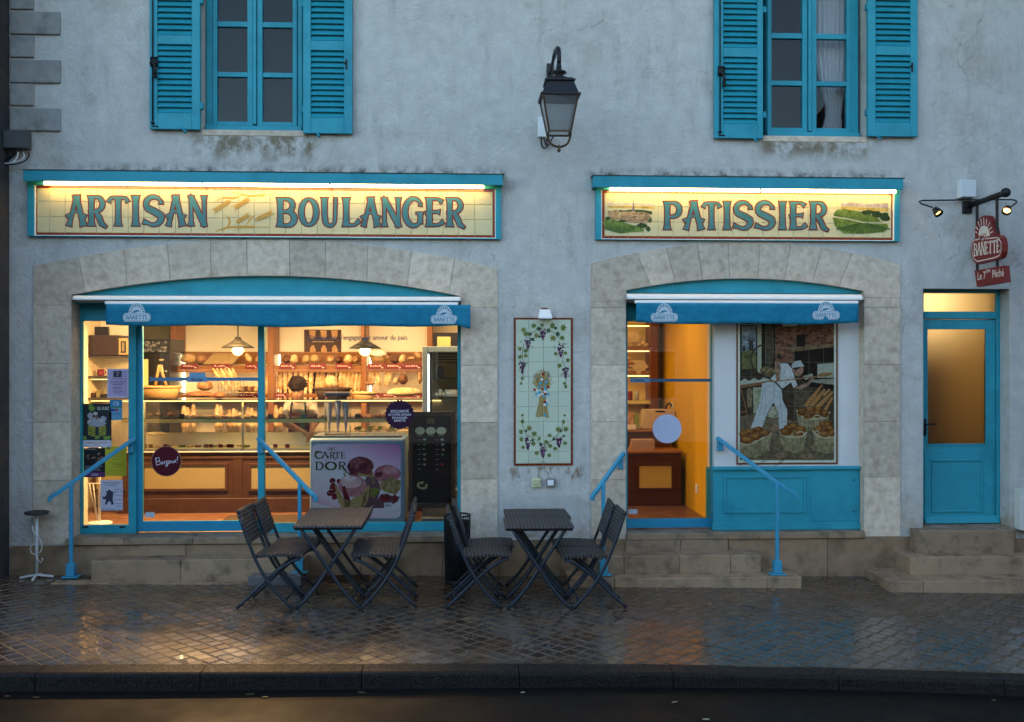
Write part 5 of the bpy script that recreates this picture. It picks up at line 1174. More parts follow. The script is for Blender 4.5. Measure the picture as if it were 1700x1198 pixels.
xa, xb = ax(411.7, -.45), ax(500, -.45); t = tag(MB().box(xa, xb, -.45, -.12, gz(xa, -.4) - .02, gz(xa, -.4) + .075).build('granite_slab', mat('grey_granite', (.12, .12, .13), .35, mott=.3, mscale=80, rnoise=(8, .2, .5)), bevel=.006, seg=2), 'grey granite block carrying a handrail post', 'stone block')
gt = thing('foot_grate', (ax(570, -.18), -.18, gz(ax(570), -.2)), 'rusty foot grate let into the paving under the table', 'grate')
xa, xb = ax(527, -.2), ax(612, -.2); b = MB(); zz = gz((xa + xb) / 2, -.2) + .004
RUST = mat('rust_iron', (.06, .028, .014), .7, mott=.3, mscale=30)
b.box(xa, xb, -.31, -.30, zz - .02, zz + .008); b.box(xa, xb, -.07, -.06, zz - .02, zz + .008); b.box(xa, xa + .012, -.30, -.07, zz - .02, zz + .0075); b.box(xb - .012, xb, -.30, -.07, zz - .02, zz + .0075); b.build('frame', RUST, gt)
for k in range(9): b = MB(); y = -.288 + .026 * k; b.box(xa + .0125, xb - .0125, y, y + .01, zz - .016, zz + .004); b.build('bar', RUST, gt)

# ------------------------------------------------------------------ handrails
def handrail(label, rail, post, zbase, bracket):
    t = thing('handrail', (post[0], post[1], zbase), label, 'handrail')
    b = MB(); b.tube(rail, .026, 4); b.build('rail', RAIL, t, bevel=.008, seg=2)
    b = MB(); b.tube([(post[0], post[1], zbase + .004), (post[0], post[1], post[2])], .024, 4); b.build('post', RAIL, t, bevel=.006)
    b = MB(); b.box(post[0] - .037, post[0] + .037, post[1] - .037, post[1] + .037, zbase + .012, zbase + .13); b.box(post[0] - .075, post[0] + .075, post[1] - .06, post[1] + .06, zbase - .001, zbase + .012); b.build('base_plate', RAIL, t, bevel=.005)
    b = MB(); b.box(*bracket); b.build('bracket', RAIL, t, bevel=.004)
def rl(pts): return [at(p[0], p[1], p[2]) for p in pts]
r1 = rl([(224, 727, .15), (112, 806, -.18), (97, 817, -.21), (88, 822, -.22), (83, 826, -.22), (81.5, 832, -.22)])
pp = at(118, 803, -.165); handrail('teal handrail ending on the pale strip beside the posters', r1, (pp.x, -.165, pp.z), gz(pp.x, -.3) + .009, (ax(213, .17), ax(222, .17), .15, .189, az_(218, 751, .17), az_(218, 733, .17)))
r2 = rl([(428, 727, .15), (498, 799, -.24), (512, 814, -.28), (520, 821, -.30), (524, 826, -.30), (524.5, 833, -.30)])
pp = at(497.5, 800, -.24); handrail('teal handrail with its post on the granite block', r2, (pp.x, -.24, pp.z), gz(pp.x, -.4) + .075, (ax(427.5, .17), ax(437, .17), .15, .195, az_(432, 752, .17), az_(432, 733, .17)))
r3 = rl([(1036, 752, -.02), (1003, 797, -.32), (992, 813, -.36), (986, 820, -.37), (983.5, 825, -.37), (983, 831, -.37)])
pp = at(1001, 800, -.32); handrail('short teal handrail on the exit steps behind the chairs', r3, (pp.x, -.345, pp.z), .06, (ax(1026, -.02), ax(1034, -.02), -.045, -.0145, az_(1030, 778, -.02), az_(1030, 757, -.02)))
r4 = rl([(1190, 726, .06), (1289, 800, -.38), (1309, 814, -.42), (1317, 819, -.43), (1321, 823, -.43), (1322, 829, -.43)])
pp = at(1289, 801, -.38); handrail('teal handrail crossing in front of the baker mural', r4, (pp.x, -.40, pp.z), .06, (ax(1191, .09), ax(1200, .09), .06, YP - .0005, az_(1196, 748, .09), az_(1196, 731, .09)))

# ------------------------------------------------------------------ folding chairs and tables
def wicker(name, ax_, col):
    m = mat(name, col, .5, mott=.25, mscale=25); n = m.node_tree.nodes; l = m.node_tree.links
    tc = n.new('ShaderNodeTexCoord'); mp = n.new('ShaderNodeMapping'); l.new(tc.outputs['Object'], mp.inputs[0])
    w1_ = n.new('ShaderNodeTexWave'); w1_.bands_direction = ax_[0]; w1_.inputs['Scale'].default_value = 10; w1_.inputs['Distortion'].default_value = .6; w1_.inputs['Detail Scale'].default_value = 4
    w2_ = n.new('ShaderNodeTexWave'); w2_.bands_direction = ax_[1]; w2_.inputs['Scale'].default_value = 24; w2_.inputs['Distortion'].default_value = .4
    l.new(mp.outputs[0], w1_.inputs[0]); l.new(mp.outputs[0], w2_.inputs[0])
    ad = n.new('ShaderNodeMath'); ad.operation = 'ADD'; l.new(w1_.outputs['Fac'], ad.inputs[0]); l.new(w2_.outputs['Fac'], ad.inputs[1])
    bp = n.new('ShaderNodeBump'); bp.inputs['Strength'].default_value = .9; bp.inputs['Distance'].default_value = .006; l.new(ad.outputs[0], bp.inputs['Height']); l.new(bp.outputs[0], n['Principled BSDF'].inputs['Normal'])
    src = n['Principled BSDF'].inputs['Base Color'].links[0].from_socket
    mr = n.new('ShaderNodeMapRange'); mr.inputs[1].default_value = .3; mr.inputs[2].default_value = 1.7; mr.inputs[3].default_value = .25; mr.inputs[4].default_value = 1.35; l.new(ad.outputs[0], mr.inputs[0])
    vm = n.new('ShaderNodeVectorMath'); vm.operation = 'SCALE'; l.new(src, vm.inputs[0]); l.new(mr.outputs[0], vm.inputs[3]); l.new(vm.outputs[0], n['Principled BSDF'].inputs['Base Color'])
    return m
WICK = wicker('wicker_top', ('X', 'Y'), (.070, .062, .062)); WICKB = wicker('wicker_back', ('Z', 'Y'), (.06, .056, .058)); FRAME = mat('blue_grey_metal', (.012, .018, .030), .4, spec=.35, mott=.1, mscale=20)
def sub(mb, pts, th, y0, y1):
    """a strip of thickness th following the (x, z) line pts, between y0 and y1"""
    n = len(pts); P_ = [Vector((p[0], 0, p[1])) for p in pts]; top = []; bot = []
    for i, p in enumerate(P_):
        t = (P_[min(i + 1, n - 1)] - P_[max(i - 1, 0)]).normalized(); q = Vector((-t.z, 0, t.x)); top.append(p + q * th / 2); bot.append(p - q * th / 2)
    mb.prism([(p.x, p.z) for p in top] + [(p.x, p.z) for p in bot[::-1]], y0, y1)
def make_chair():
    r = thing('folding_chair', (0, 0, 0), 'x', 'chair')
    b = MB(); pts = curve((-.09, .432), (.05, .446), (.22, .452), (.31, .436), n=10); sub(b, pts, .026, -.195, .195); b.build('seat', WICK, r, bevel=.009, seg=2)
    b = MB(); sub(b, curve((-.130, .535), (-.175, .67), (-.222, .815), n=6), .030, -.212, .212); b.build('backrest', WICKB, r, bevel=.011, seg=2)
    A_ = curve((-.20, .76), (-.15, .60), (-.105, .46), (-.06, .34), (.02, .20), (.13, .10), (.225, .008), n=14); B_ = curve((.265, .412), (.17, .37), (.06, .31), (-.02, .20), (-.12, .12), (-.235, .008), n=12)
    for s_ in (-1, 1):
        m_ = MB(); m_.tube([(p[0], s_ * .200, p[1]) for p in A_], .0135, 8); m_.build('leg', FRAME, r, smooth=True)
        m_ = MB(); m_.tube([(p[0], s_ * .172, p[1]) for p in B_], .0135, 8); m_.build('leg', FRAME, r, smooth=True)
        m_ = MB(); m_.box(.235, .285, s_ * .172 - .006, s_ * .172 + .006, .395, .43); m_.build('seat_bracket', FRAME, r)
    for (x, z, w) in ((.165, .075, .2), (-.165, .08, .172), (.24, .405, .172), (-.085, .415, .2)):
        m_ = MB(); m_.tube([(x, -w, z), (x, w, z)], .009, 6); m_.build('crossbar', FRAME, r, smooth=True)
    return r
def make_table():
    r = thing('folding_table', (0, 0, 0), 'x', 'table')
    b = MB(); b.box(-.285, .285, -.243, .243, .672, .700); b.build('table_top', WICK, r, bevel=.01, seg=2)
    b = MB(); b.tube([(-.27, -.2, .664), (-.27, .2, .664)], .012, 6); b.tube([(.27, -.2, .664), (.27, .2, .664)], .012, 6); b.tube([(-.27, -.2, .664), (.27, -.2, .664)], .012, 6); b.tube([(-.27, .2, .664), (.27, .2, .664)], .012, 6); b.build('apron_frame', FRAME, r)
    A_ = curve((-.225, .665), (-.12, .50), (.0, .34), (.08, .21), (.14, .10), (.265, .008), n=14)
    for s_ in (-1, 1):
        for k, w in ((1, .2), (-1, .172)):
            m_ = MB(); m_.tube([(k * p[0], s_ * w, p[1]) for p in A_], .0145, 8); m_.build('leg', FRAME, r, smooth=True)
    for x, z, w in ((.19, .07, .2), (-.19, .07, .172), (0, .335, .2)): m_ = MB(); m_.tube([(x, -w, z), (x, w, z)], .009, 6); m_.build('crossbar', FRAME, r, smooth=True)
    return r
chair = make_chair(); table = make_table()
def put(root, first, x, y, rz, label, group):
    z = gz(x, y)
    o = root if first else cluster(root, (x, y, z), rz)
    o.location = (x, y, z); o.rotation_euler = (0, 0, rz); o['label'] = label; o['group'] = group
sets = [('brown-lit wicker', 441, 643, 545), ('black', 787, 994, 896)]
cg, tg = 'folding wicker chairs on the terrace', 'folding wicker tables on the terrace'
first = True
for k, (w, cl, cr, ct) in enumerate(sets):
    where = 'freezer-side set' if k == 0 else 'set by the exit steps'
    for row, Y in ((0, -1.14), (1, -.735)):
        rn = 'road-side' if row == 0 else 'wall-side'
        xl_ = ax(cl, -1.34) ; xr2 = ax(cr, -1.34); xt = ax(ct, -1.34)
        j = (.0 if row == 0 else .045, .0 if row == 0 else -.02)
        put(chair, first, xl_ + j[0], Y, R(random.uniform(-2, 2)), 'folding wicker chair facing the exit door, %s chair of the %s' % (rn, where), cg)
        put(chair, False, xr2 + j[1], Y + .01, math.pi + R(random.uniform(-2, 2)), 'folding wicker chair facing the poster window, %s chair of the %s' % (rn, where), cg)
        put(table, first, xt + (.025 if (k and row) else .0), -1.13 if row == 0 else -.642, R(.6 if row else -.4), 'folding wicker table, %s half of the %s' % (rn, where), tg)
        first = False

# ------------------------------------------------------------------ bin, stand with a round top, neighbour house
YB_ = -.33; p = at(759, 955, YB_); bn = thing('waste_bin', (p.x, YB_, gz(p.x, YB_)), 'dark mesh waste bin behind the chairs', 'bin')
MESHM = mat('bin_mesh', (.018, .019, .022), .5); zz = gz(p.x, YB_); hh = .625
b = MB()
for k in range(30): a = 2 * math.pi * k / 30; b.tube([(p.x + .112 * math.cos(a), YB_ + .112 * math.sin(a), zz + .03), (p.x + .121 * math.cos(a), YB_ + .121 * math.sin(a), zz + hh)], .0045, 4)
b.build('mesh', MESHM, bn)
b = MB(); b.lathe([(.112, zz), (.114, zz + .035), (.108, zz + .036), (.06, zz + .02)], (p.x, YB_, 0), 24); b.build('base_ring', MESHM, bn, smooth=True)
b = MB(); b.lathe([(.102, zz + .04), (.109, zz + hh - .05), (.100, zz + hh - .06), (.09, zz + .06)], (p.x, YB_, 0), 20); b.build('liner', mat('bin_liner', (.014, .014, .016), .35, bump=(25, .8, .01)), bn, smooth=True)
b = MB(); b.tube([(p.x + .123 * math.cos(k * math.pi / 12), YB_ + .123 * math.sin(k * math.pi / 12), zz + hh) for k in range(25)], .009, 6); b.build('rim', MESHM, bn, smooth=True)
p = at(61, 955, -.17); sx, sy = p.x, -.17; z0 = gz(sx, sy); stn = thing('round_top_stand', (sx, sy, z0), 'slim white stand with dark round top and curled wire', 'stand')
zt = az_(63, 849, sy); WM = mat('white_metal', (.55, .55, .53), .45)
b = MB(); b.lathe([(.02, zt - .03), (.10, zt - .022), (.108, zt - .012), (.106, zt), (.09, zt + .004)], (sx, sy, 0), 20); b.build('top', mat('dark_pad', (.035, .035, .035), .6), stn, smooth=True)
b = MB(); b.tube([(sx, sy, z0 + .02), (sx, sy, zt - .03)], .0145, 8); b.build('pole', WM, stn, smooth=True)
b = MB()
for a in (8, 98): c, s_ = math.cos(R(a)) * .145, math.sin(R(a)) * .145; b.tube([(sx - c, sy - s_, z0 + .012), (sx, sy, z0 + .035), (sx + c, sy + s_, z0 + .012)], .012, 4)
b.build('cross_foot', WM, stn)
b = MB(); b.tube([at(q[0], q[1], sy - .02) for q in [(54, 872), (54, 880), (58, 886), (66, 895), (70, 905), (68, 915), (60, 921), (52, 918), (50, 910), (54, 903), (60, 903)]], .005, 6); b.tube([at(q[0], q[1], sy - .02) for q in [(60, 920), (62, 930), (68, 934), (71, 928), (69, 926)]], .005, 6); b.build('curled_wire', WM, stn, smooth=True)
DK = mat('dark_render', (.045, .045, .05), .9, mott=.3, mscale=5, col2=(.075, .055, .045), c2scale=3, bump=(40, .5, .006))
nb = thing('neighbour_shade_block', (WX0 - 2, -.2, 0), 'dark neighbouring house wall at the shop corner', 'building')
b = MB(); b.box(WX0 - 7, WX0 - .004, -1.1, 6, -.4, 9.0); b.build('wall', DK, nb)  # carried forward out of view to shade the near end of the front
b = MB(); b.tube([(WX0 - .0, -.30, -.3), (WX0 - .0, -.30, 9)], .035, 10); b.build('downpipe', mat('zinc_dark', (.035, .037, .042), .5), nb, smooth=True)
b = MB()
for py in (145, 480): z = az_(8, py, -.3); b.tube([(WX0 + .036 * math.cos(a * .5236), -.30 + .040 * math.sin(a * .5236), z) for a in range(13)], .006, 6)
b.build('pipe_clip', IRON, nb)
nr = thing('neighbour_shade_block', (8.5, -1, 0), 'added unseen block shading the front beyond the letter box', 'building')  # added out of view to darken this end of the front
MB().box(6.91, 14, -2.3, 6, -.6, 9.0).build('wall', DK, nr)
# houses across the street; the upper window panes mirror their roofs
OPW = mat('opposite_wall', (.30, .27, .23), .9, mott=.1); 
def house(name, label, x0, x1, y0, y1, ze, zr, along):
    t = thing(name, ((x0 + x1) / 2, y1, -.2), label, 'building')
    MB().box(x0, x1, y0, y1, -.3, ze).build('wall', OPW, t)
    b = MB()
    if along: b.xprism([(y1 + .5, ze - .1), (y1 + .5, ze + .05), ((y0 + y1) / 2, zr), (y0 - .5, ze + .05), (y0 - .5, ze - .1)], x0 - .3, x1 + .3)
    else: b.prism([(x0 - .4, ze - .1), ((x0 + x1) / 2, zr), (x1 + .4, ze - .1)], y0 - .3, y1 + .4)
    b.build('roof', ROOFM, t)
    n = max(2, int((x1 - x0) / 2.6))
    for i in range(n):
        for z in (.9, 3.6):
            xc = x0 + (x1 - x0) * (i + .5) / n; b = MB(); b.box(xc - .45, xc + .45, y1, y1 + .04, z, z + 1.5); w_ = b.build('window', mat('far_white', (.5, .5, .48), .5), t); MB().box(xc - .38, xc + .38, y1 + .041, y1 + .05, z + .08, z + 1.42).build('pane', mat('far_pane', (.02, .022, .025), .1), w_)
house('far_house', 'low tiled house across the street', -16, 4.0, -26, -18.5, 5.2, 7.4, True)
house('far_house', 'long tiled house across the street opposite the exit door', 4.3, 10.2, -27, -18.5, 6.4, 9.0, True)
house('far_house', 'tall gabled house across the street', 10.5, 19.0, -27, -17.5, 7.2, 13.0, False)
# ------------------------------------------------------------------ shop interior: room shell
FZ = .389; CZ = 2.98; RX0, RX1, RY0, RY1 = -4.40, 2.58, .405, 3.30
CREAMW = mat('cream_wall', (.84, .76, .56), .75, mott=.03); ORANGE = mat('ochre_plaster', (.62, .33, .008), .7, mott=.06, mscale=3, bump=(60, .2, .003))
def quad(name, pts, m): return tag(MB().add(pts, [(0, 1, 2, 3)]).build(name, m), kind='structure')
TERRA = mat('terracotta_floor', (.13, .058, .032), .3, mott=.25, mscale=4, col2=(.20, .11, .065), c2scale=5)
quad('shop_floor', [(RX0, .30, FZ), (RX1, .30, FZ), (RX1, RY1, FZ), (RX0, RY1, FZ)], TERRA)
quad('shop_ceiling', [(RX0, RY0, CZ), (RX0, RY1, CZ), (RX1, RY1, CZ), (RX1, RY0, CZ)], mat('ceiling_white', (.75, .68, .52), .8))
quad('shop_back_wall', [(RX0, RY1, FZ), (RX1, RY1, FZ), (RX1, RY1, CZ), (RX0, RY1, CZ)], CREAMW)
quad('shop_side_wall', [(RX0, RY0, FZ), (RX0, RY1, FZ), (RX0, RY1, CZ), (RX0, RY0, CZ)], CREAMW)
quad('shop_side_wall', [(RX1, RY0, FZ), (RX1, RY0, CZ), (RX1, RY1, CZ), (RX1, RY1, FZ)], ORANGE)
b = MB(); b.add([(AL['x1'], RY0, FZ), (AR['x0'], RY0, FZ), (AR['x0'], RY0, CZ), (AL['x1'], RY0, CZ), (RX0, RY0, 2.75), (RX1, RY0, 2.75), (RX1, RY0, CZ), (RX0, RY0, CZ), (RX0, RY0, FZ), (AL['x0'], RY0, FZ), (AL['x0'], RY0, CZ)], [(0, 1, 2, 3), (4, 5, 6, 7), (8, 9, 10, 7)])
tag(b.build('shop_front_wall', CREAMW), kind='structure')
# ceiling lamps that light the shop
CL = mat('ceiling_tube', (.9, .8, .6), .4, emit=(1.0, .62, .24), estr=2.2)
lamp_names = ['over the bread window', 'over the middle of the counter', 'over the ice cream freezer', 'inside the exit door', 'over the poster window']
for k, (x, y, L, e) in enumerate(((-2.4, .62, 1.3, 5.6), (-1.1, 2.3, 1.4, .55), (-.2, .8, 1.0, .9), (1.75, 1.5, .9, .33), (-3.6, 1.3, .8, .7))):
    t = thing('ceiling_lamp', (x, y, CZ), 'lit tube lamp on the shop ceiling %s' % lamp_names[k], 'lamp', 'ceiling lamps inside the shop')
    dropz = .40 if k == 0 else 0.0  # first lamp hung low, hidden by the valance, to cast gold on the paving
    MB().box(x - L / 2, x + L / 2, y - .05, y + .05, CZ - .03 - dropz, CZ - .002 - dropz).build('housing', WHITE, t)
    if dropz:
        for s_ in (-.4, .4): MB().tube([(x + s_, y, CZ - dropz), (x + s_, y, CZ - .002)], .004, 6).build('suspension_wire', IRON, t)
    MB().tube([(x - L / 2 + .03, y, CZ - .05 - dropz), (x + L / 2 - .03, y, CZ - .05 - dropz)], .02, 8).build('tube', CL, t, smooth=True)
    la = bpy.data.lights.new('lamp_light', 'AREA'); la.shape = 'RECTANGLE'; la.size = L; la.size_y = .1; la.energy = 7.6 * e; la.color = (1.0, .57, .21) if e > 2 else ((1.0, .70, .38) if x < 1 else (1.0, .69, .33))
    lo = bpy.data.objects.new('lamp_light', la); COL.objects.link(lo); lo.parent = t; lo.location = (0, 0, -.075 - dropz)
# pendants over the counter
for px, py, lab in ((395, 578, 'lit cone pendant lamp seen through the sliding door'), (606, 579, 'lit cone pendant lamp above the freezer')):
    Y = 1.3; c = at(px, py, Y); t = thing('pendant_lamp', (c.x, Y, CZ), lab, 'lamp'); q = 10.9 / F
    b = MB(); b.lathe([(27 * q, c.z + 1 * q), (12 * q, c.z + 10 * q), (5 * q, c.z + 15 * q), (5 * q, c.z + 17 * q), (4.5 * q, c.z + 15 * q), (26.5 * q, c.z + .5 * q)], (c.x, Y, 0), 28); b.build('shade', mat('pendant_shade', (.03, .028, .024), .45), t, smooth=True)
    b = MB(); b.lathe([(5.6 * q, c.z + 15 * q), (5 * q, c.z + 18 * q), (1.2 * q, c.z + 19 * q), (1.2 * q, CZ - .002)], (c.x, Y, 0), 10); b.build('cord', IRON, t, smooth=True)
    b = MB(); b.ball((c.x, Y, c.z - 1.5 * q), 8 * q, n=14, m=10); b.build('bulb', mat('bulb_glow', (.9, .8, .6), .4, emit=(1.0, .74, .38), estr=5.0), t, smooth=True)
    b = MB(); b.tube([(c.x + 11 * q * math.cos(k * .314), Y, c.z + 11 * q * math.sin(k * .314)) for k in range(10, 21)], .003, 5); b.build('guard_ring', mat('ring_gold', (.7, .5, .25), .3), t, smooth=True)
    la = bpy.data.lights.new('lamp_light', 'POINT'); la.energy = 8; la.color = (1.0, .64, .28); la.shadow_soft_size = .06
    lo = bpy.data.objects.new('lamp_light', la); COL.objects.link(lo); lo.parent = t; lo.location = (0, 0, c.z - 11 * q - CZ)

# ------------------------------------------------------------------ counter with its glass case
YC = 1.5; ct = thing('shop_counter', (ax(450, YC), YC, FZ), 'long wooden shop counter with yellow panels and glass display case', 'counter')
CW = mat('counter_wood', (.048, .022, .013), .35, mott=.25, mscale=9); STEEL = mat('worktop_steel', (.42, .42, .38), .35)
x0, x1 = ax(196, YC), ax(735, YC); zt = az_(440, 748, YC)
MB().box(x0, x1, YC, 2.15, FZ, zt - .035).build('body', CW, ct)
b = MB(); b.box(x0 - .01, x1, YC - .02, 2.16, zt - .035, zt - .012); b.box(x0 - .004, x1, YC - .012, YC - .0005, zt - .09, zt - .06); b.build('moulding', CW, ct, bevel=.005)
MB().box(x0 - .012, x1, YC - .03, 2.17, zt - .012, zt).build('worktop', STEEL, ct)
YEL = mat('counter_yellow', (.22, .175, .08), .5)
for a, c in ((160, 205), (240, 374), (417, 545), (590, 700)):
    rx = rc(a, 773, c, 810.5, YC)
    MB().box(rx[0], rx[1], YC - .006, YC - .0008, rx[2], rx[3]).build('panel', YEL, ct)
    molding('panel_moulding', (rx[0] - .03, rx[1] + .03, rx[2] - .03, rx[3] + .03), YC - .0008, .03, ct, CW, .02)
MB().box(x0, x1, YC - .018, YC - .0006, FZ, FZ + .16).build('kick_board', CW, ct, bevel=.004)
DECK = mat('case_cream', (.66, .57, .41), .5)
MB().box(x0 + .02, x1 - .02, 2.02, 2.04, zt, zt + .165).build('case_back', DECK, ct)
MB().box(x0 + .02, x1 - .02, YC + .03, 2.02, zt + .0006, zt + .012).build('case_deck', DECK, ct)
zs1, zs2 = az_(330, 694, YC + .05), az_(330, 663, YC + .05)
SG = glass('shelf_glass', (.95, .98, .90), 0.02, 1.45)
MB().box(x0, x1, YC + .02, YC + .016 + .42, zs1 - .008, zs1).build('glass_shelf', SG, ct); MB().box(x0, x1, YC, 2.12, zs2 - .008, zs2).build('glass_top', SG, ct)
MB().box(x0, x1, YC - .004, YC + .002, zt + .0005, zs2 - .009).build('glass_front', GLASS, ct)
STRIP = mat('case_strip_light', (.9, .8, .5), .4, emit=(1.0, .68, .22), estr=.4)
MB().box(x0 + .02, x1 - .02, YC + .03, YC + .05, zs1 - .05, zs1 - .009).build('strip_light', mat('brass_strip', (.60, .46, .16), .35), ct)
MB().box(x0 + .02, x1 - .02, YC + .055, YC + .075, zs1 - .03, zs1 - .012).build('strip_light', STRIP, ct)
MB().box(x0 + .02, x1 - .02, YC + .03, YC + .055, zs2 - .022, zs2 - .0085).build('strip_light', STRIP, ct)
for px in (240, 403, 540, 655):
    x = ax(px, YC + .1); MB().tube([(x, YC + .1, zt), (x, YC + .1, zs2 - .009)], .012, 8).build('shelf_post', mat('post_gold', (.62, .50, .28), .35), ct, smooth=True)
# ------------------------------------------------------------------ wall unit behind the counter
YS = 2.90; wu = thing('bread_wall_unit', (ax(500, YS), YS, FZ), 'wooden bread rack with shelves and posts along the shop wall', 'shelf unit')
Zs = lambda py: az_(480, py, YS)
OAK = mat('warm_wood', (.38, .17, .055), .45, mott=.15, mscale=10); SHW = mat('shelf_wood', (.30, .12, .04), .45, mott=.15)
ux0, ux1 = ax(283, YS), ax(722, YS)
for a, c in ((283, 293.5), (445, 454.5), (599.5, 608.5), (709, 718)): MB().box(ax(a, YS), ax(c, YS), YS - .02, RY1, FZ, CZ - .002).build('post', SHW, wu, bevel=.006)
for y, th in ((606.5, .055), (654, .05), (720, .05)): MB().box(ux0, ux1, YS, RY1 - .001, Zs(y) - th, Zs(y)).build('shelf', SHW, wu, bevel=.004)
for k in range(6): z = Zs(604) + .026 * k; MB().box(ux0, ux1, RY1 - .03, RY1 - .002, z, z + .023).build('back_slat', OAK, wu, bevel=.004)
MB().box(ux0, ux1, RY1 - .05, RY1 - .002, Zs(586.5), Zs(585)).build('cornice', OAK, wu, bevel=.004)
for a, c in ((297, 440), (458, 596), (612, 706)): MB().box(ax(a, RY1), ax(c, RY1), RY1 - .008, RY1 - .001, Zs(583), CZ - .05).build('upper_panel', mat('lit_panel', (.88, .82, .66), .7), wu)
MB().box(ux0, ux1, YS + .05, RY1 - .001, FZ, Zs(720) - .05).build('base_cupboard', CW, wu)
HOT = mat('rack_glow', (.9, .8, .6), .4, emit=(1.0, .76, .40), estr=2.2)
for a in (297, 441, 458, 612): MB().box(ax(a, YS) - .014, ax(a, YS) + .014, YS + .22, YS + .25, Zs(652), Zs(588)).build('rack_glow', HOT, wu, bevel=.01)
MB().box(ux0 + .1, ux1 - .1, YS + .012, YS + .03, Zs(606.5) - .072, Zs(606.5) - .0555).build('rack_glow', HOT, wu)  # glowing strip added under the shelf to brighten the baguettes
MB().box(ux0 + .001, ux1 - .001, YS - .004, YS + .008, Zs(606.5) - .085, Zs(606.5) - .0555).build('glow_cover', SHW, wu)  # board added only to hide the glowing strip
MB().box(ax(456, YS), ax(599, YS), RY1 - .05, RY1 - .035, Zs(654), Zs(612)).build('rack_gap_shade', mat('rack_dark', (.06, .025, .01), .6), wu)  # dark sheet added, standing for the shade between the baguettes
TAGM = mat('shelf_tag_red', (.21, .022, .03), .5); TAGW = ink((.7, .6, .5), .6)
tg_ = MB(); tw = MB(); ntag = 0
def stag(px0, px1, py0, py1, Y, where):
    rx = rc(px0, py0, px1, py1, Y); o = MB().box(rx[0], rx[1], Y - .006, Y, rx[2], rx[3]).build('shelf_tag', TAGM)
    tag(o, 'red bread name card %s' % where, 'price tag', 'red name cards on the bread shelves')
    m_ = MB(); w = rx[1] - rx[0]; h = rx[3] - rx[2]
    for k in range(5): xa = rx[0] + w * (.12 + .14 * k); m_.box(xa, xa + w * .10, Y - .0072, Y - .0065, rx[2] + h * .45, rx[2] + h * random.uniform(.55, .75))
    m_.box(rx[0] + w * .78, rx[0] + w * .9, Y - .0072, Y - .0065, rx[2] + h * .12, rx[2] + h * .35); p_ = m_.build('lettering', TAGW, o)
for a, c, wh in ((301, 329, 'below the floury round loaf'), (352.5, 381, 'above the leaning baguette basket'), (408, 428, 'under the split loaf'), (463.5, 491, 'at the rack end above the first standing baguettes'), (513, 541, 'below the pair of seeded loaves'), (557, 585, 'under the wooden slats by the pendant'), (611, 639, 'below the white-lined bread basket'), (640, 668, 'above the paired baguettes near the fridge'), (670, 700, 'beside the fridge on the upper shelf')):
    stag(a, c, 603.5, 612, YS - .021, wh)
for a, c, wh in ((395, 428, 'on the lower shelf left of the slim mullion' if False else 'on the lower shelf beside the mullion'), (456, 476, 'on the lower shelf behind the assistant'), (606, 632, 'behind the wicker bowl of rolls'), (634, 660, 'behind the long floury loaf'), (664, 700, 'behind the long loaf beside the fridge')):
    stag(a, c, 652, 660, YS - .021, wh)
# ------------------------------------------------------------------ bread
def crust(name, c1, c2, bands):
    m = mat(name, c1, .65, mott=.25, mscale=25, col2=c2, c2scale=18, c2lo=.42, c2hi=.62, bump=(60, .5, .006), rand=.25); return m
BAG = crust('baguette_crust', (.58, .34, .13), (.80, .62, .36), 1); LOAF = crust('loaf_crust', (.34, .16, .06), (.56, .37, .18), 1); DARKL = crust('dark_crust', (.10, .038, .016), (.20, .09, .04), 1); SEED = mat('seeded_crust', (.55, .38, .17), .7, mott=.4, mscale=90, bump=(90, 1, .01))
def baguette_mesh():
    b = MB(); n, m = 10, 26; base = 0
    for i in range(m + 1):
        t = i / m; r = .5 * (math.sin(math.pi * min(1, max(0, t * .98 + .01))) ** .33)
        for k in range(n):
            a = 2 * math.pi * k / n; rr = r * (1 + .16 * math.sin(t * 34 + math.sin(a) * 2.2) * (1 if math.sin(a) < .3 else .2))
            b.v.append(Vector((rr * math.cos(a), rr * math.sin(a), t)))
    b.f = [(i * n + k, i * n + (k + 1) % n, (i + 1) * n + (k + 1) % n, (i + 1) * n + k) for i in range(m) for k in range(n)] + [tuple(range(n - 1, -1, -1)), tuple(range(m * n, m * n + n))]
    me = bpy.data.meshes.new('baguette'); me.from_pydata([tuple(v) for v in b.v], [], b.f); me.materials.append(BAG); me.polygons.foreach_set('use_smooth', [True] * len(me.polygons)); return me
BM_ = baguette_mesh()
def baguette(p0, p1, wpx, Y, label, group, dy=0.0):
    a = at(p0[0], p0[1], Y); c = at(p1[0], p1[1], Y + dy); d = c - a; w = wpx / F * (Y + 9.55)
    o = bpy.data.objects.new('baguette', BM_); COL.objects.link(o)
    q = d.to_track_quat('Z', 'Y'); o.matrix_world = Matrix.Translation(a) @ q.to_matrix().to_4x4() @ Matrix.Rotation(random.uniform(-.5, .5), 4, 'Z') @ Matrix.Diagonal((w, w, d.length, 1))
    return tag(o, label, 'bread', group)
L1 = 'pale baguette standing upright in the rack behind the assistant'; G1 = 'baguettes standing in the wall rack'
for k in range(8): baguette((457 + k * 8.3, 654), (455.5 + k * 8.8 + random.uniform(-1, 1), 611), 8.2, 3.02, '%s baguette from the slim mullion in the rack behind the assistant' % ORD[k], G1, .1)
for k in range(3): baguette((440 + k * 1.5, 654), (440 + k * 1.5, 610), 5, 3.05, 'baguette just visible behind the slim teal mullion', 'baguettes behind the mullion', .1)
for k in range(7): baguette((525 + k * 4, 653), (530 + k * 5 + random.uniform(-2, 2), 613 + random.uniform(0, 5)), 7.5, 3.1, '%s baguette leaning in the rack behind the black basket, counted from the assistant' % ORD[k], 'baguettes behind the black basket', .1)
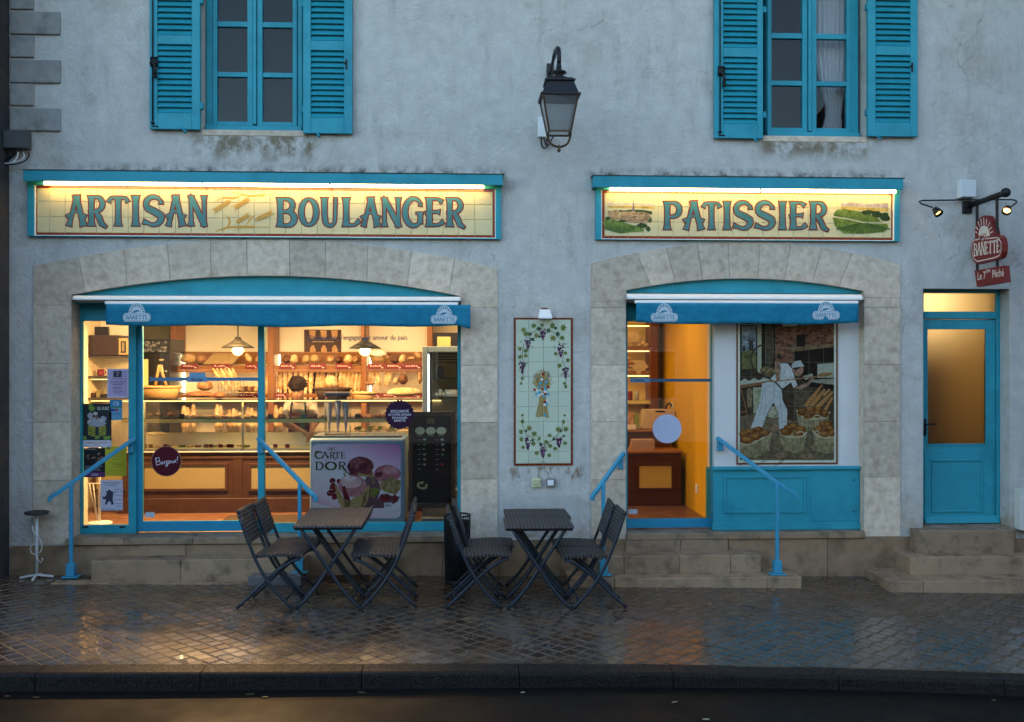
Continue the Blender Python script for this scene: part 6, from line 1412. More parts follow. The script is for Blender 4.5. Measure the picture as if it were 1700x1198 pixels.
for k in range(6): baguette((563 + k * 6.5, 653), (567 + k * 6.7, 612), 7.6, 3.02, '%s floury baguette in the rack left-out of the black basket' % ORD[k] if False else '%s floury baguette in the rack running up to the post behind the pendant' % ORD[k], 'baguettes beside the pendant', .1)
for k, (a, c) in enumerate(((612, 614), (617, 619), (630, 624), (640, 644), (643, 650))): baguette((a, 640), (c, 611), 8, 3.0, '%s short floury baguette on the shelf between pendant and fridge' % ORD[k], 'baguettes on the yellow-lit shelf', .1)
for k in range(6): baguette((378 + k * 4.5, 648), (353 + k * 6.5, 611), 6.4, 2.35, '%s baguette leaning in the wire basket, counted from the oven' % ORD[k], 'baguettes in the wire basket', .15)
for k, (x, h) in enumerate(((305, 673), (310, 676), (321, 671), (361, 671), (366, 673), (381, 680), (387, 678), (393, 681), (398, 684), (412, 676), (418, 677), (424, 682), (459, 672), (466, 676))):
    baguette((x, 718), (x + random.uniform(-1.5, 1.5), h), 10, 2.75, '%s baguette standing behind the glass case, counted from the oven' % ORD[k], 'baguettes behind the glass case', .08)
def loaf(px, py, wpx, hpx, Y, m, label, name='loaf', rot=0.0, dpx=None):
    c = at(px, py, Y); q = (Y + 9.55) / F; b = MB(); n, mm = 18, 12; rx, rz, ry = wpx * q / 2, hpx * q / 2, (dpx or hpx * 1.3) * q / 2
    for i in range(mm + 1):
        t = math.pi * (i + .02) / (mm + .04)
        for k in range(n):
            a = 2 * math.pi * k / n; j = 1 + random.uniform(-.03, .03) + .05 * math.sin(6 * t)
            x, y, z = rx * math.sin(t) * math.cos(a) * j, ry * math.sin(t) * math.sin(a) * j, -rz * math.cos(t); z = z if z > 0 else z * .8
            b.v.append(c + Vector((x * math.cos(rot) - z * math.sin(rot), y, x * math.sin(rot) + z * math.cos(rot))))
    b.f = [(i * n + k, i * n + (k + 1) % n, (i + 1) * n + (k + 1) % n, (i + 1) * n + k) for i in range(mm) for k in range(n)] + [tuple(range(n - 1, -1, -1)), tuple(range(mm * n, mm * n + n))]
    return tag(b.build(name, m, smooth=True), label, 'bread')
loaf(313, 596, 25, 19, 3.0, BAG, 'floury round loaf at the end of the top bread shelf', dpx=20); loaf(333, 596, 17, 15, 3.0, LOAF, 'brown round loaf beside the floury one on the top shelf'); loaf(413, 595, 10, 19, 3.0, BAG, 'split oval loaf tilted on the top shelf', rot=.5)
sl = at(368, 594, 3.05); q = 12.6 / F; b = MB(); b.add([sl + Vector(v) for v in ((-28 * q, -.1, -9 * q), (20 * q, -.1, -9 * q), (30 * q, .08, 8 * q), (-16 * q, .08, 9 * q), (-28 * q, -.06, -12 * q), (20 * q, -.06, -12 * q), (30 * q, .12, 5 * q), (-16 * q, .12, 6 * q))], [(0, 1, 2, 3), (4, 7, 6, 5), (0, 4, 5, 1), (1, 5, 6, 2), (2, 6, 7, 3), (3, 7, 4, 0)]); tag(b.build('seeded_bread', SEED, bevel=.015, seg=2), 'large seeded flat bread leaning on the top shelf', 'bread')
loaf(508, 597, 13, 16, 3.0, SEED, 'seeded loaf beside its twin under the bread poster'); loaf(522, 596, 15, 16, 3.0, SEED, 'rounder seeded loaf under the bread poster')
loaf(340, 641, 26, 19, 2.3, LOAF, 'floury country loaf beside the wire basket'); loaf(331, 655, 46, 12, 1.85, DARKL, 'dark crusty long loaf on the glass case', dpx=18); loaf(364, 656, 20, 12, 1.85, DARKL, 'shorter dark crusty loaf on the glass case', dpx=18)
loaf(672, 651, 58, 16, 1.9, BAG, 'long floury batard loaf on top of the glass case', dpx=20); loaf(549, 636, 24, 26, 2.9, BAG, 'round golden loaf standing behind the black basket'); loaf(669, 630, 16, 20, 2.9, DARKL, 'dark tin loaf on the yellow-lit shelf'); loaf(657, 633, 8, 13, 2.85, BAG, 'cut slice of white bread against the tin loaf')
loaf(694, 590, 16, 10, 3.0, LOAF, 'brown loaf tilted on the top shelf near the fridge', rot=-.6); loaf(683, 595, 14, 8, 3.0, LOAF, 'small brown loaf on the top shelf near the fridge'); loaf(614, 636, 16, 8, 2.85, LOAF, 'flat roll on the yellow-lit shelf by the post'); loaf(697, 628, 8, 22, 2.9, LOAF, 'ridged loaf standing beside the fridge')
loaf(642, 593, 8, 7, 3.0, LOAF, 'small roll next to the white-lined basket')
for k, (px, w) in enumerate(((430, 12), (476, 14), (488, 13), (548, 14), (562, 12), (578, 15), (590, 11), (655, 14), (668, 12))):
    loaf(px, 597, w, 14 + k % 3 * 2, 3.02, [LOAF, DARKL, BAG][k % 3], '%s loaf from the slim mullion on the slatted top shelf' % ORD[k], rot=random.uniform(-.3, .3))['group'] = 'loaves along the slatted top shelf'
for k in range(7):
    loaf(398 + k * 5.6, 646 + k % 2, 9, 11, 2.6, [DARKL, LOAF][k % 2], '%s small brown loaf beside the wire basket, counted towards the mullion' % ORD[k])['group'] = 'small loaves beside the wire basket'
for a in (385, 545):
    x_ = ax(a + 10, YC); MB().box(x_ - .05, x_ + .05, YC - .01, YC - .0007, FZ + .16, zt - .09).build('stile', CW, ct, bevel=.003)
# pastries in the case
PAST = [(250, 690), (262, 688), (283, 688), (248, 692)]
for k, (px, py, w) in enumerate(((248, 690, 12), (263, 688, 14), (284, 688, 14), (596, 690, 14), (612, 691, 16), (628, 690, 12), (640, 690, 12), (520, 690, 16), (468, 691, 14))):
    loaf(px, py, w, 9, 1.72, DARKL, 'small dark cake in the glass case %s' % ['behind the door handle bar end', 'near the wicker basket', 'beside the black price card', 'under the bowl of rolls', 'beside the cone box', 'next to the scalloped sticker', 'behind the scalloped sticker', 'before the assistant', 'near the slim mullion'][k], 'pastry')
loaf(258, 720, 40, 7, 1.75, BAG, 'long filled pastry lying at the case end', 'pastry', dpx=16)
for k in range(14):
    px = 585 + k * 8.6 + random.uniform(-2, 2); loaf(px, 713 + random.uniform(-4, 3), 13, 8, 1.8, LOAF if k % 2 else BAG, '%s sandwich roll in the case behind the freezer, counted from the cone box' % ORD[k], 'sandwich')['group'] = 'sandwich rolls in the glass case'
    if k % 2: loaf(px + 3, 709, 7, 5, 1.76, mat('salad', (.10, .17, .03), .6, mott=.4, mscale=60), 'green salad leaf sticking out of the %s sandwich roll' % ORD[k], 'salad')['group'] = 'salad leaves in the sandwich rolls'
for k, px in enumerate((241, 250, 275, 342, 350, 366, 380, 384, 457, 477)):
    rx = rc(px - 3.6, 737, px + 3.6, 743, YC + .12); o = MB().box(rx[0], rx[1], YC + .12, YC + .124, rx[2], rx[3]).build('price_card', TAGM); tag(o, '%s tiny red price card on the case deck, counted from the oven end' % ORD[k], 'price tag', 'price cards on the case deck')
    rx = rc(px + 8, 740, px + 18, 744, YC + .25)
    if k % 2 == 0: loaf(px + 14, 742, 11, 4, YC + .3, BAG, 'flat pale tart beside the %s red price card on the case deck' % ORD[k], 'tart')['group'] = 'tarts on the case deck'
for k, px in enumerate((302, 449, 505, 594)):
    rx = rc(px - 4.5, 687, px + 4.5, 694, YC + .06); tag(MB().box(rx[0], rx[1], YC + .055, YC + .06, rx[2], rx[3]).build('price_card', IRON), 'black price card on the glass shelf %s' % ['beside the standing baguettes', 'at the slim mullion', 'before the assistant', 'under the bowl of rolls'][k], 'price tag')
for k in range(14):       # a row of croissants on the glass shelf
    px = 308 + k * 9.0 if k < 13 else 540; c = at(px, 690.5, 1.70); b = MB(); r_ = random.uniform(.9, 1.1)
    b.tube([(c.x + .034 * r_ * math.cos(q_), 1.70 - .03 * math.sin(q_), c.z + .004 * math.sin(3 * q_)) for q_ in [math.pi * j / 8 for j in range(9)]], [.005, .011, .015, .018, .02, .018, .015, .011, .005], 7)
    tag(b.build('croissant', LOAF, smooth=True), '%s croissant along the glass shelf, counted from the oven end' % ORD[k], 'pastry', 'croissants on the glass shelf')
for k in range(12):
    px = 262 + k * 13.5 + random.uniform(-2, 2); c = at(px, 735, 1.86); b = MB(); z_ = zt + .0125
    b.lathe([(.036, z_), (.042, z_ + .018), (.038, z_ + .02), (.03, z_ + .016)], (c.x, 1.86, 0), 12); o = b.build('fruit_tart', [BAG, TAGM, LOAF, mat('salad_green', (.16, .2, .05), .5)][k % 4], smooth=True)
    tag(o, '%s small round tart along the case deck, counted from the oven end' % ORD[k], 'tart', 'round tarts on the case deck')
# baskets
WICKL = mat('willow', (.42, .25, .10), .6, mott=.25, mscale=40, bump=(70, 1, .008)); WICKD = mat('dark_willow', (.04, .022, .014), .6, mott=.3, mscale=40, bump=(70, 1, .008))
def basket(px0, px1, py0, py1, Y, m, label, handle=False, taper=.75, name='bread_basket'):
    x0, x1, z0, z1 = rc(px0, py0, px1, py1, Y); c = ((x0 + x1) / 2, Y, 0); r = (x1 - x0) / 2; t = thing(name, (c[0], Y, z0), label, 'basket')
    b = MB(); b.lathe([(r * taper, z0), (r * (taper * .5 + .5), (z0 + z1) / 2), (r, z1), (r * .92, z1 + .003), (r * taper * .9, z0 + .02)], c, 24, 1, .62); b.build('bowl', m, t, smooth=True)
    b = MB(); b.tube([(c[0] + r * math.cos(k * .2618), Y + .62 * r * math.sin(k * .2618), z1) for k in range(25)], .014, 6); b.build('rim', m, t, smooth=True)
    if handle: hz = az_(px0, handle, Y); b = MB(); b.tube([(c[0] + dx * r * .5, Y + dy_ * r * .3, z) for dx, dy_, z in ((-.55, 0, z1), (-.3, 0, z1 + (hz - z1) * .6), (-.12, 0, hz), (.05, 0, hz), (.2, 0, z1 + (hz - z1) * .6), (.6, 0, z1))], .016, 8); b.build('handle', m, t, smooth=True)
    return t
basket(233, 300, 642, 661, 1.8, WICKL, 'large willow basket with tall handle on the glass case', 606, .8); basket(521, 583, 645, 662, 1.95, WICKD, 'wide black willow basket behind the cone box'); basket(585, 624, 652, 668, 1.85, WICKL, 'round willow bowl of rolls on the glass case', False, .6)
for k in range(9): loaf(590 + k * 3.7, 651 + (k % 3), 6, 5, 1.85, BAG, '%s small golden roll across the willow bowl from the cone box' % ORD[k], 'roll')['group'] = 'rolls in the willow bowl'
basket(613, 642, 590, 602, 3.0, WICKL, 'small bread basket on the top shelf'); t = at(628, 588, 3.0); b = MB(); b.ball(t, .11, .09, .055); tag(b.build('white_liner', mat('linen', (.85, .78, .62), .8), smooth=True), 'bright white cloth bundled in the small bread basket', 'cloth')
wb_ = thing('wire_basket', at(388, 655, 2.35), 'grey wire basket holding leaning baguettes', 'basket'); b = MB(); x0, x1, z0, z1 = rc(366, 631, 408, 655, 2.35)
for k in range(9): x = x0 + (x1 - x0) * k / 8; b.tube([(x, 2.28, z0), (x, 2.22, z1)], .004, 4)
for z in (z0, (z0 + z1) / 2, z1): b.tube([(x0, 2.25, z), (x1, 2.25, z)], .004, 4)
b.build('wire', mat('zinc_wire', (.2, .2, .19), .4), wb_)
# poster of three loaves on the wall
rx = rc(505, 547, 566.5, 588, RY1 - .02); ps = thing('bread_poster', ((rx[0] + rx[1]) / 2, RY1, rx[2]), 'brown poster picturing three loaves on the shop wall', 'poster'); Yp_ = RY1 - .02
MB().box(rx[0], rx[1], Yp_, RY1 - .0085, rx[2], rx[3]).build('sheet', ink((.06, .022, .014)), ps); fp = PxFr(Yp_ - .001); m_ = MB()
for x in (519, 537.5, 555.5): m_.poly(fp, [(x - 4.5, 587), (x - 4.5, 578), (x - 1, 572.5), (x + 2, 573), (x + 5, 580), (x + 5, 587)], 0); m_.poly(fp, [(x - 6, 548), (x + 5, 548), (x + 4, 560), (x, 563), (x - 4, 560)], 0)
m_.build('loaf_print', ink((.50, .28, .12)), ps); m_ = MB(); text(m_, fp, 'Les Banette, 3 saveurs qui changent du quotidien', 536, 566.5, 2.4, .0004, flip=-1, sx=.55); m_.build('lettering', ink((.7, .55, .3)), ps)

# ------------------------------------------------------------------ the assistant bending over the counter
YA = 2.45; px_ = lambda a, c, Y=YA: tuple(at(a, c, Y))
ped = thing('person', px_(500, 700, 2.7)[:2] + (FZ,), 'person in white T-shirt and dark red apron bending over the counter', 'person')
V3 = [px_(500, 742, 2.72), px_(499, 705, 2.62), px_(498, 678, 2.46), px_(497, 665, 2.38), px_(495, 655, 2.30), px_(494, 640, 2.26),
      px_(477, 674, 2.46), px_(472, 700, 2.36), px_(492, 712, 2.12), px_(513, 722, 1.98), px_(519, 674, 2.46), px_(527, 696, 2.38), px_(520, 706, 2.14), px_(516, 719, 1.98),
      px_(494, 800, 2.78), (px_(494, 800, 2.78)[0], 2.80, FZ + .03), px_(508, 800, 2.78), (px_(508, 800, 2.78)[0] + .02, 2.80, FZ + .03)]
Rr = [.145, .135, .150, .07, .058, .09, .075, .052, .040, .026, .075, .052, .040, .026, .085, .05, .085, .05]
E3 = [(0, 1), (1, 2), (2, 3), (3, 4), (4, 5), (2, 6), (6, 7), (7, 8), (8, 9), (2, 10), (10, 11), (11, 12), (12, 13), (0, 14), (14, 15), (0, 16), (16, 17)]
# five fingers on each hand
for hnd in (9, 13):
    hp = Vector(V3[hnd])
    for k in range(5):
        d = Vector(((k - 2) * .014 + (.02 if k == 0 else 0), -.03 - (.01 if 0 < k < 4 else 0), -.035)); i0 = len(V3); V3 += [tuple(hp + d), tuple(hp + d * 1.7 + Vector((0, .006, -.02)))]; Rr += [.0085, .0075]; E3 += [(hnd, i0), (i0, i0 + 1)]
me = bpy.data.meshes.new('body'); me.from_pydata([tuple(Vector(v) - ORG[ped]) for v in V3], E3, [])
o = bpy.data.objects.new('body', me); COL.objects.link(o)
sk = o.modifiers.new('skin', 'SKIN'); sv = me.skin_vertices[0].data
for i, r_ in enumerate(Rr): sv[i].radius = (r_, r_ * .85); sv[i].use_root = (i == 0)
sb = o.modifiers.new('sub', 'SUBSURF'); sb.levels = 2; sb.render_levels = 2
bpy.context.view_layer.update(); dg = bpy.context.evaluated_depsgraph_get(); bme = bpy.data.meshes.new_from_object(o.evaluated_get(dg)); bpy.data.objects.remove(o)
SKIN = mat('skin', (.50, .26, .15), .5); SHIRT = mat('white_tshirt', (.62, .55, .45), .85, bump=(18, .5, .02)); TROU = mat('dark_trousers', (.03, .03, .035), .9)
bme.materials.clear(); [bme.materials.append(x) for x in (SKIN, SHIRT, TROU)]
zc = V3[2][2]
for p in bme.polygons:
    c = p.center + ORG[ped]; hx = abs(c.x - V3[2][0])
    p.material_index = 2 if c.z < V3[0][2] - .02 and c.y > 2.5 else (1 if (c.y > 2.33 and c.z < V3[3][2] - .01) else 0); p.use_smooth = True
o = bpy.data.objects.new('body', bme); COL.objects.link(o); o.parent = ped; ORG[o] = ORG[ped]
hc = Vector(V3[5]) + Vector((0, -.005, .01)); HAIR = mat('brown_hair', (.028, .015, .008), .6, mott=.4, mscale=60, bump=(50, 1, .015)); b = MB(); n, mm = 18, 12
for i in range(mm + 1):
    t = math.pi * (i + .02) / (mm + .04)
    for k in range(n):
        a = 2 * math.pi * k / n; s_ = 1 + random.uniform(-.13, .13) * min(1, i / 3, (mm - i) / 3); b.v.append(hc + Vector((.102 * math.sin(t) * math.cos(a) * s_, -.01 + .115 * math.sin(t) * math.sin(a) * s_, -.098 * math.cos(t) * s_ + .012)))
b.f = [(i * n + k, i * n + (k + 1) % n, (i + 1) * n + (k + 1) % n, (i + 1) * n + k) for i in range(mm) for k in range(n)]; 
for k in range(110):      # tousled strands
    a = random.uniform(0, 6.283); t = random.uniform(.15, 1.75); d = Vector((math.sin(t) * math.cos(a), math.sin(t) * math.sin(a), math.cos(t))); p_ = hc + Vector((d.x * .096, d.y * .108 - .01, d.z * .092 + .012))
    tw = Vector((random.uniform(-1, 1), random.uniform(-1, 1), -.6)) * .03; b.tube([p_, p_ + d * .012 + tw * .5, p_ + d * .016 + tw], [.008, .006, .001], 4)
b.build('hair', HAIR, ped, smooth=True)
fc = hc + Vector((0, -.03, -.10)); b = MB(); b.ball(fc + Vector((0, .02, .01)), .062, .05, .075); b.ball(fc + Vector((0, -.035, -.005)), .011, .014, .02); b.build('face', SKIN, ped, smooth=True)
b = MB(); [b.ball(fc + Vector((s_ * .026, -.026, .018)), .009, .007, .007, 8, 6) for s_ in (-1, 1)]; b.build('eye', IRON, ped)
b = MB(); b.rib(Fr(fc + Vector((0, -.03, -.038))), [(-.018, .002), (0, 0), (.018, .002)], .006); b.build('mouth', mat('lips', (.35, .09, .07), .5), ped)
AP = mat('apron_red', (.16, .018, .02), .8, bump=(20, .4, .015)); b = MB(); nx, nz = 8, 8
p0, p1 = Vector(V3[2]), Vector(V3[0]); 
for j in range(nz + 1):
    t = j / nz; w = .10 + .07 * t
    for i in range(nx + 1):
        s_ = i / nx * 2 - 1; c = p0.lerp(p1, t); b.v.append(Vector((c.x + s_ * w, c.y - .150 + .06 * s_ * s_ - .02 * t, c.z - .05 - .05 * t)))
b.f = [(j * (nx + 1) + i, j * (nx + 1) + i + 1, (j + 1) * (nx + 1) + i + 1, (j + 1) * (nx + 1) + i) for j in range(nz) for i in range(nx)]; o = b.build('apron', AP, ped, smooth=True); o.modifiers.new('thick', 'SOLIDIFY').thickness = .006
b = MB()
for s_ in (-1, 1): b.tube([p0 + Vector((s_ * .09, -.13, -.05)), p0 + Vector((s_ * .08, -.13, .05)), p0 + Vector((s_ * .06, -.03, .13))], .012, 6)
b.build('apron_strap', TROU, ped, smooth=True)
# ------------------------------------------------------------------ ice cream freezer in the window
YZ = .52; fz = thing('ice_cream_freezer', (ax(592, YZ), YZ, FZ), 'blue-grey chest freezer with an ice cream picture reading CARTE D\'OR', 'freezer')
FG = mat('freezer_grey', (.13, .22, .30), .45); rx = rc(513.5, 727, 672, 866, YZ)
b = MB(); b.box(rx[0], rx[1], YZ, 1.15, FZ + .02, rx[3]); b.build('body', FG, fz, bevel=.03, seg=3)
b = MB(); b.box(rx[0] + .03, rx[1] - .03, YZ + .03, 1.1, rx[3] + .0005, rx[3] + .02); b.build('lid', mat('freezer_glass', (.10, .12, .13), .15), fz)
b = MB(); b.box(rx[0] + .05, rx[1] - .05, YZ + .03, 1.1, FZ, FZ + .0195); b.build('foot', IRON, fz)
K = lambda a, c: (500 + a / 7.984, 720 + c / 7.984); ff = PxFr(YZ - .001); n_ = [0]
def rbox(a0, b0, a1, b1, r=9):
    out = []
    for cx_, cy_, s0 in ((a1 - r, b1 - r, 0), (a0 + r, b1 - r, 90), (a0 + r, b0 + r, 180), (a1 - r, b0 + r, 270)): out += [(cx_ + r * math.cos(R(s0 + 15 * k)), cy_ + r * math.sin(R(s0 + 15 * k))) for k in range(7)]
    return out
# the poster sheet: printed lilac fading to white and back (flat print)
pm = mat('freezer_poster', (.5, .4, .5), .35); nn = pm.node_tree.nodes; ll = pm.node_tree.links; g_ = nn.new('ShaderNodeNewGeometry'); s_ = nn.new('ShaderNodeSeparateXYZ'); ll.new(g_.outputs['Position'], s_.inputs[0])
ad = nn.new('ShaderNodeMath'); ad.operation = 'MULTIPLY_ADD'; ll.new(s_.outputs[0], ad.inputs[0]); ad.inputs[1].default_value = .45; ll.new(s_.outputs[2], ad.inputs[2]); mr = nn.new('ShaderNodeMapRange'); k0 = ax(592, YZ) * .45
mr.inputs[1].default_value = rx[2] - .05 + k0; mr.inputs[2].default_value = rx[3] + k0 + .12; ll.new(ad.outputs[0], mr.inputs[0]); cr = nn.new('ShaderNodeValToRGB'); ll.new(mr.outputs[0], cr.inputs[0])
cr.color_ramp.elements[0].position = .0; cr.color_ramp.elements[0].color = (.42, .20, .32, 1); cr.color_ramp.elements[1].position = 1; cr.color_ramp.elements[1].color = (.40, .14, .33, 1)
for p_, c_ in ((.18, (.55, .48, .58, 1)), (.45, (.56, .60, .66, 1)), (.68, (.54, .46, .60, 1))): e_ = cr.color_ramp.elements.new(p_); e_.color = c_
ll.new(cr.outputs[0], nn['Principled BSDF'].inputs['Base Color'])
MB().poly(ff, rbox(*K(142, 135), *K(1318, 1118)), 0).build('poster_sheet', pm, fz)
def fpr(name, col, *polys):
    m_ = MB()
    for p in polys: n_[0] += 1; m_.poly(ff, [K(*q) for q in p], .0006 + n_[0] * .00004)
    return m_.build(name, ink(col, .35, (.25 if col[0] > .3 else .6) if 'scoop' in name or 'wafer' in name or 'berry' in name else .2), fz)
fpr('shade_print', (.10, .05, .07), [(880, 540), (1000, 560), (1060, 720), (1000, 900), (900, 985), (820, 985), (800, 700)], [(920, 985), (1060, 800), (1310, 830), (1280, 900), (1100, 985)], [(640, 470), (950, 500), (960, 560), (760, 560), (640, 560)])
fpr('scoop_print', (.16, .035, .05), blob(785, 430, 175, 130, 26, .03)); fpr('scoop_print', (.33, .12, .15), blob(1140, 530, 180, 120, 26, .03)); fpr('scoop_light_print', (.24, .075, .095), blob(740, 390, 105, 70, 20, .08)); fpr('scoop_dark_print', (.11, .02, .03), blob(820, 430, 60, 50, 16, .2), blob(700, 480, 40, 30, 12, .2), blob(1030, 540, 50, 40, 12, .2))
fpr('scoop_light_print', (.46, .24, .27), blob(1180, 480, 100, 55, 18, .08))
WF = (.30, .235, .09); fpr('wafer_print', WF, [(925, 480), (945, 490), (975, 650), (950, 660), (930, 580)], [(1050, 640), (1180, 575), (1320, 620), (1310, 740), (1250, 810), (1090, 760), (1040, 710)], [(750, 515), (920, 550), (920, 575), (760, 560)], [(560, 480), (600, 560), (565, 570)])
fpr('berry_print', (.17, .010, .018), blob(415, 620, 45, 35, 14, .15), blob(430, 720, 55, 70, 16, .15), blob(380, 790, 42, 40, 14, .15), blob(440, 830, 40, 50, 14, .15), blob(500, 630, 30, 35, 12, .1), blob(1110, 840, 75, 55, 18, .06), blob(1240, 860, 35, 50, 14, .15)); fpr('berry_shine_print', (.5, .3, .32), blob(420, 640, 10, 7, 8, .1), blob(405, 740, 9, 14, 8, .1), blob(1100, 800, 40, 7, 10, .1), blob(370, 780, 12, 6, 8, .1))
fpr('scoop_print', (.36, .17, .18), blob(680, 690, 190, 145, 28, .02)); fpr('scoop_light_print', (.55, .38, .40), blob(660, 640, 140, 80, 22, .04)); fpr('scoop_shine_print', (.64, .54, .56), blob(640, 590, 80, 32, 16, .05)); fpr('sauce_print', (.13, .015, .02), [(540, 700), (580, 690), (600, 760), (640, 840), (660, 900), (600, 940), (560, 850)])
fpr('wafer_print', (.32, .25, .105), [(445, 650), (500, 740), (560, 860), (650, 900), (680, 850), (800, 800), (870, 700), (905, 680), (900, 820), (860, 940), (800, 985), (540, 985), (490, 900), (460, 780)]); fpr('wafer_shade_print', (.17, .12, .05), [(560, 870), (650, 905), (640, 985), (580, 985)], [(820, 830), (870, 760), (860, 900), (800, 980)])
fpr('mint_print', (.16, .16, .03), [(910, 720), (970, 710), (1050, 740), (980, 850), (920, 830)]); fpr('plate_print', (.52, .55, .62), [(150, 900), (300, 950), (560, 990), (560, 1000), (150, 1010)], [(980, 1060), (1310, 985), (1310, 1020), (1060, 1075)]); fpr('tag_print', (.5, .55, .58), [(1098, 912), (1205, 912), (1205, 978), (1098, 978)]); m_ = MB(); text(m_, ff, 'glaces', *K(1152, 945), 3.6, .0055, flip=-1, sx=.8); m_.build('lettering', IRON, fz)
GOLD = ink((.055, .05, .022), .35); m_ = MB(); m2_ = MB(); word(m_, m2_, ff, 'CARTE', *[K(a, 0)[0] for a in (185, 590)], K(0, 326)[1], K(0, 238)[1], .006, o=.5, boxes=[(K(a, 0)[0], K(c, 0)[0]) for a, c in ((180, 285), (272, 365), (378, 455), (440, 520), (525, 588))])
m_.rib(ff, [K(185, 280), K(190, 235), K(240, 228), K(285, 245)], [.8, 2.0, 1.2, .8], .0085); m_.rib(ff, [K(420, 295), K(440, 330), K(470, 345)], [1.5, 1.8, .4], .0085)
word(m_, m2_, ff, 'DO', 0, 0, K(0, 478)[1], K(0, 368)[1], .006, o=.5, boxes=[(K(185, 0)[0], K(300, 0)[0]), (K(310, 0)[0], K(478, 0)[0])]); word(m_, m2_, ff, 'R', 0, 0, K(0, 472)[1], K(0, 368)[1], .006, o=.5, boxes=[(K(492, 0)[0], K(600, 0)[0])])
m_.rib(ff, [K(545, 440), K(600, 500), K(640, 530), K(690, 548)], [2.2, 2.6, 1.8, .3], .0087); m_.rib(ff, [K(312, 360), K(335, 345)], [.8, 1.8], .0087)
hrt = [K(400 + 22 * math.cos(a) * (1 if a else 1) + (-24 if i else 24), 198 + 17 * math.sin(a)) for i in (0, 1) for a in ([math.pi * k / 6 for k in range(13)])]
m_.rib(ff, hrt[:13], .7, .0088); m_.rib(ff, hrt[13:], .7, .0089); m_.rib(ff, [K(372, 190), K(385, 182), K(399, 192), K(414, 182), K(426, 192), K(399, 216), K(374, 194)], .7, .009)
m2_.build('letter_halo', ink((.55, .58, .62), .35), fz); m_.build('lettering', GOLD, fz)
# acrylic box of paper-wrapped cones standing on it
cb = thing('cone_dispenser', tuple(at(561, 723, .75)), 'clear acrylic box with grey wrapped cones standing on the freezer', 'dispenser'); rx2 = rc(541, 657, 581.5, 724, .75); PLX = glass('acrylic', (.93, .95, .97), .02, 1.4)
b = MB(); b.box(rx2[0], rx2[1], .66, .84, rx[3] + .021, rx2[3]); b.build('box', PLX, cb); MB().box(rx2[0] - .004, rx2[1] + .004, .655, .845, rx2[3], rx2[3] + .04).build('lid', mat('smoky_lid', (.05, .06, .09), .25), cb, bevel=.008)
CONE = mat('cone_paper', (.20, .21, .23), .6, mott=.3, mscale=60, bump=(60, .6, .006))
for px, tp in ((546.5, 668), (561, 665), (574, 667)):
    c = at(px, 700, .75); zt_ = az_(px, tp, .75); zb_ = rx[3] + .03; prof = [(.002, zb_)]
    for k in range(9): t_ = (k + 1) / 9; prof.append((.006 + .026 * min(1, t_ * 1.25), zb_ + (zt_ - zb_) * t_)); prof.append((.004 + .025 * min(1, t_ * 1.25), zb_ + (zt_ - zb_) * t_ + .002))
    b = MB(); b.lathe(prof, (c.x, .75, 0), 14); tag(b.build('cone_stack', CONE, smooth=True), 'tall grey nested cone column %s' % {546.5: 'nearest the assistant' if False else 'on the assistant side of the acrylic box', 561: 'in the middle of the acrylic box', 574: 'on the fridge side of the acrylic box'}[px], 'cones')
# menu board
YMn = .50; mb_ = thing('menu_board', (ax(717, YMn), YMn, FZ), 'dark wooden menu board listing ice cream flavours', 'menu board'); rx = rc(678, 683, 756, 842, YMn); DW = mat('board_wood', (.030, .020, .012), .5, mott=.2)
molding('frame', rx, YMn, .045, mb_, DW, .03); MB().box(rx[0] + .01, rx[1] - .01, YMn + .0006, YMn + .02, rx[2] + .01, rx[3] - .01).build('panel', mat('menu_dark', (.010, .007, .008), .3), mb_)
for x in (rx[0] + .02, rx[1] - .06): MB().box(x, x + .04, YMn + .021, YMn + .06, FZ, rx[3] - .1).build('leg', DW, mb_)
fb_ = PxFr(YMn - .0005); M8 = lambda a, c: (630 + a / 5.207, 640 + c / 5.207)
def mpr(name, col, *polys):
    m_ = MB()
    for k, p in enumerate(polys): m_.poly(fb_, p, .0003 + k * .00003)
    return m_.build(name, ink(col, .35), mb_)
mpr('price_oval_print', (.36, .42, .30), *[[(M8(x, 390)[0] + 8.3 * math.cos(a * .39), M8(0, 390)[1] + 6.4 * math.sin(a * .39)) for a in range(16)] for x in (350, 442, 534)])
m_ = MB(); rd = random.Random(3)
for x in (345, 500):
    for k, y in enumerate((468, 510, 552, 594, 637, 680, 722)): m_.rib(fb_, [M8(x - 15, y), M8(x + 12, y)], .9, .0004)
for x in (348, 442, 534): m_.rib(fb_, [M8(x - 26, 432), M8(x + 26, 432)], 1.0, .0004)
m_.build('lettering', ink((.20, .19, .18), .4), mb_)
for k, (c_, pts) in enumerate((((.25, .33, .33), [(390, 465), (543, 467), (545, 510)]), ((.06, .16, .05), [(388, 507), (384, 547), (545, 595)]), ((.25, .22, .15), [(550, 553), (390, 635), (388, 595), (390, 680)]), ((.28, .02, .04), [(545, 680)]))): mpr('flavour_print', c_, *[blob(*M8(*p), 2.6, 1.9, 9, .25, rd) for p in pts])
m_ = MB(); word(m_, None, fb_, 'CARTE', 709, 721, M8(0, 303)[1], M8(0, 282)[1], .0004); word(m_, None, fb_, 'DOR', 709, 722, M8(0, 328)[1], M8(0, 306)[1], .0004); m_.build('lettering', ink((.20, .14, .06), .4), mb_)
mpr('dish_print', (.28, .26, .15), *[blob(*M8(370 + 38 * math.cos(a * .6), 862 + 26 * math.sin(a * .6)), 2.0, 2.4, 7, .3, rd) for a in range(9)])
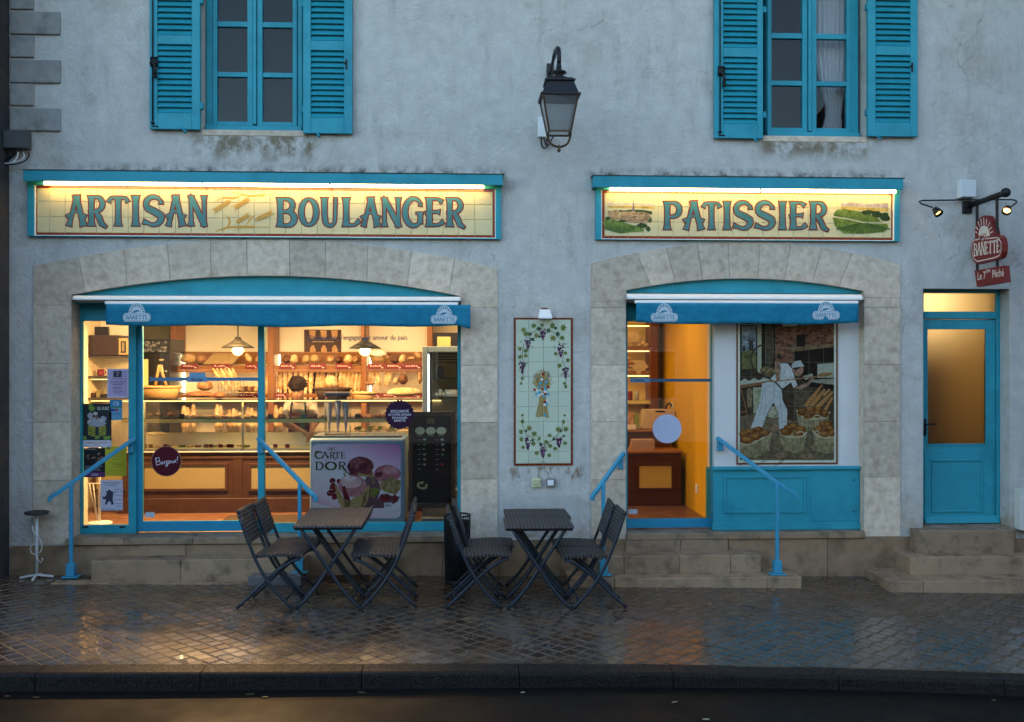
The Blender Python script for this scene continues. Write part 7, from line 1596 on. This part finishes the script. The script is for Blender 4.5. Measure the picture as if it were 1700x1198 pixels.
# glass-door cake fridge behind, with a carton on top
YK = 1.0; fk = thing('cake_fridge', (ax(735, YK), YK, FZ), 'tall grey display fridge with glass shelves beside the window jamb', 'fridge'); rx = rc(701, 575, 800, 870, YK); FGR = mat('fridge_grey', (.15, .20, .24), .4)
b = MB(); t_ = .055; b.box(rx[0], rx[0] + t_, YK, 1.6, FZ, rx[3]); b.box(rx[1] - t_, rx[1], YK, 1.6, FZ, rx[3]); b.box(rx[0] + t_, rx[1] - t_, YK, 1.6, rx[3] - .06, rx[3]); b.box(rx[0] + t_, rx[1] - t_, YK, 1.6, FZ, FZ + .3); b.build('cabinet', FGR, fk, bevel=.006)
MB().box(rx[0] + t_, rx[1] - t_, 1.56, 1.59, FZ + .3, rx[3] - .06).build('inner_back', mat('fridge_inside', (.35, .33, .22), .5), fk)
for py in (627, 659, 700, 740): z = az_(740, py, YK + .1); MB().box(rx[0] + t_ + .04, rx[1] - t_ - .01, YK + .08, 1.55, z - .006, z).build('glass_shelf', glass('green_shelf', (.55, .85, .75), .02, 1.5), fk)
MB().box(rx[0] + t_ + .004, rx[0] + t_ + .016, YK + .03, YK + .05, FZ + .35, rx[3] - .08).build('light_strip', mat('cool_strip', (.8, .85, .9), .4, emit=(.85, .95, 1.0), estr=.9), fk)
MB().box(rx[0] + t_ + .03, rx[0] + t_ + .05, YK + .02, YK + .04, FZ + .3, rx[3] - .06).build('door_stile', mat('dark_stile', (.03, .04, .05), .4), fk)
for k in range(4): z = rx[3] - .085 - .03 * k; MB().box(rx[0] + .16, rx[1] - .06, YK + .10, YK + .11, z, z + .016).build('vent_slat', IRON, fk)
z = az_(740, 659, YK + .1); c = at(751, 655, 1.25); b = MB(); b.lathe([(.085, z), (.085, z + .07), (.08, z + .075)], (c.x, 1.25, 0), 24); tag(b.build('cream_cake', mat('cake_cream', (.70, .68, .55), .5), smooth=True), 'white cream cake on the middle fridge shelf', 'cake')
c = at(731, 655, 1.25); b = MB(); [b.ball((c.x + dx, 1.25, z + .02 + dz), .025, n=8, m=6) for dx, dz in ((-.04, 0), (0, .005), (.035, 0), (.0, .035))]; tag(b.build('cream_pastry', mat('cake_cream'), smooth=True), 'small cream pastry beside the white cake in the fridge', 'pastry')
z = az_(740, 627, YK + .1); rx3 = rc(726, 607, 737, 626, 1.2); tag(MB().box(rx3[0], rx3[1], 1.2, 1.3, z, rx3[3]).build('cake_box', mat('box_dark', (.03, .035, .04), .2), bevel=.006), 'shiny dark box on the upper fridge shelf', 'box')
rx3 = rc(726, 559, 748, 575, 1.15); tag(MB().box(rx3[0], rx3[1], 1.1, 1.35, rx[3] + .0005, rx3[3]).build('carton', mat('carton_yellow', (.45, .36, .12), .7), bevel=.004), 'small yellow carton on top of the display fridge', 'carton')
rx3 = rc(719, 552, 760, 574, 1.7); tag(MB().box(rx3[0], rx3[1], 1.7, 1.75, rx3[2], rx3[3]).build('picture_frame', mat('frame_dark', (.02, .015, .015), .4), bevel=.004), 'dark panel behind the yellow carton over the fridge', 'picture')
MB().box(ax(698, .8), ax(745, .8), .62, .9, FZ + .03, FZ + .12).build('x', FGR) if False else None
sc_ = thing('floor_scale', (ax(724, .5), .55, FZ), 'grey flat trolley base under the menu board', 'trolley'); rx3 = rc(699, 843, 754, 853, .42); MB().box(rx3[0], rx3[1], .36, .485, FZ + .035, FZ + .10).build('deck', mat('trolley_grey', (.07, .09, .10), .4), sc_, bevel=.006); 
for px in (714, 740): c = at(px, 860, .42); b = MB(); b.tube([(c.x - .01, .43, FZ + .018), (c.x + .01, .43, FZ + .018)], .017, 10); b.build('wheel', IRON, sc_)
# ------------------------------------------------------------------ stickers and papers on the glass
YG = YF + .0445; fgx = PxFr(YG)
def sheet_thing(name, label, cat, rect, col, th=.0006):
    x0, x1, z0, z1 = rc(*rect, YG); t = thing(name, ((x0 + x1) / 2, YG, z0), label, cat); MB().box(x0, x1, YG - th, YG, z0, z1).build('sheet', ink(col, .5), t); return t
fq = PxFr(YG - .0008)
def lines(par, rows, m, fr=fq, w=.8):
    m_ = MB(); rd = random.Random(len(rows))
    for (xa, xb, y) in rows:
        x = xa
        while x < xb: l_ = rd.uniform(1.2, 3.5); m_.rib(fr, [(x, y), (min(xb, x + l_), y)], w, .0004); x += l_ + .7
    return m_.build('text_print', m, par)
DI = ink((.05, .045, .06), .5)
t = sheet_thing('opening_hours_sheet', 'lilac opening hours sheet taped to the narrow side pane', 'notice', (178, 612, 213, 660), (.55, .52, .62)); MB().poly(fq, [(180, 614.5), (211, 614.5), (211, 657.5), (180, 657.5)], 0).build('panel_print', ink((.42, .34, .52), .5), t); MB().poly(fq, [(188, 615.5), (202, 615.5), (202, 626), (188, 626)], .0004).build('logo_print', ink((.04, .05, .07), .5), t); MB().rib(fq, [(192, 618), (197, 618), (194, 624)], 1.4, .0008).build('logo_print', ink((.5, .3, .4), .5), t)
lines(t, [(186, 204, 628.5), (182, 208, 633), (184, 206, 635.5), (187, 203, 638), (188, 202, 642.5), (188, 202, 645), (186, 204, 649), (189, 201, 652)], DI, w=1.0)
t = sheet_thing('card_sticker', 'blue bank card sticker below the opening hours sheet', 'sticker', (182, 663.5, 203, 697), (.13, .32, .48)); MB().poly(fq, [(182.5, 664), (202.5, 664), (202.5, 677), (182.5, 677)], 0).build('band_print', ink((.03, .20, .36), .5), t); MB().poly(fq, [(182.5, 675.5), (202.5, 675.5), (202.5, 677.5), (182.5, 677.5)], .0003).build('band_print', ink((.08, .25, .05), .5), t)
m_ = MB(); text(m_, fq, 'CB', 192.5, 669.5, 6, .0006, flip=-1); m_.build('lettering', ink((.55, .62, .66), .5), t); MB().poly(fq, [(183, 678.5), (191, 678.5), (191, 682.5), (183, 682.5)], .0002).build('card_print', ink((.05, .06, .25), .5), t); MB().poly(fq, [(191.5, 678.5), (196, 678.5), (196, 682.5), (191.5, 682.5)], .0002).build('card_print', ink((.35, .05, .04), .5), t); lines(t, [(184, 201, 686), (184, 201, 688.5), (186, 189, 692.5), (192, 196, 692.5), (198, 201, 692.5)], DI)
t = sheet_thing('clown_poster', 'dark exhibition poster with striped boots on the side pane', 'poster', (136.5, 670, 185, 742.5), (.025, .03, .032)); MB().poly(fq, [(136.8, 730.5), (184.8, 730.5), (184.8, 742.3), (136.8, 742.3)], 0).build('foot_print', ink((.52, .52, .58), .5), t); rd = random.Random(5)
for c_, pts in (((.30, .30, .34), [(154, 700, 8, 7), (166, 702, 9, 7), (150, 690, 5, 5), (172, 695, 6, 4)]), ((.20, .07, .07), [(160, 694, 4, 5), (152, 706, 4, 5), (168, 708, 3, 4)]), ((.16, .26, .05), [(152, 678, 5, 4), (150, 672, 3, 3), (140, 727, 5, 3.5), (178, 727, 6, 4), (161, 726, 4, 3)]), ((.45, .42, .40), [(158, 686, 4, 3), (168, 698, 3, 2), (148, 699, 3, 2)])):
    m_ = MB(); [m_.poly(fq, blob(*p, 11, .3, rd), .0004 + k * .00003 + c_[0] * .001) for k, p in enumerate(pts)]; m_.build('figure_print', ink(c_, .5), t)
m_ = MB(); [m_.rib(fq, curve((cx_ - 6 * s, 708 + 3 * k), (cx_, 706 + 4.2 * k), (cx_ + 6 * s, 711 + 3 * k)), 2.2, .0015 + k * .0001) for s, cx_ in ((1, 152), (-1, 170)) for k in range(5)]; m_.build('boot_print', ink((.30, .30, .05), .5), t)
m_ = MB(); text(m_, fq, 'GIL KURZ', 171, 677.5, 5.4, .002, flip=-1, sx=.62, rot=0); m_.build('lettering', ink((.55, .58, .5), .5), t); m_ = MB(); text(m_, fq, "CHAPELLE DE L'ORATOIRE", 161, 734.5, 2.7, .0004, flip=-1, sx=.78); text(m_, fq, 'BEAUNE', 161, 738, 2.0, .0004, flip=-1); m_.build('lettering', ink((.35, .06, .08), .5), t)
t = sheet_thing('concert_poster', 'dark concert poster with purple foot below the boots poster', 'poster', (139, 743.5, 174.5, 792), (.018, .018, .02)); MB().poly(fq, [(139.4, 783), (174.2, 783), (174.2, 791.6), (139.4, 791.6)], 0).build('foot_print', ink((.10, .035, .13), .5), t); m_ = MB(); [m_.poly(fq, blob(rd.uniform(142, 172), rd.uniform(752, 766), 2.2, 1.4, 7, .4, rd), .0003 + k * .00003) for k in range(16)]; m_.build('crowd_print', ink((.22, .12, .08), .5), t); lines(t, [(141, 160, 745.8), (142, 170, 774), (142, 165, 777), (142, 168, 780)], ink((.35, .35, .4), .5)); m_ = MB(); text(m_, fq, 'LE JDN', 157, 787.5, 3.6, .0004, flip=-1, sx=.8); m_.build('lettering', ink((.5, .48, .55), .5), t)
t = sheet_thing('yellow_flyer', 'yellow printed flyer beside the concert poster', 'poster', (174.5, 741, 210, 790), (.46, .42, .035)); lines(t, [(178, 206, 752), (182, 203, 757), (186, 200, 762), (188, 207, 768), (188, 205, 770.5), (188, 206, 773), (190, 204, 775.5), (180, 206, 781), (178, 184, 786), (191, 197, 786), (204, 208, 786)], ink((.16, .15, .02), .5)); MB().disc(fq, (180, 743.5), 2.4, .0003, 10).build('stamp_print', ink((.12, .12, .03), .5), t)
t = sheet_thing('dog_notice', 'pale notice with a jumping dog on the side pane', 'notice', (166.5, 796.5, 204, 847), (.52, .50, .60)); lines(t, [(170, 200, 800.5), (173, 198, 803), (177, 194, 806), (190, 203, 812), (188, 203, 816), (191, 203, 822), (189, 203, 829), (191, 203, 836), (192, 202, 840), (168, 202, 845)], DI); m_ = MB()
for p in ([(174, 814), (178, 816), (180, 812), (184, 814), (188, 817), (192, 814), (188, 819), (187, 830), (189, 837), (185, 838), (183, 832), (179, 833), (177, 838), (174, 837), (176, 829), (171, 828), (169, 823), (173, 825), (176, 822), (177, 818)],): m_.poly(fq, p, .0004)
m_.build('dog_print', ink((.05, .05, .08), .5), t)
# greeting disc, scalloped disc, slogan, door bars
def disc_thing(name, label, px, py, r, col, Y, rim=None, n=40, scal=0):
    fr = PxFr(Y); c = at(px, py, Y); t = thing(name, tuple(c), label, 'sticker'); m_ = MB()
    pts = [(px + (r + (scal * abs(math.sin(k * math.pi / 4)) if scal else 0)) * math.cos(2 * math.pi * k / n), py + (r + (scal * abs(math.sin(k * math.pi / 4)) if scal else 0)) * math.sin(2 * math.pi * k / n)) for k in range(n)]
    m_.prism([(p.x, p.z) for p in (fr(*q) for q in pts)], Y - .0008, Y); m_.build('disc', ink(col, .45), t)
    if rim: MB().rib(fr, [(px + (r - .5) * math.cos(2 * math.pi * k / n), py + (r - .5) * math.sin(2 * math.pi * k / n)) for k in range(n + 1)], .9, .0014).build('rim_print', ink(rim, .4), t)
    return t, fr
t, fr = disc_thing('greeting_sticker', 'round dark red sticker reading Bonjour on the sliding door', 276, 765.5, 25.2, (.07, .006, .014), YG, (.35, .18, .10)); J = lambda a, c: (250 + (a - 850) / 3.4 + 0, 680 + c / 3.4); WI = ink((.60, .58, .66), .5); m_ = MB()
for k, pts in enumerate(([(880, 270), (884, 310)], [(878, 275), (900, 270), (903, 285), (884, 292), (905, 292), (908, 306), (884, 313)], [(920, 292), (912, 300), (918, 308), (927, 300), (920, 292)], [(932, 305), (934, 290), (944, 288), (944, 305)], [(953, 284), (952, 308), (944, 322), (936, 316), (960, 300)], [(966, 286), (959, 293), (964, 302), (972, 294), (966, 286)], [(976, 288), (978, 300), (986, 298), (988, 285), (989, 298)], [(994, 298), (994, 286), (1000, 283)], [(1010, 262), (1006, 288)], [(1005, 297), (1005, 300)])):
    m_.rib(fr, [(276 + (x - 942) / 3.55, 680 + y / 3.4) for x, y in pts], 1.15, .0016 + k * .00008)
m_.build('lettering', WI, t)
t, fr = disc_thing('scalloped_sticker', 'scalloped purple sticker reading EXCLUSIVITÉ on the shop window', 663.5, 688, 22.5, (.030, .010, .030), YG, n=96, scal=2.2); m_ = MB()
for s_, y, h, sx in (('EXCLUSIVITÉ', 682.3, 4.4, .86), ('DE VOTRE ARTISAN', 688, 3.6, .86), ('BOULANGER', 693, 3.6, .86), ('BANETTE', 697.8, 3.6, .9)): text(m_, fr, s_, 663.5, y, h, .0012, flip=-1, sx=sx)
m_.build('lettering', WI, t)
t = thing('window_slogan', tuple(at(594, 560, YG)), 'grey lettering across the top of the wide shop window', 'lettering'); m_ = MB(); text(m_, PxFr(YG), "Chaque jour, s'engager par amour du pain.", 594, 559.5, 8.4, .0004, flip=-1, sx=.85, bold=.02); m_.build('lettering', ink((.30, .28, .40), .5), t)
BARM = ink((.09, .20, .33), .5); t = thing('door_bar', tuple(at(336, 629, YG)), 'blue-grey band marked Entrée across the sliding door', 'door sign'); rx = rc(252, 626.3, 428, 632, YG); MB().box(rx[0], rx[1], YG - .0008, YG - .0001, rx[2], rx[3]).build('band', BARM, t); rx = rc(311, 625, 344, 634, YG); MB().box(rx[0], rx[1], YG - .0016, YG - .0009, rx[2], rx[3]).build('plate', ink((.16, .30, .46), .5), t); rx = rc(314, 618, 341, 625.5, YG); MB().box(rx[0], rx[1], YG - .0012, YG - .0001, rx[2], rx[3]).build('small_card', ink((.18, .34, .50), .5), t)
MB().poly(PxFr(YG), [(247, 625.5), (252, 625.8), (255, 629), (252, 632.4), (247, 632.5), (250, 629)], .0006).build('arrow_tail', BARM, t); m_ = MB(); text(m_, PxFr(YG), 'Entrée', 327.5, 629.6, 4.8, .002, flip=-1, sx=1.1); m_.build('lettering', ink((.02, .025, .03), .5), t)
x0, x1, z0, z1 = rc(241, 850, 256.5, 858.5, YG); tag(MB().box(x0, x1, YG - .0008, YG, z0, z1).build('small_label', ink((.42, .46, .52), .5)), 'small pale label at the foot of the sliding door', 'sticker')
YG2 = YF + .0295
t = thing('door_bar', tuple(at(1112, 631, YG2)), 'blue-grey band marked Sortie across the exit door', 'door sign'); rx = rc(1046, 628.5, 1182, 633.5, YG2); MB().box(rx[0], rx[1], YG2 - .0008, YG2 - .0001, rx[2], rx[3]).build('band', ink((.05, .10, .15), .5), t); rx = rc(1046, 627, 1078.5, 634.5, YG2); MB().box(rx[0], rx[1], YG2 - .0016, YG2 - .0009, rx[2], rx[3]).build('plate', ink((.13, .24, .38), .5), t); m_ = MB(); text(m_, PxFr(YG2), 'Sortie', 1062, 630.8, 4.2, .002, flip=-1, sx=1.1); m_.build('lettering', ink((.02, .025, .03), .5), t)
t, fr = disc_thing('blank_round_sticker', 'blank pale blue round sticker on the exit door', 1107.5, 711.5, 24, (.42, .46, .60), YG2)
x0, x1, z0, z1 = rc(1043.5, 845, 1058, 853, YG2); tag(MB().box(x0, x1, YG2 - .0008, YG2, z0, z1).build('small_label', ink((.42, .46, .52), .5)), 'small pale label at the foot of the exit door', 'sticker')
# ------------------------------------------------------------------ corner behind the poster pane: cabinet, shelves, oven, stand
YQ = 1.9; cs = thing('drinks_shelf', (ax(180, YQ), YQ, FZ), 'corner shelf unit with dark top cabinet behind the posters', 'shelf unit'); xq = lambda p: ax(p, YQ); zq = lambda p: az_(180, p, YQ)
MB().box(xq(120), xq(215), 2.3, 2.33, FZ, CZ - .01).build('back_panel', CREAMW, cs); MB().box(xq(132), xq(146), YQ, 2.299, FZ, CZ - .01).build('side_panel', CREAM, cs)
MB().box(xq(146.5), xq(195), YQ, 2.29, zq(590), zq(556)).build('cabinet', mat('cabinet_dark', (.035, .018, .014), .45), cs, bevel=.006)
for y in (591, 624, 660, 760): MB().box(xq(146.5), xq(213), YQ, 2.299, zq(y) - .018, zq(y)).build('shelf', mat('shelf_dark', (.06, .045, .035), .4), cs)
for y in (629, 665): MB().box(xq(148), xq(200), YQ + .05, YQ + .08, zq(y) - .01, zq(y) + .0005).build('light_strip', STRIP, cs)
MB().box(xq(196), xq(212), YQ + .02, 2.29, zq(588.5), zq(561)).build('picture', mat('gold_frame', (.40, .28, .12), .4), cs); MB().box(xq(200), xq(208), YQ + .012, YQ + .0195, zq(585), zq(566)).build('picture_panel', mat('frame_dark'), cs); MB().box(xq(202), xq(206), YQ + .006, YQ + .0115, zq(583), zq(568)).build('picture_inner', YEL, cs)
rx = rc(155, 542, 180, 556, 2.1); tag(MB().box(rx[0], rx[1], 2.1, 2.14, rx[2] + .001, rx[3]).build('picture_frame', mat('frame_dark'), bevel=.006), 'dark empty picture frame above the corner cabinet', 'picture')
c = at(167, 618, 2.05); b = MB(); z = zq(624); b.lathe([(.03, z + .001), (.036, z + .01), (.036, z + .075), (.032, z + .075), (.03, z + .015)], (c.x, 2.05, 0), 14); t = thing('mug', (c.x, 2.05, z), 'red mug on the upper corner shelf', 'mug'); b.build('cup', TAGM, t, smooth=True); b = MB(); b.tube([(c.x + .036 + .022 * math.sin(k * .45), 2.05, z + .02 + .04 * k / 7) for k in range(8)], .006, 6); b.build('handle', TAGM, t, smooth=True)
for k, (a, c_, t_) in enumerate(((150, 158, 652), (160, 166, 648), (168, 178, 654), (181, 190, 650))): rx = rc(a, t_, c_, 660, 2.0); tag(MB().box(rx[0], rx[1], 1.98, 2.12, zq(660) + .0005, rx[3]).build('jam_box', [CW, YEL, mat('frame_dark'), WOOD][k], bevel=.004), '%s packet on the lower corner shelf' % ['brown', 'yellow', 'dark flat', 'tall dark red'][k], 'packet')
YO = 2.55; ov = thing('bread_oven', (ax(258, YO), YO, FZ), 'black bread oven with grey picture panel behind the willow basket', 'oven'); ro = rc(228, 586, 281, 720, YO); MB().box(ro[0], ro[1], YO, 3.2, FZ, ro[3]).build('body', mat('oven_black', (.02, .02, .022), .3), ov, bevel=.006)
rp = rc(232, 563, 281.5, 588, YO); MB().box(rp[0], rp[1], YO + .02, 3.2, ro[3] + .0005, rp[3]).build('hood', mat('oven_black'), ov, bevel=.004); m_ = MB(); m_.poly(PxFr(YO + .0195), [(234, 566), (277, 566), (277, 584), (234, 584)], 0); m_.build('panel_print', mat('grey_collage', (.30, .28, .25), .4, col2=(.03, .03, .03), c2scale=22, c2lo=.45, c2hi=.52), ov)
m_ = MB(); m_.disc(PxFr(YO), (268, 597), 4.6, .002, 14, 1.6); m_.build('badge', mat('badge_gold', (.5, .42, .25), .4), ov); MB().box(ax(236, YO), ax(246, YO), YO - .004, YO - .0005, az_(240, 640, YO), az_(240, 596, YO)).build('lit_window', mat('oven_lit', (.6, .42, .12), .4, emit=(1, .6, .15), estr=.15), ov); b = MB(); [b.ball((ax(p, YO), YO - .006, az_(p, 616, YO)), .012, n=8, m=6) for p in (266, 271, 276)]; b.build('knob', STEEL, ov)
MB().box(ax(228, 3.2), ax(281, 3.2), 3.2, 3.29, az_(250, 563, 3.2), CZ - .01).build('wall_tiles', mat('grey_tiles', (.33, .30, .17), .4), ov) 
dsx = at(165, 858, .75); ds = thing('display_stand', (dsx.x, .75, FZ), 'white pole stand with round base behind the side pane', 'stand'); b = MB(); b.lathe([(.12, FZ), (.125, FZ + .02), (.11, FZ + .03), (.015, FZ + .04)], (dsx.x, .75, 0), 24); b.build('base', WM, ds, smooth=True); MB().tube([(dsx.x, .75, FZ + .03), (dsx.x, .75, FZ + .95)], .013, 8).build('pole', WM, ds, smooth=True); b = MB(); [b.tube([(dsx.x - .02, .75, FZ + .05), (dsx.x + d_, .74, FZ + .42)], .006, 6) for d_ in (-.10, -.06)]; b.tube([(dsx.x - .16, .72, FZ + .42), (dsx.x + .16, .72, FZ + .42)], .008, 6); b.tube([(dsx.x - .16, .78, FZ + .42), (dsx.x - .16, .72, FZ + .42)], .008, 6); b.build('wire_arm', WM, ds, smooth=True)
mt = at(380, 855, 1.0); tag(MB().box(mt.x - .05, mt.x + .75, .55, 1.25, FZ + .001, FZ + .012).build('door_mat', mat('mat_brown', (.05, .032, .018), .9, bump=(120, 1, .01)), bevel=.003), 'dark brown doormat on the shop floor inside the entrance', 'doormat')
# ------------------------------------------------------------------ behind the exit door: shelves, till counter, till
YE = 2.95; es = thing('roll_shelf', (ax(1060, YE), YE, FZ), 'lit wall shelves of rolls seen through the exit door', 'shelf unit'); xe = lambda p: ax(p, YE); ze = lambda p: az_(1060, p, YE)
MB().box(xe(1079.5), xe(1092), YE - .03, RY1 - .001, FZ, CZ - .002).build('post', mat('post_brown', (.16, .05, .015), .4), es, bevel=.006); MB().box(xe(1000), xe(1079.5), RY1 - .02, RY1 - .001, FZ, CZ - .01).build('back_panel', mat('lit_yellow', (.78, .56, .20), .6), es)
for y in (575.5, 615.5, 665): MB().box(xe(1000), xe(1079.5), YE, RY1 - .021, ze(y) - .04, ze(y)).build('shelf', SHW if y < 660 else mat('bright_shelf', (.7, .55, .2), .5), es)
for y in (540, 582, 623): MB().box(xe(1000), xe(1078), YE + .02, YE + .05, ze(y) - .012, ze(y)).build('light_strip', mat('shelf_strip_bright', (.9, .8, .5), .4, emit=(1.0, .62, .18), estr=.8), es)
for k in range(11): c = at(1040 + (k % 5) * 4.2 + (k // 5) * 1.5, 604 - (k // 5) * 6.5 + 4, 3.08); b = MB(); b.ball(c, .032, .032, .026, 10, 8); tag(b.build('brown_roll', LOAF, smooth=True), 'brown roll heaped on the middle shelf behind the exit door', 'roll', 'rolls on the middle exit shelf')
for k in range(7): c = at(1039 + k * 5.8, 572 - (k % 2) * 3 - (4 if k < 2 else 0), 3.08); b = MB(); b.ball(c, .03, .03, .026, 10, 8); tag(b.build('golden_roll', BAG, smooth=True), 'golden roll on the top shelf behind the exit door', 'roll', 'rolls on the top exit shelf')
for (px, py, lab, s_) in ((1052, 561, 'paper bag of rolls on the top exit shelf', 1), (1062, 606, 'folded paper napkin hanging from the middle exit shelf', 0)):
    c = at(px, py, 3.0); q = 12.55 / F; b = MB(); n = 10
    pts = [(-12, -10), (8, -9), (14, 0), (10, 7), (-12, 8)] if s_ else [(-14, 4), (-4, -10), (6, -6), (14, 3), (2, 10), (-3, 18), (-8, 10)]
    b.prism([(c.x + a * q, c.z - d * q) for a, d in pts], 3.03 if s_ else 2.94, 3.06 if s_ else 2.945); tag(b.build('paper_bag', mat('kraft_paper', (.60, .45, .24), .7, bump=(30, .6, .02)), bevel=.004), lab, 'bag')
for px, col, lab in ((1046, TAGM, 'red tin on the bright lower shelf behind the exit door'), (1057, STEEL, 'steel beaker on the bright lower shelf behind the exit door')): c = at(px, 660, 3.05); z = ze(665); b = MB(); b.lathe([(.032, z + .0005), (.032, z + .115), (.028, z + .12)], (c.x, 3.05, 0), 14); tag(b.build('tin', col, smooth=True), lab, 'tin')
YT = 1.78; tcn = thing('till_counter', (ax(1085, YT), YT, FZ), 'dark wooden till counter with yellow panel behind the exit door', 'counter'); xt_ = lambda p: ax(p, YT); zt_ = lambda p: az_(1085, p, YT)
MB().box(xt_(980), xt_(1131), YT, 2.2, FZ, zt_(752)).build('body', mat('till_wood', (.085, .022, .008), .35, mott=.2), tcn, bevel=.004); MB().box(xt_(980), xt_(1132.5), YT - .03, 2.2, zt_(752) + .0005, zt_(748)).build('ledge', SHW, tcn, bevel=.004)
rx = rc(1061, 773, 1114.5, 809.5, YT); MB().box(rx[0], rx[1], YT - .006, YT - .0005, rx[2], rx[3]).build('panel', mat('till_yellow', (.58, .36, .06), .5), tcn); molding('panel_moulding', (rx[0] - .025, rx[1] + .025, rx[2] - .025, rx[3] + .025), YT - .0005, .025, tcn, mat('till_wood'), .018)
MB().box(xt_(980), xt_(1126), 2.2005, 2.6, FZ, az_(1085, 716, 2.2)).build('upper_body', mat('till_wood'), tcn, bevel=.004); MB().box(xt_(980), xt_(1127), 2.17, 2.6, az_(1085, 716, 2.2) + .0005, az_(1085, 713, 2.2)).build('upper_ledge', SHW, tcn)
zz = zt_(748); bxs = rc(1046, 732, 1087, 748, 1.95)
for k in range(7): tag(MB().box(bxs[0] + .004 * k, bxs[1] - .02 + .004 * (k % 3), 1.88, 2.05, zz + .0005 + .017 * k, zz + .016 + .017 * k).build('flat_box', mat('pink_card', (.42, .26, .17), .7)), '%s flat pinkish cake box from the bottom of the till counter stack' % ORD[k], 'box', 'flat cake boxes on the till ledge')
YR = 2.3; z = az_(1085, 713, 2.2); rx = rc(1064, 680, 1121, 713, YR); tl = thing('cash_till', ((rx[0] + rx[1]) / 2, YR, z), 'beige cash till behind the blank round sticker', 'till'); BEI = mat('till_beige', (.50, .36, .20), .5)
b = MB(); b.prism([(rx[0] - .01, z + .001), (rx[1] + .01, z + .001), (rx[1], rx[3]), (rx[0] + .05, rx[3])], YR, 2.55); b.build('body', BEI, tl, bevel=.008); MB().box(ax(1088, YR), ax(1104, YR), YR - .004, YR - .0005, az_(1095, 684, YR), az_(1095, 681.5, YR)).build('display', IRON, tl); b = MB(); b.tube([at(1105, 679, 2.45), at(1107, 672, 2.5), at(1112, 669, 2.55)], .012, 6); b.build('cable', IRON, tl, smooth=True)
rx = rc(1041, 696, 1068, 713, 2.25)
for k, (a, c_, t_, m_) in enumerate(((1041, 1056, 705, TAGW), (1057, 1066, 709, YEL), (1042, 1052, 684, LOAF), (1053, 1061, 686, mat('green_card', (.22, .26, .05), .6)))): r2 = rc(a, t_, c_, 713, 2.4 if k > 1 else 2.24); tag(MB().box(r2[0], r2[1], 2.4 if k > 1 else 2.23, 2.44 if k > 1 else 2.29, z + .001, r2[3]).build('leaflet_box', m_, bevel=.003), ['white leaflet pile on the till counter', 'yellow note block beside the till', 'brown jar tray behind the till counter', 'green card holder beside the till'][k], 'box')
sk_ = (RX1 - .012, at(1113, 668, 2.4)); c = Vector((RX1, 2.52, 1.52)); so2 = thing('wall_socket', (RX1, 2.52, 1.48), 'cream wall socket on the orange wall above the till', 'socket'); MB().box(RX1 - .012, RX1 - .001, 2.46, 2.56, 1.47, 1.55).build('plate', IVORY, so2, bevel=.004); MB().box(RX1 - .03, RX1 - .0125, 2.49, 2.53, 1.49, 1.53).build('plug', IRON, so2, bevel=.004)
so3 = thing('wall_socket', (RX1, 1.25, .62), 'pale wall socket low on the orange wall', 'socket'); MB().box(RX1 - .012, RX1 - .001, 1.21, 1.29, .60, .70).build('plate', WHITE, so3, bevel=.004); MB().box(RX1 - .016, RX1 - .0125, 1.23, 1.27, .63, .67).build('insert', WM, so3)
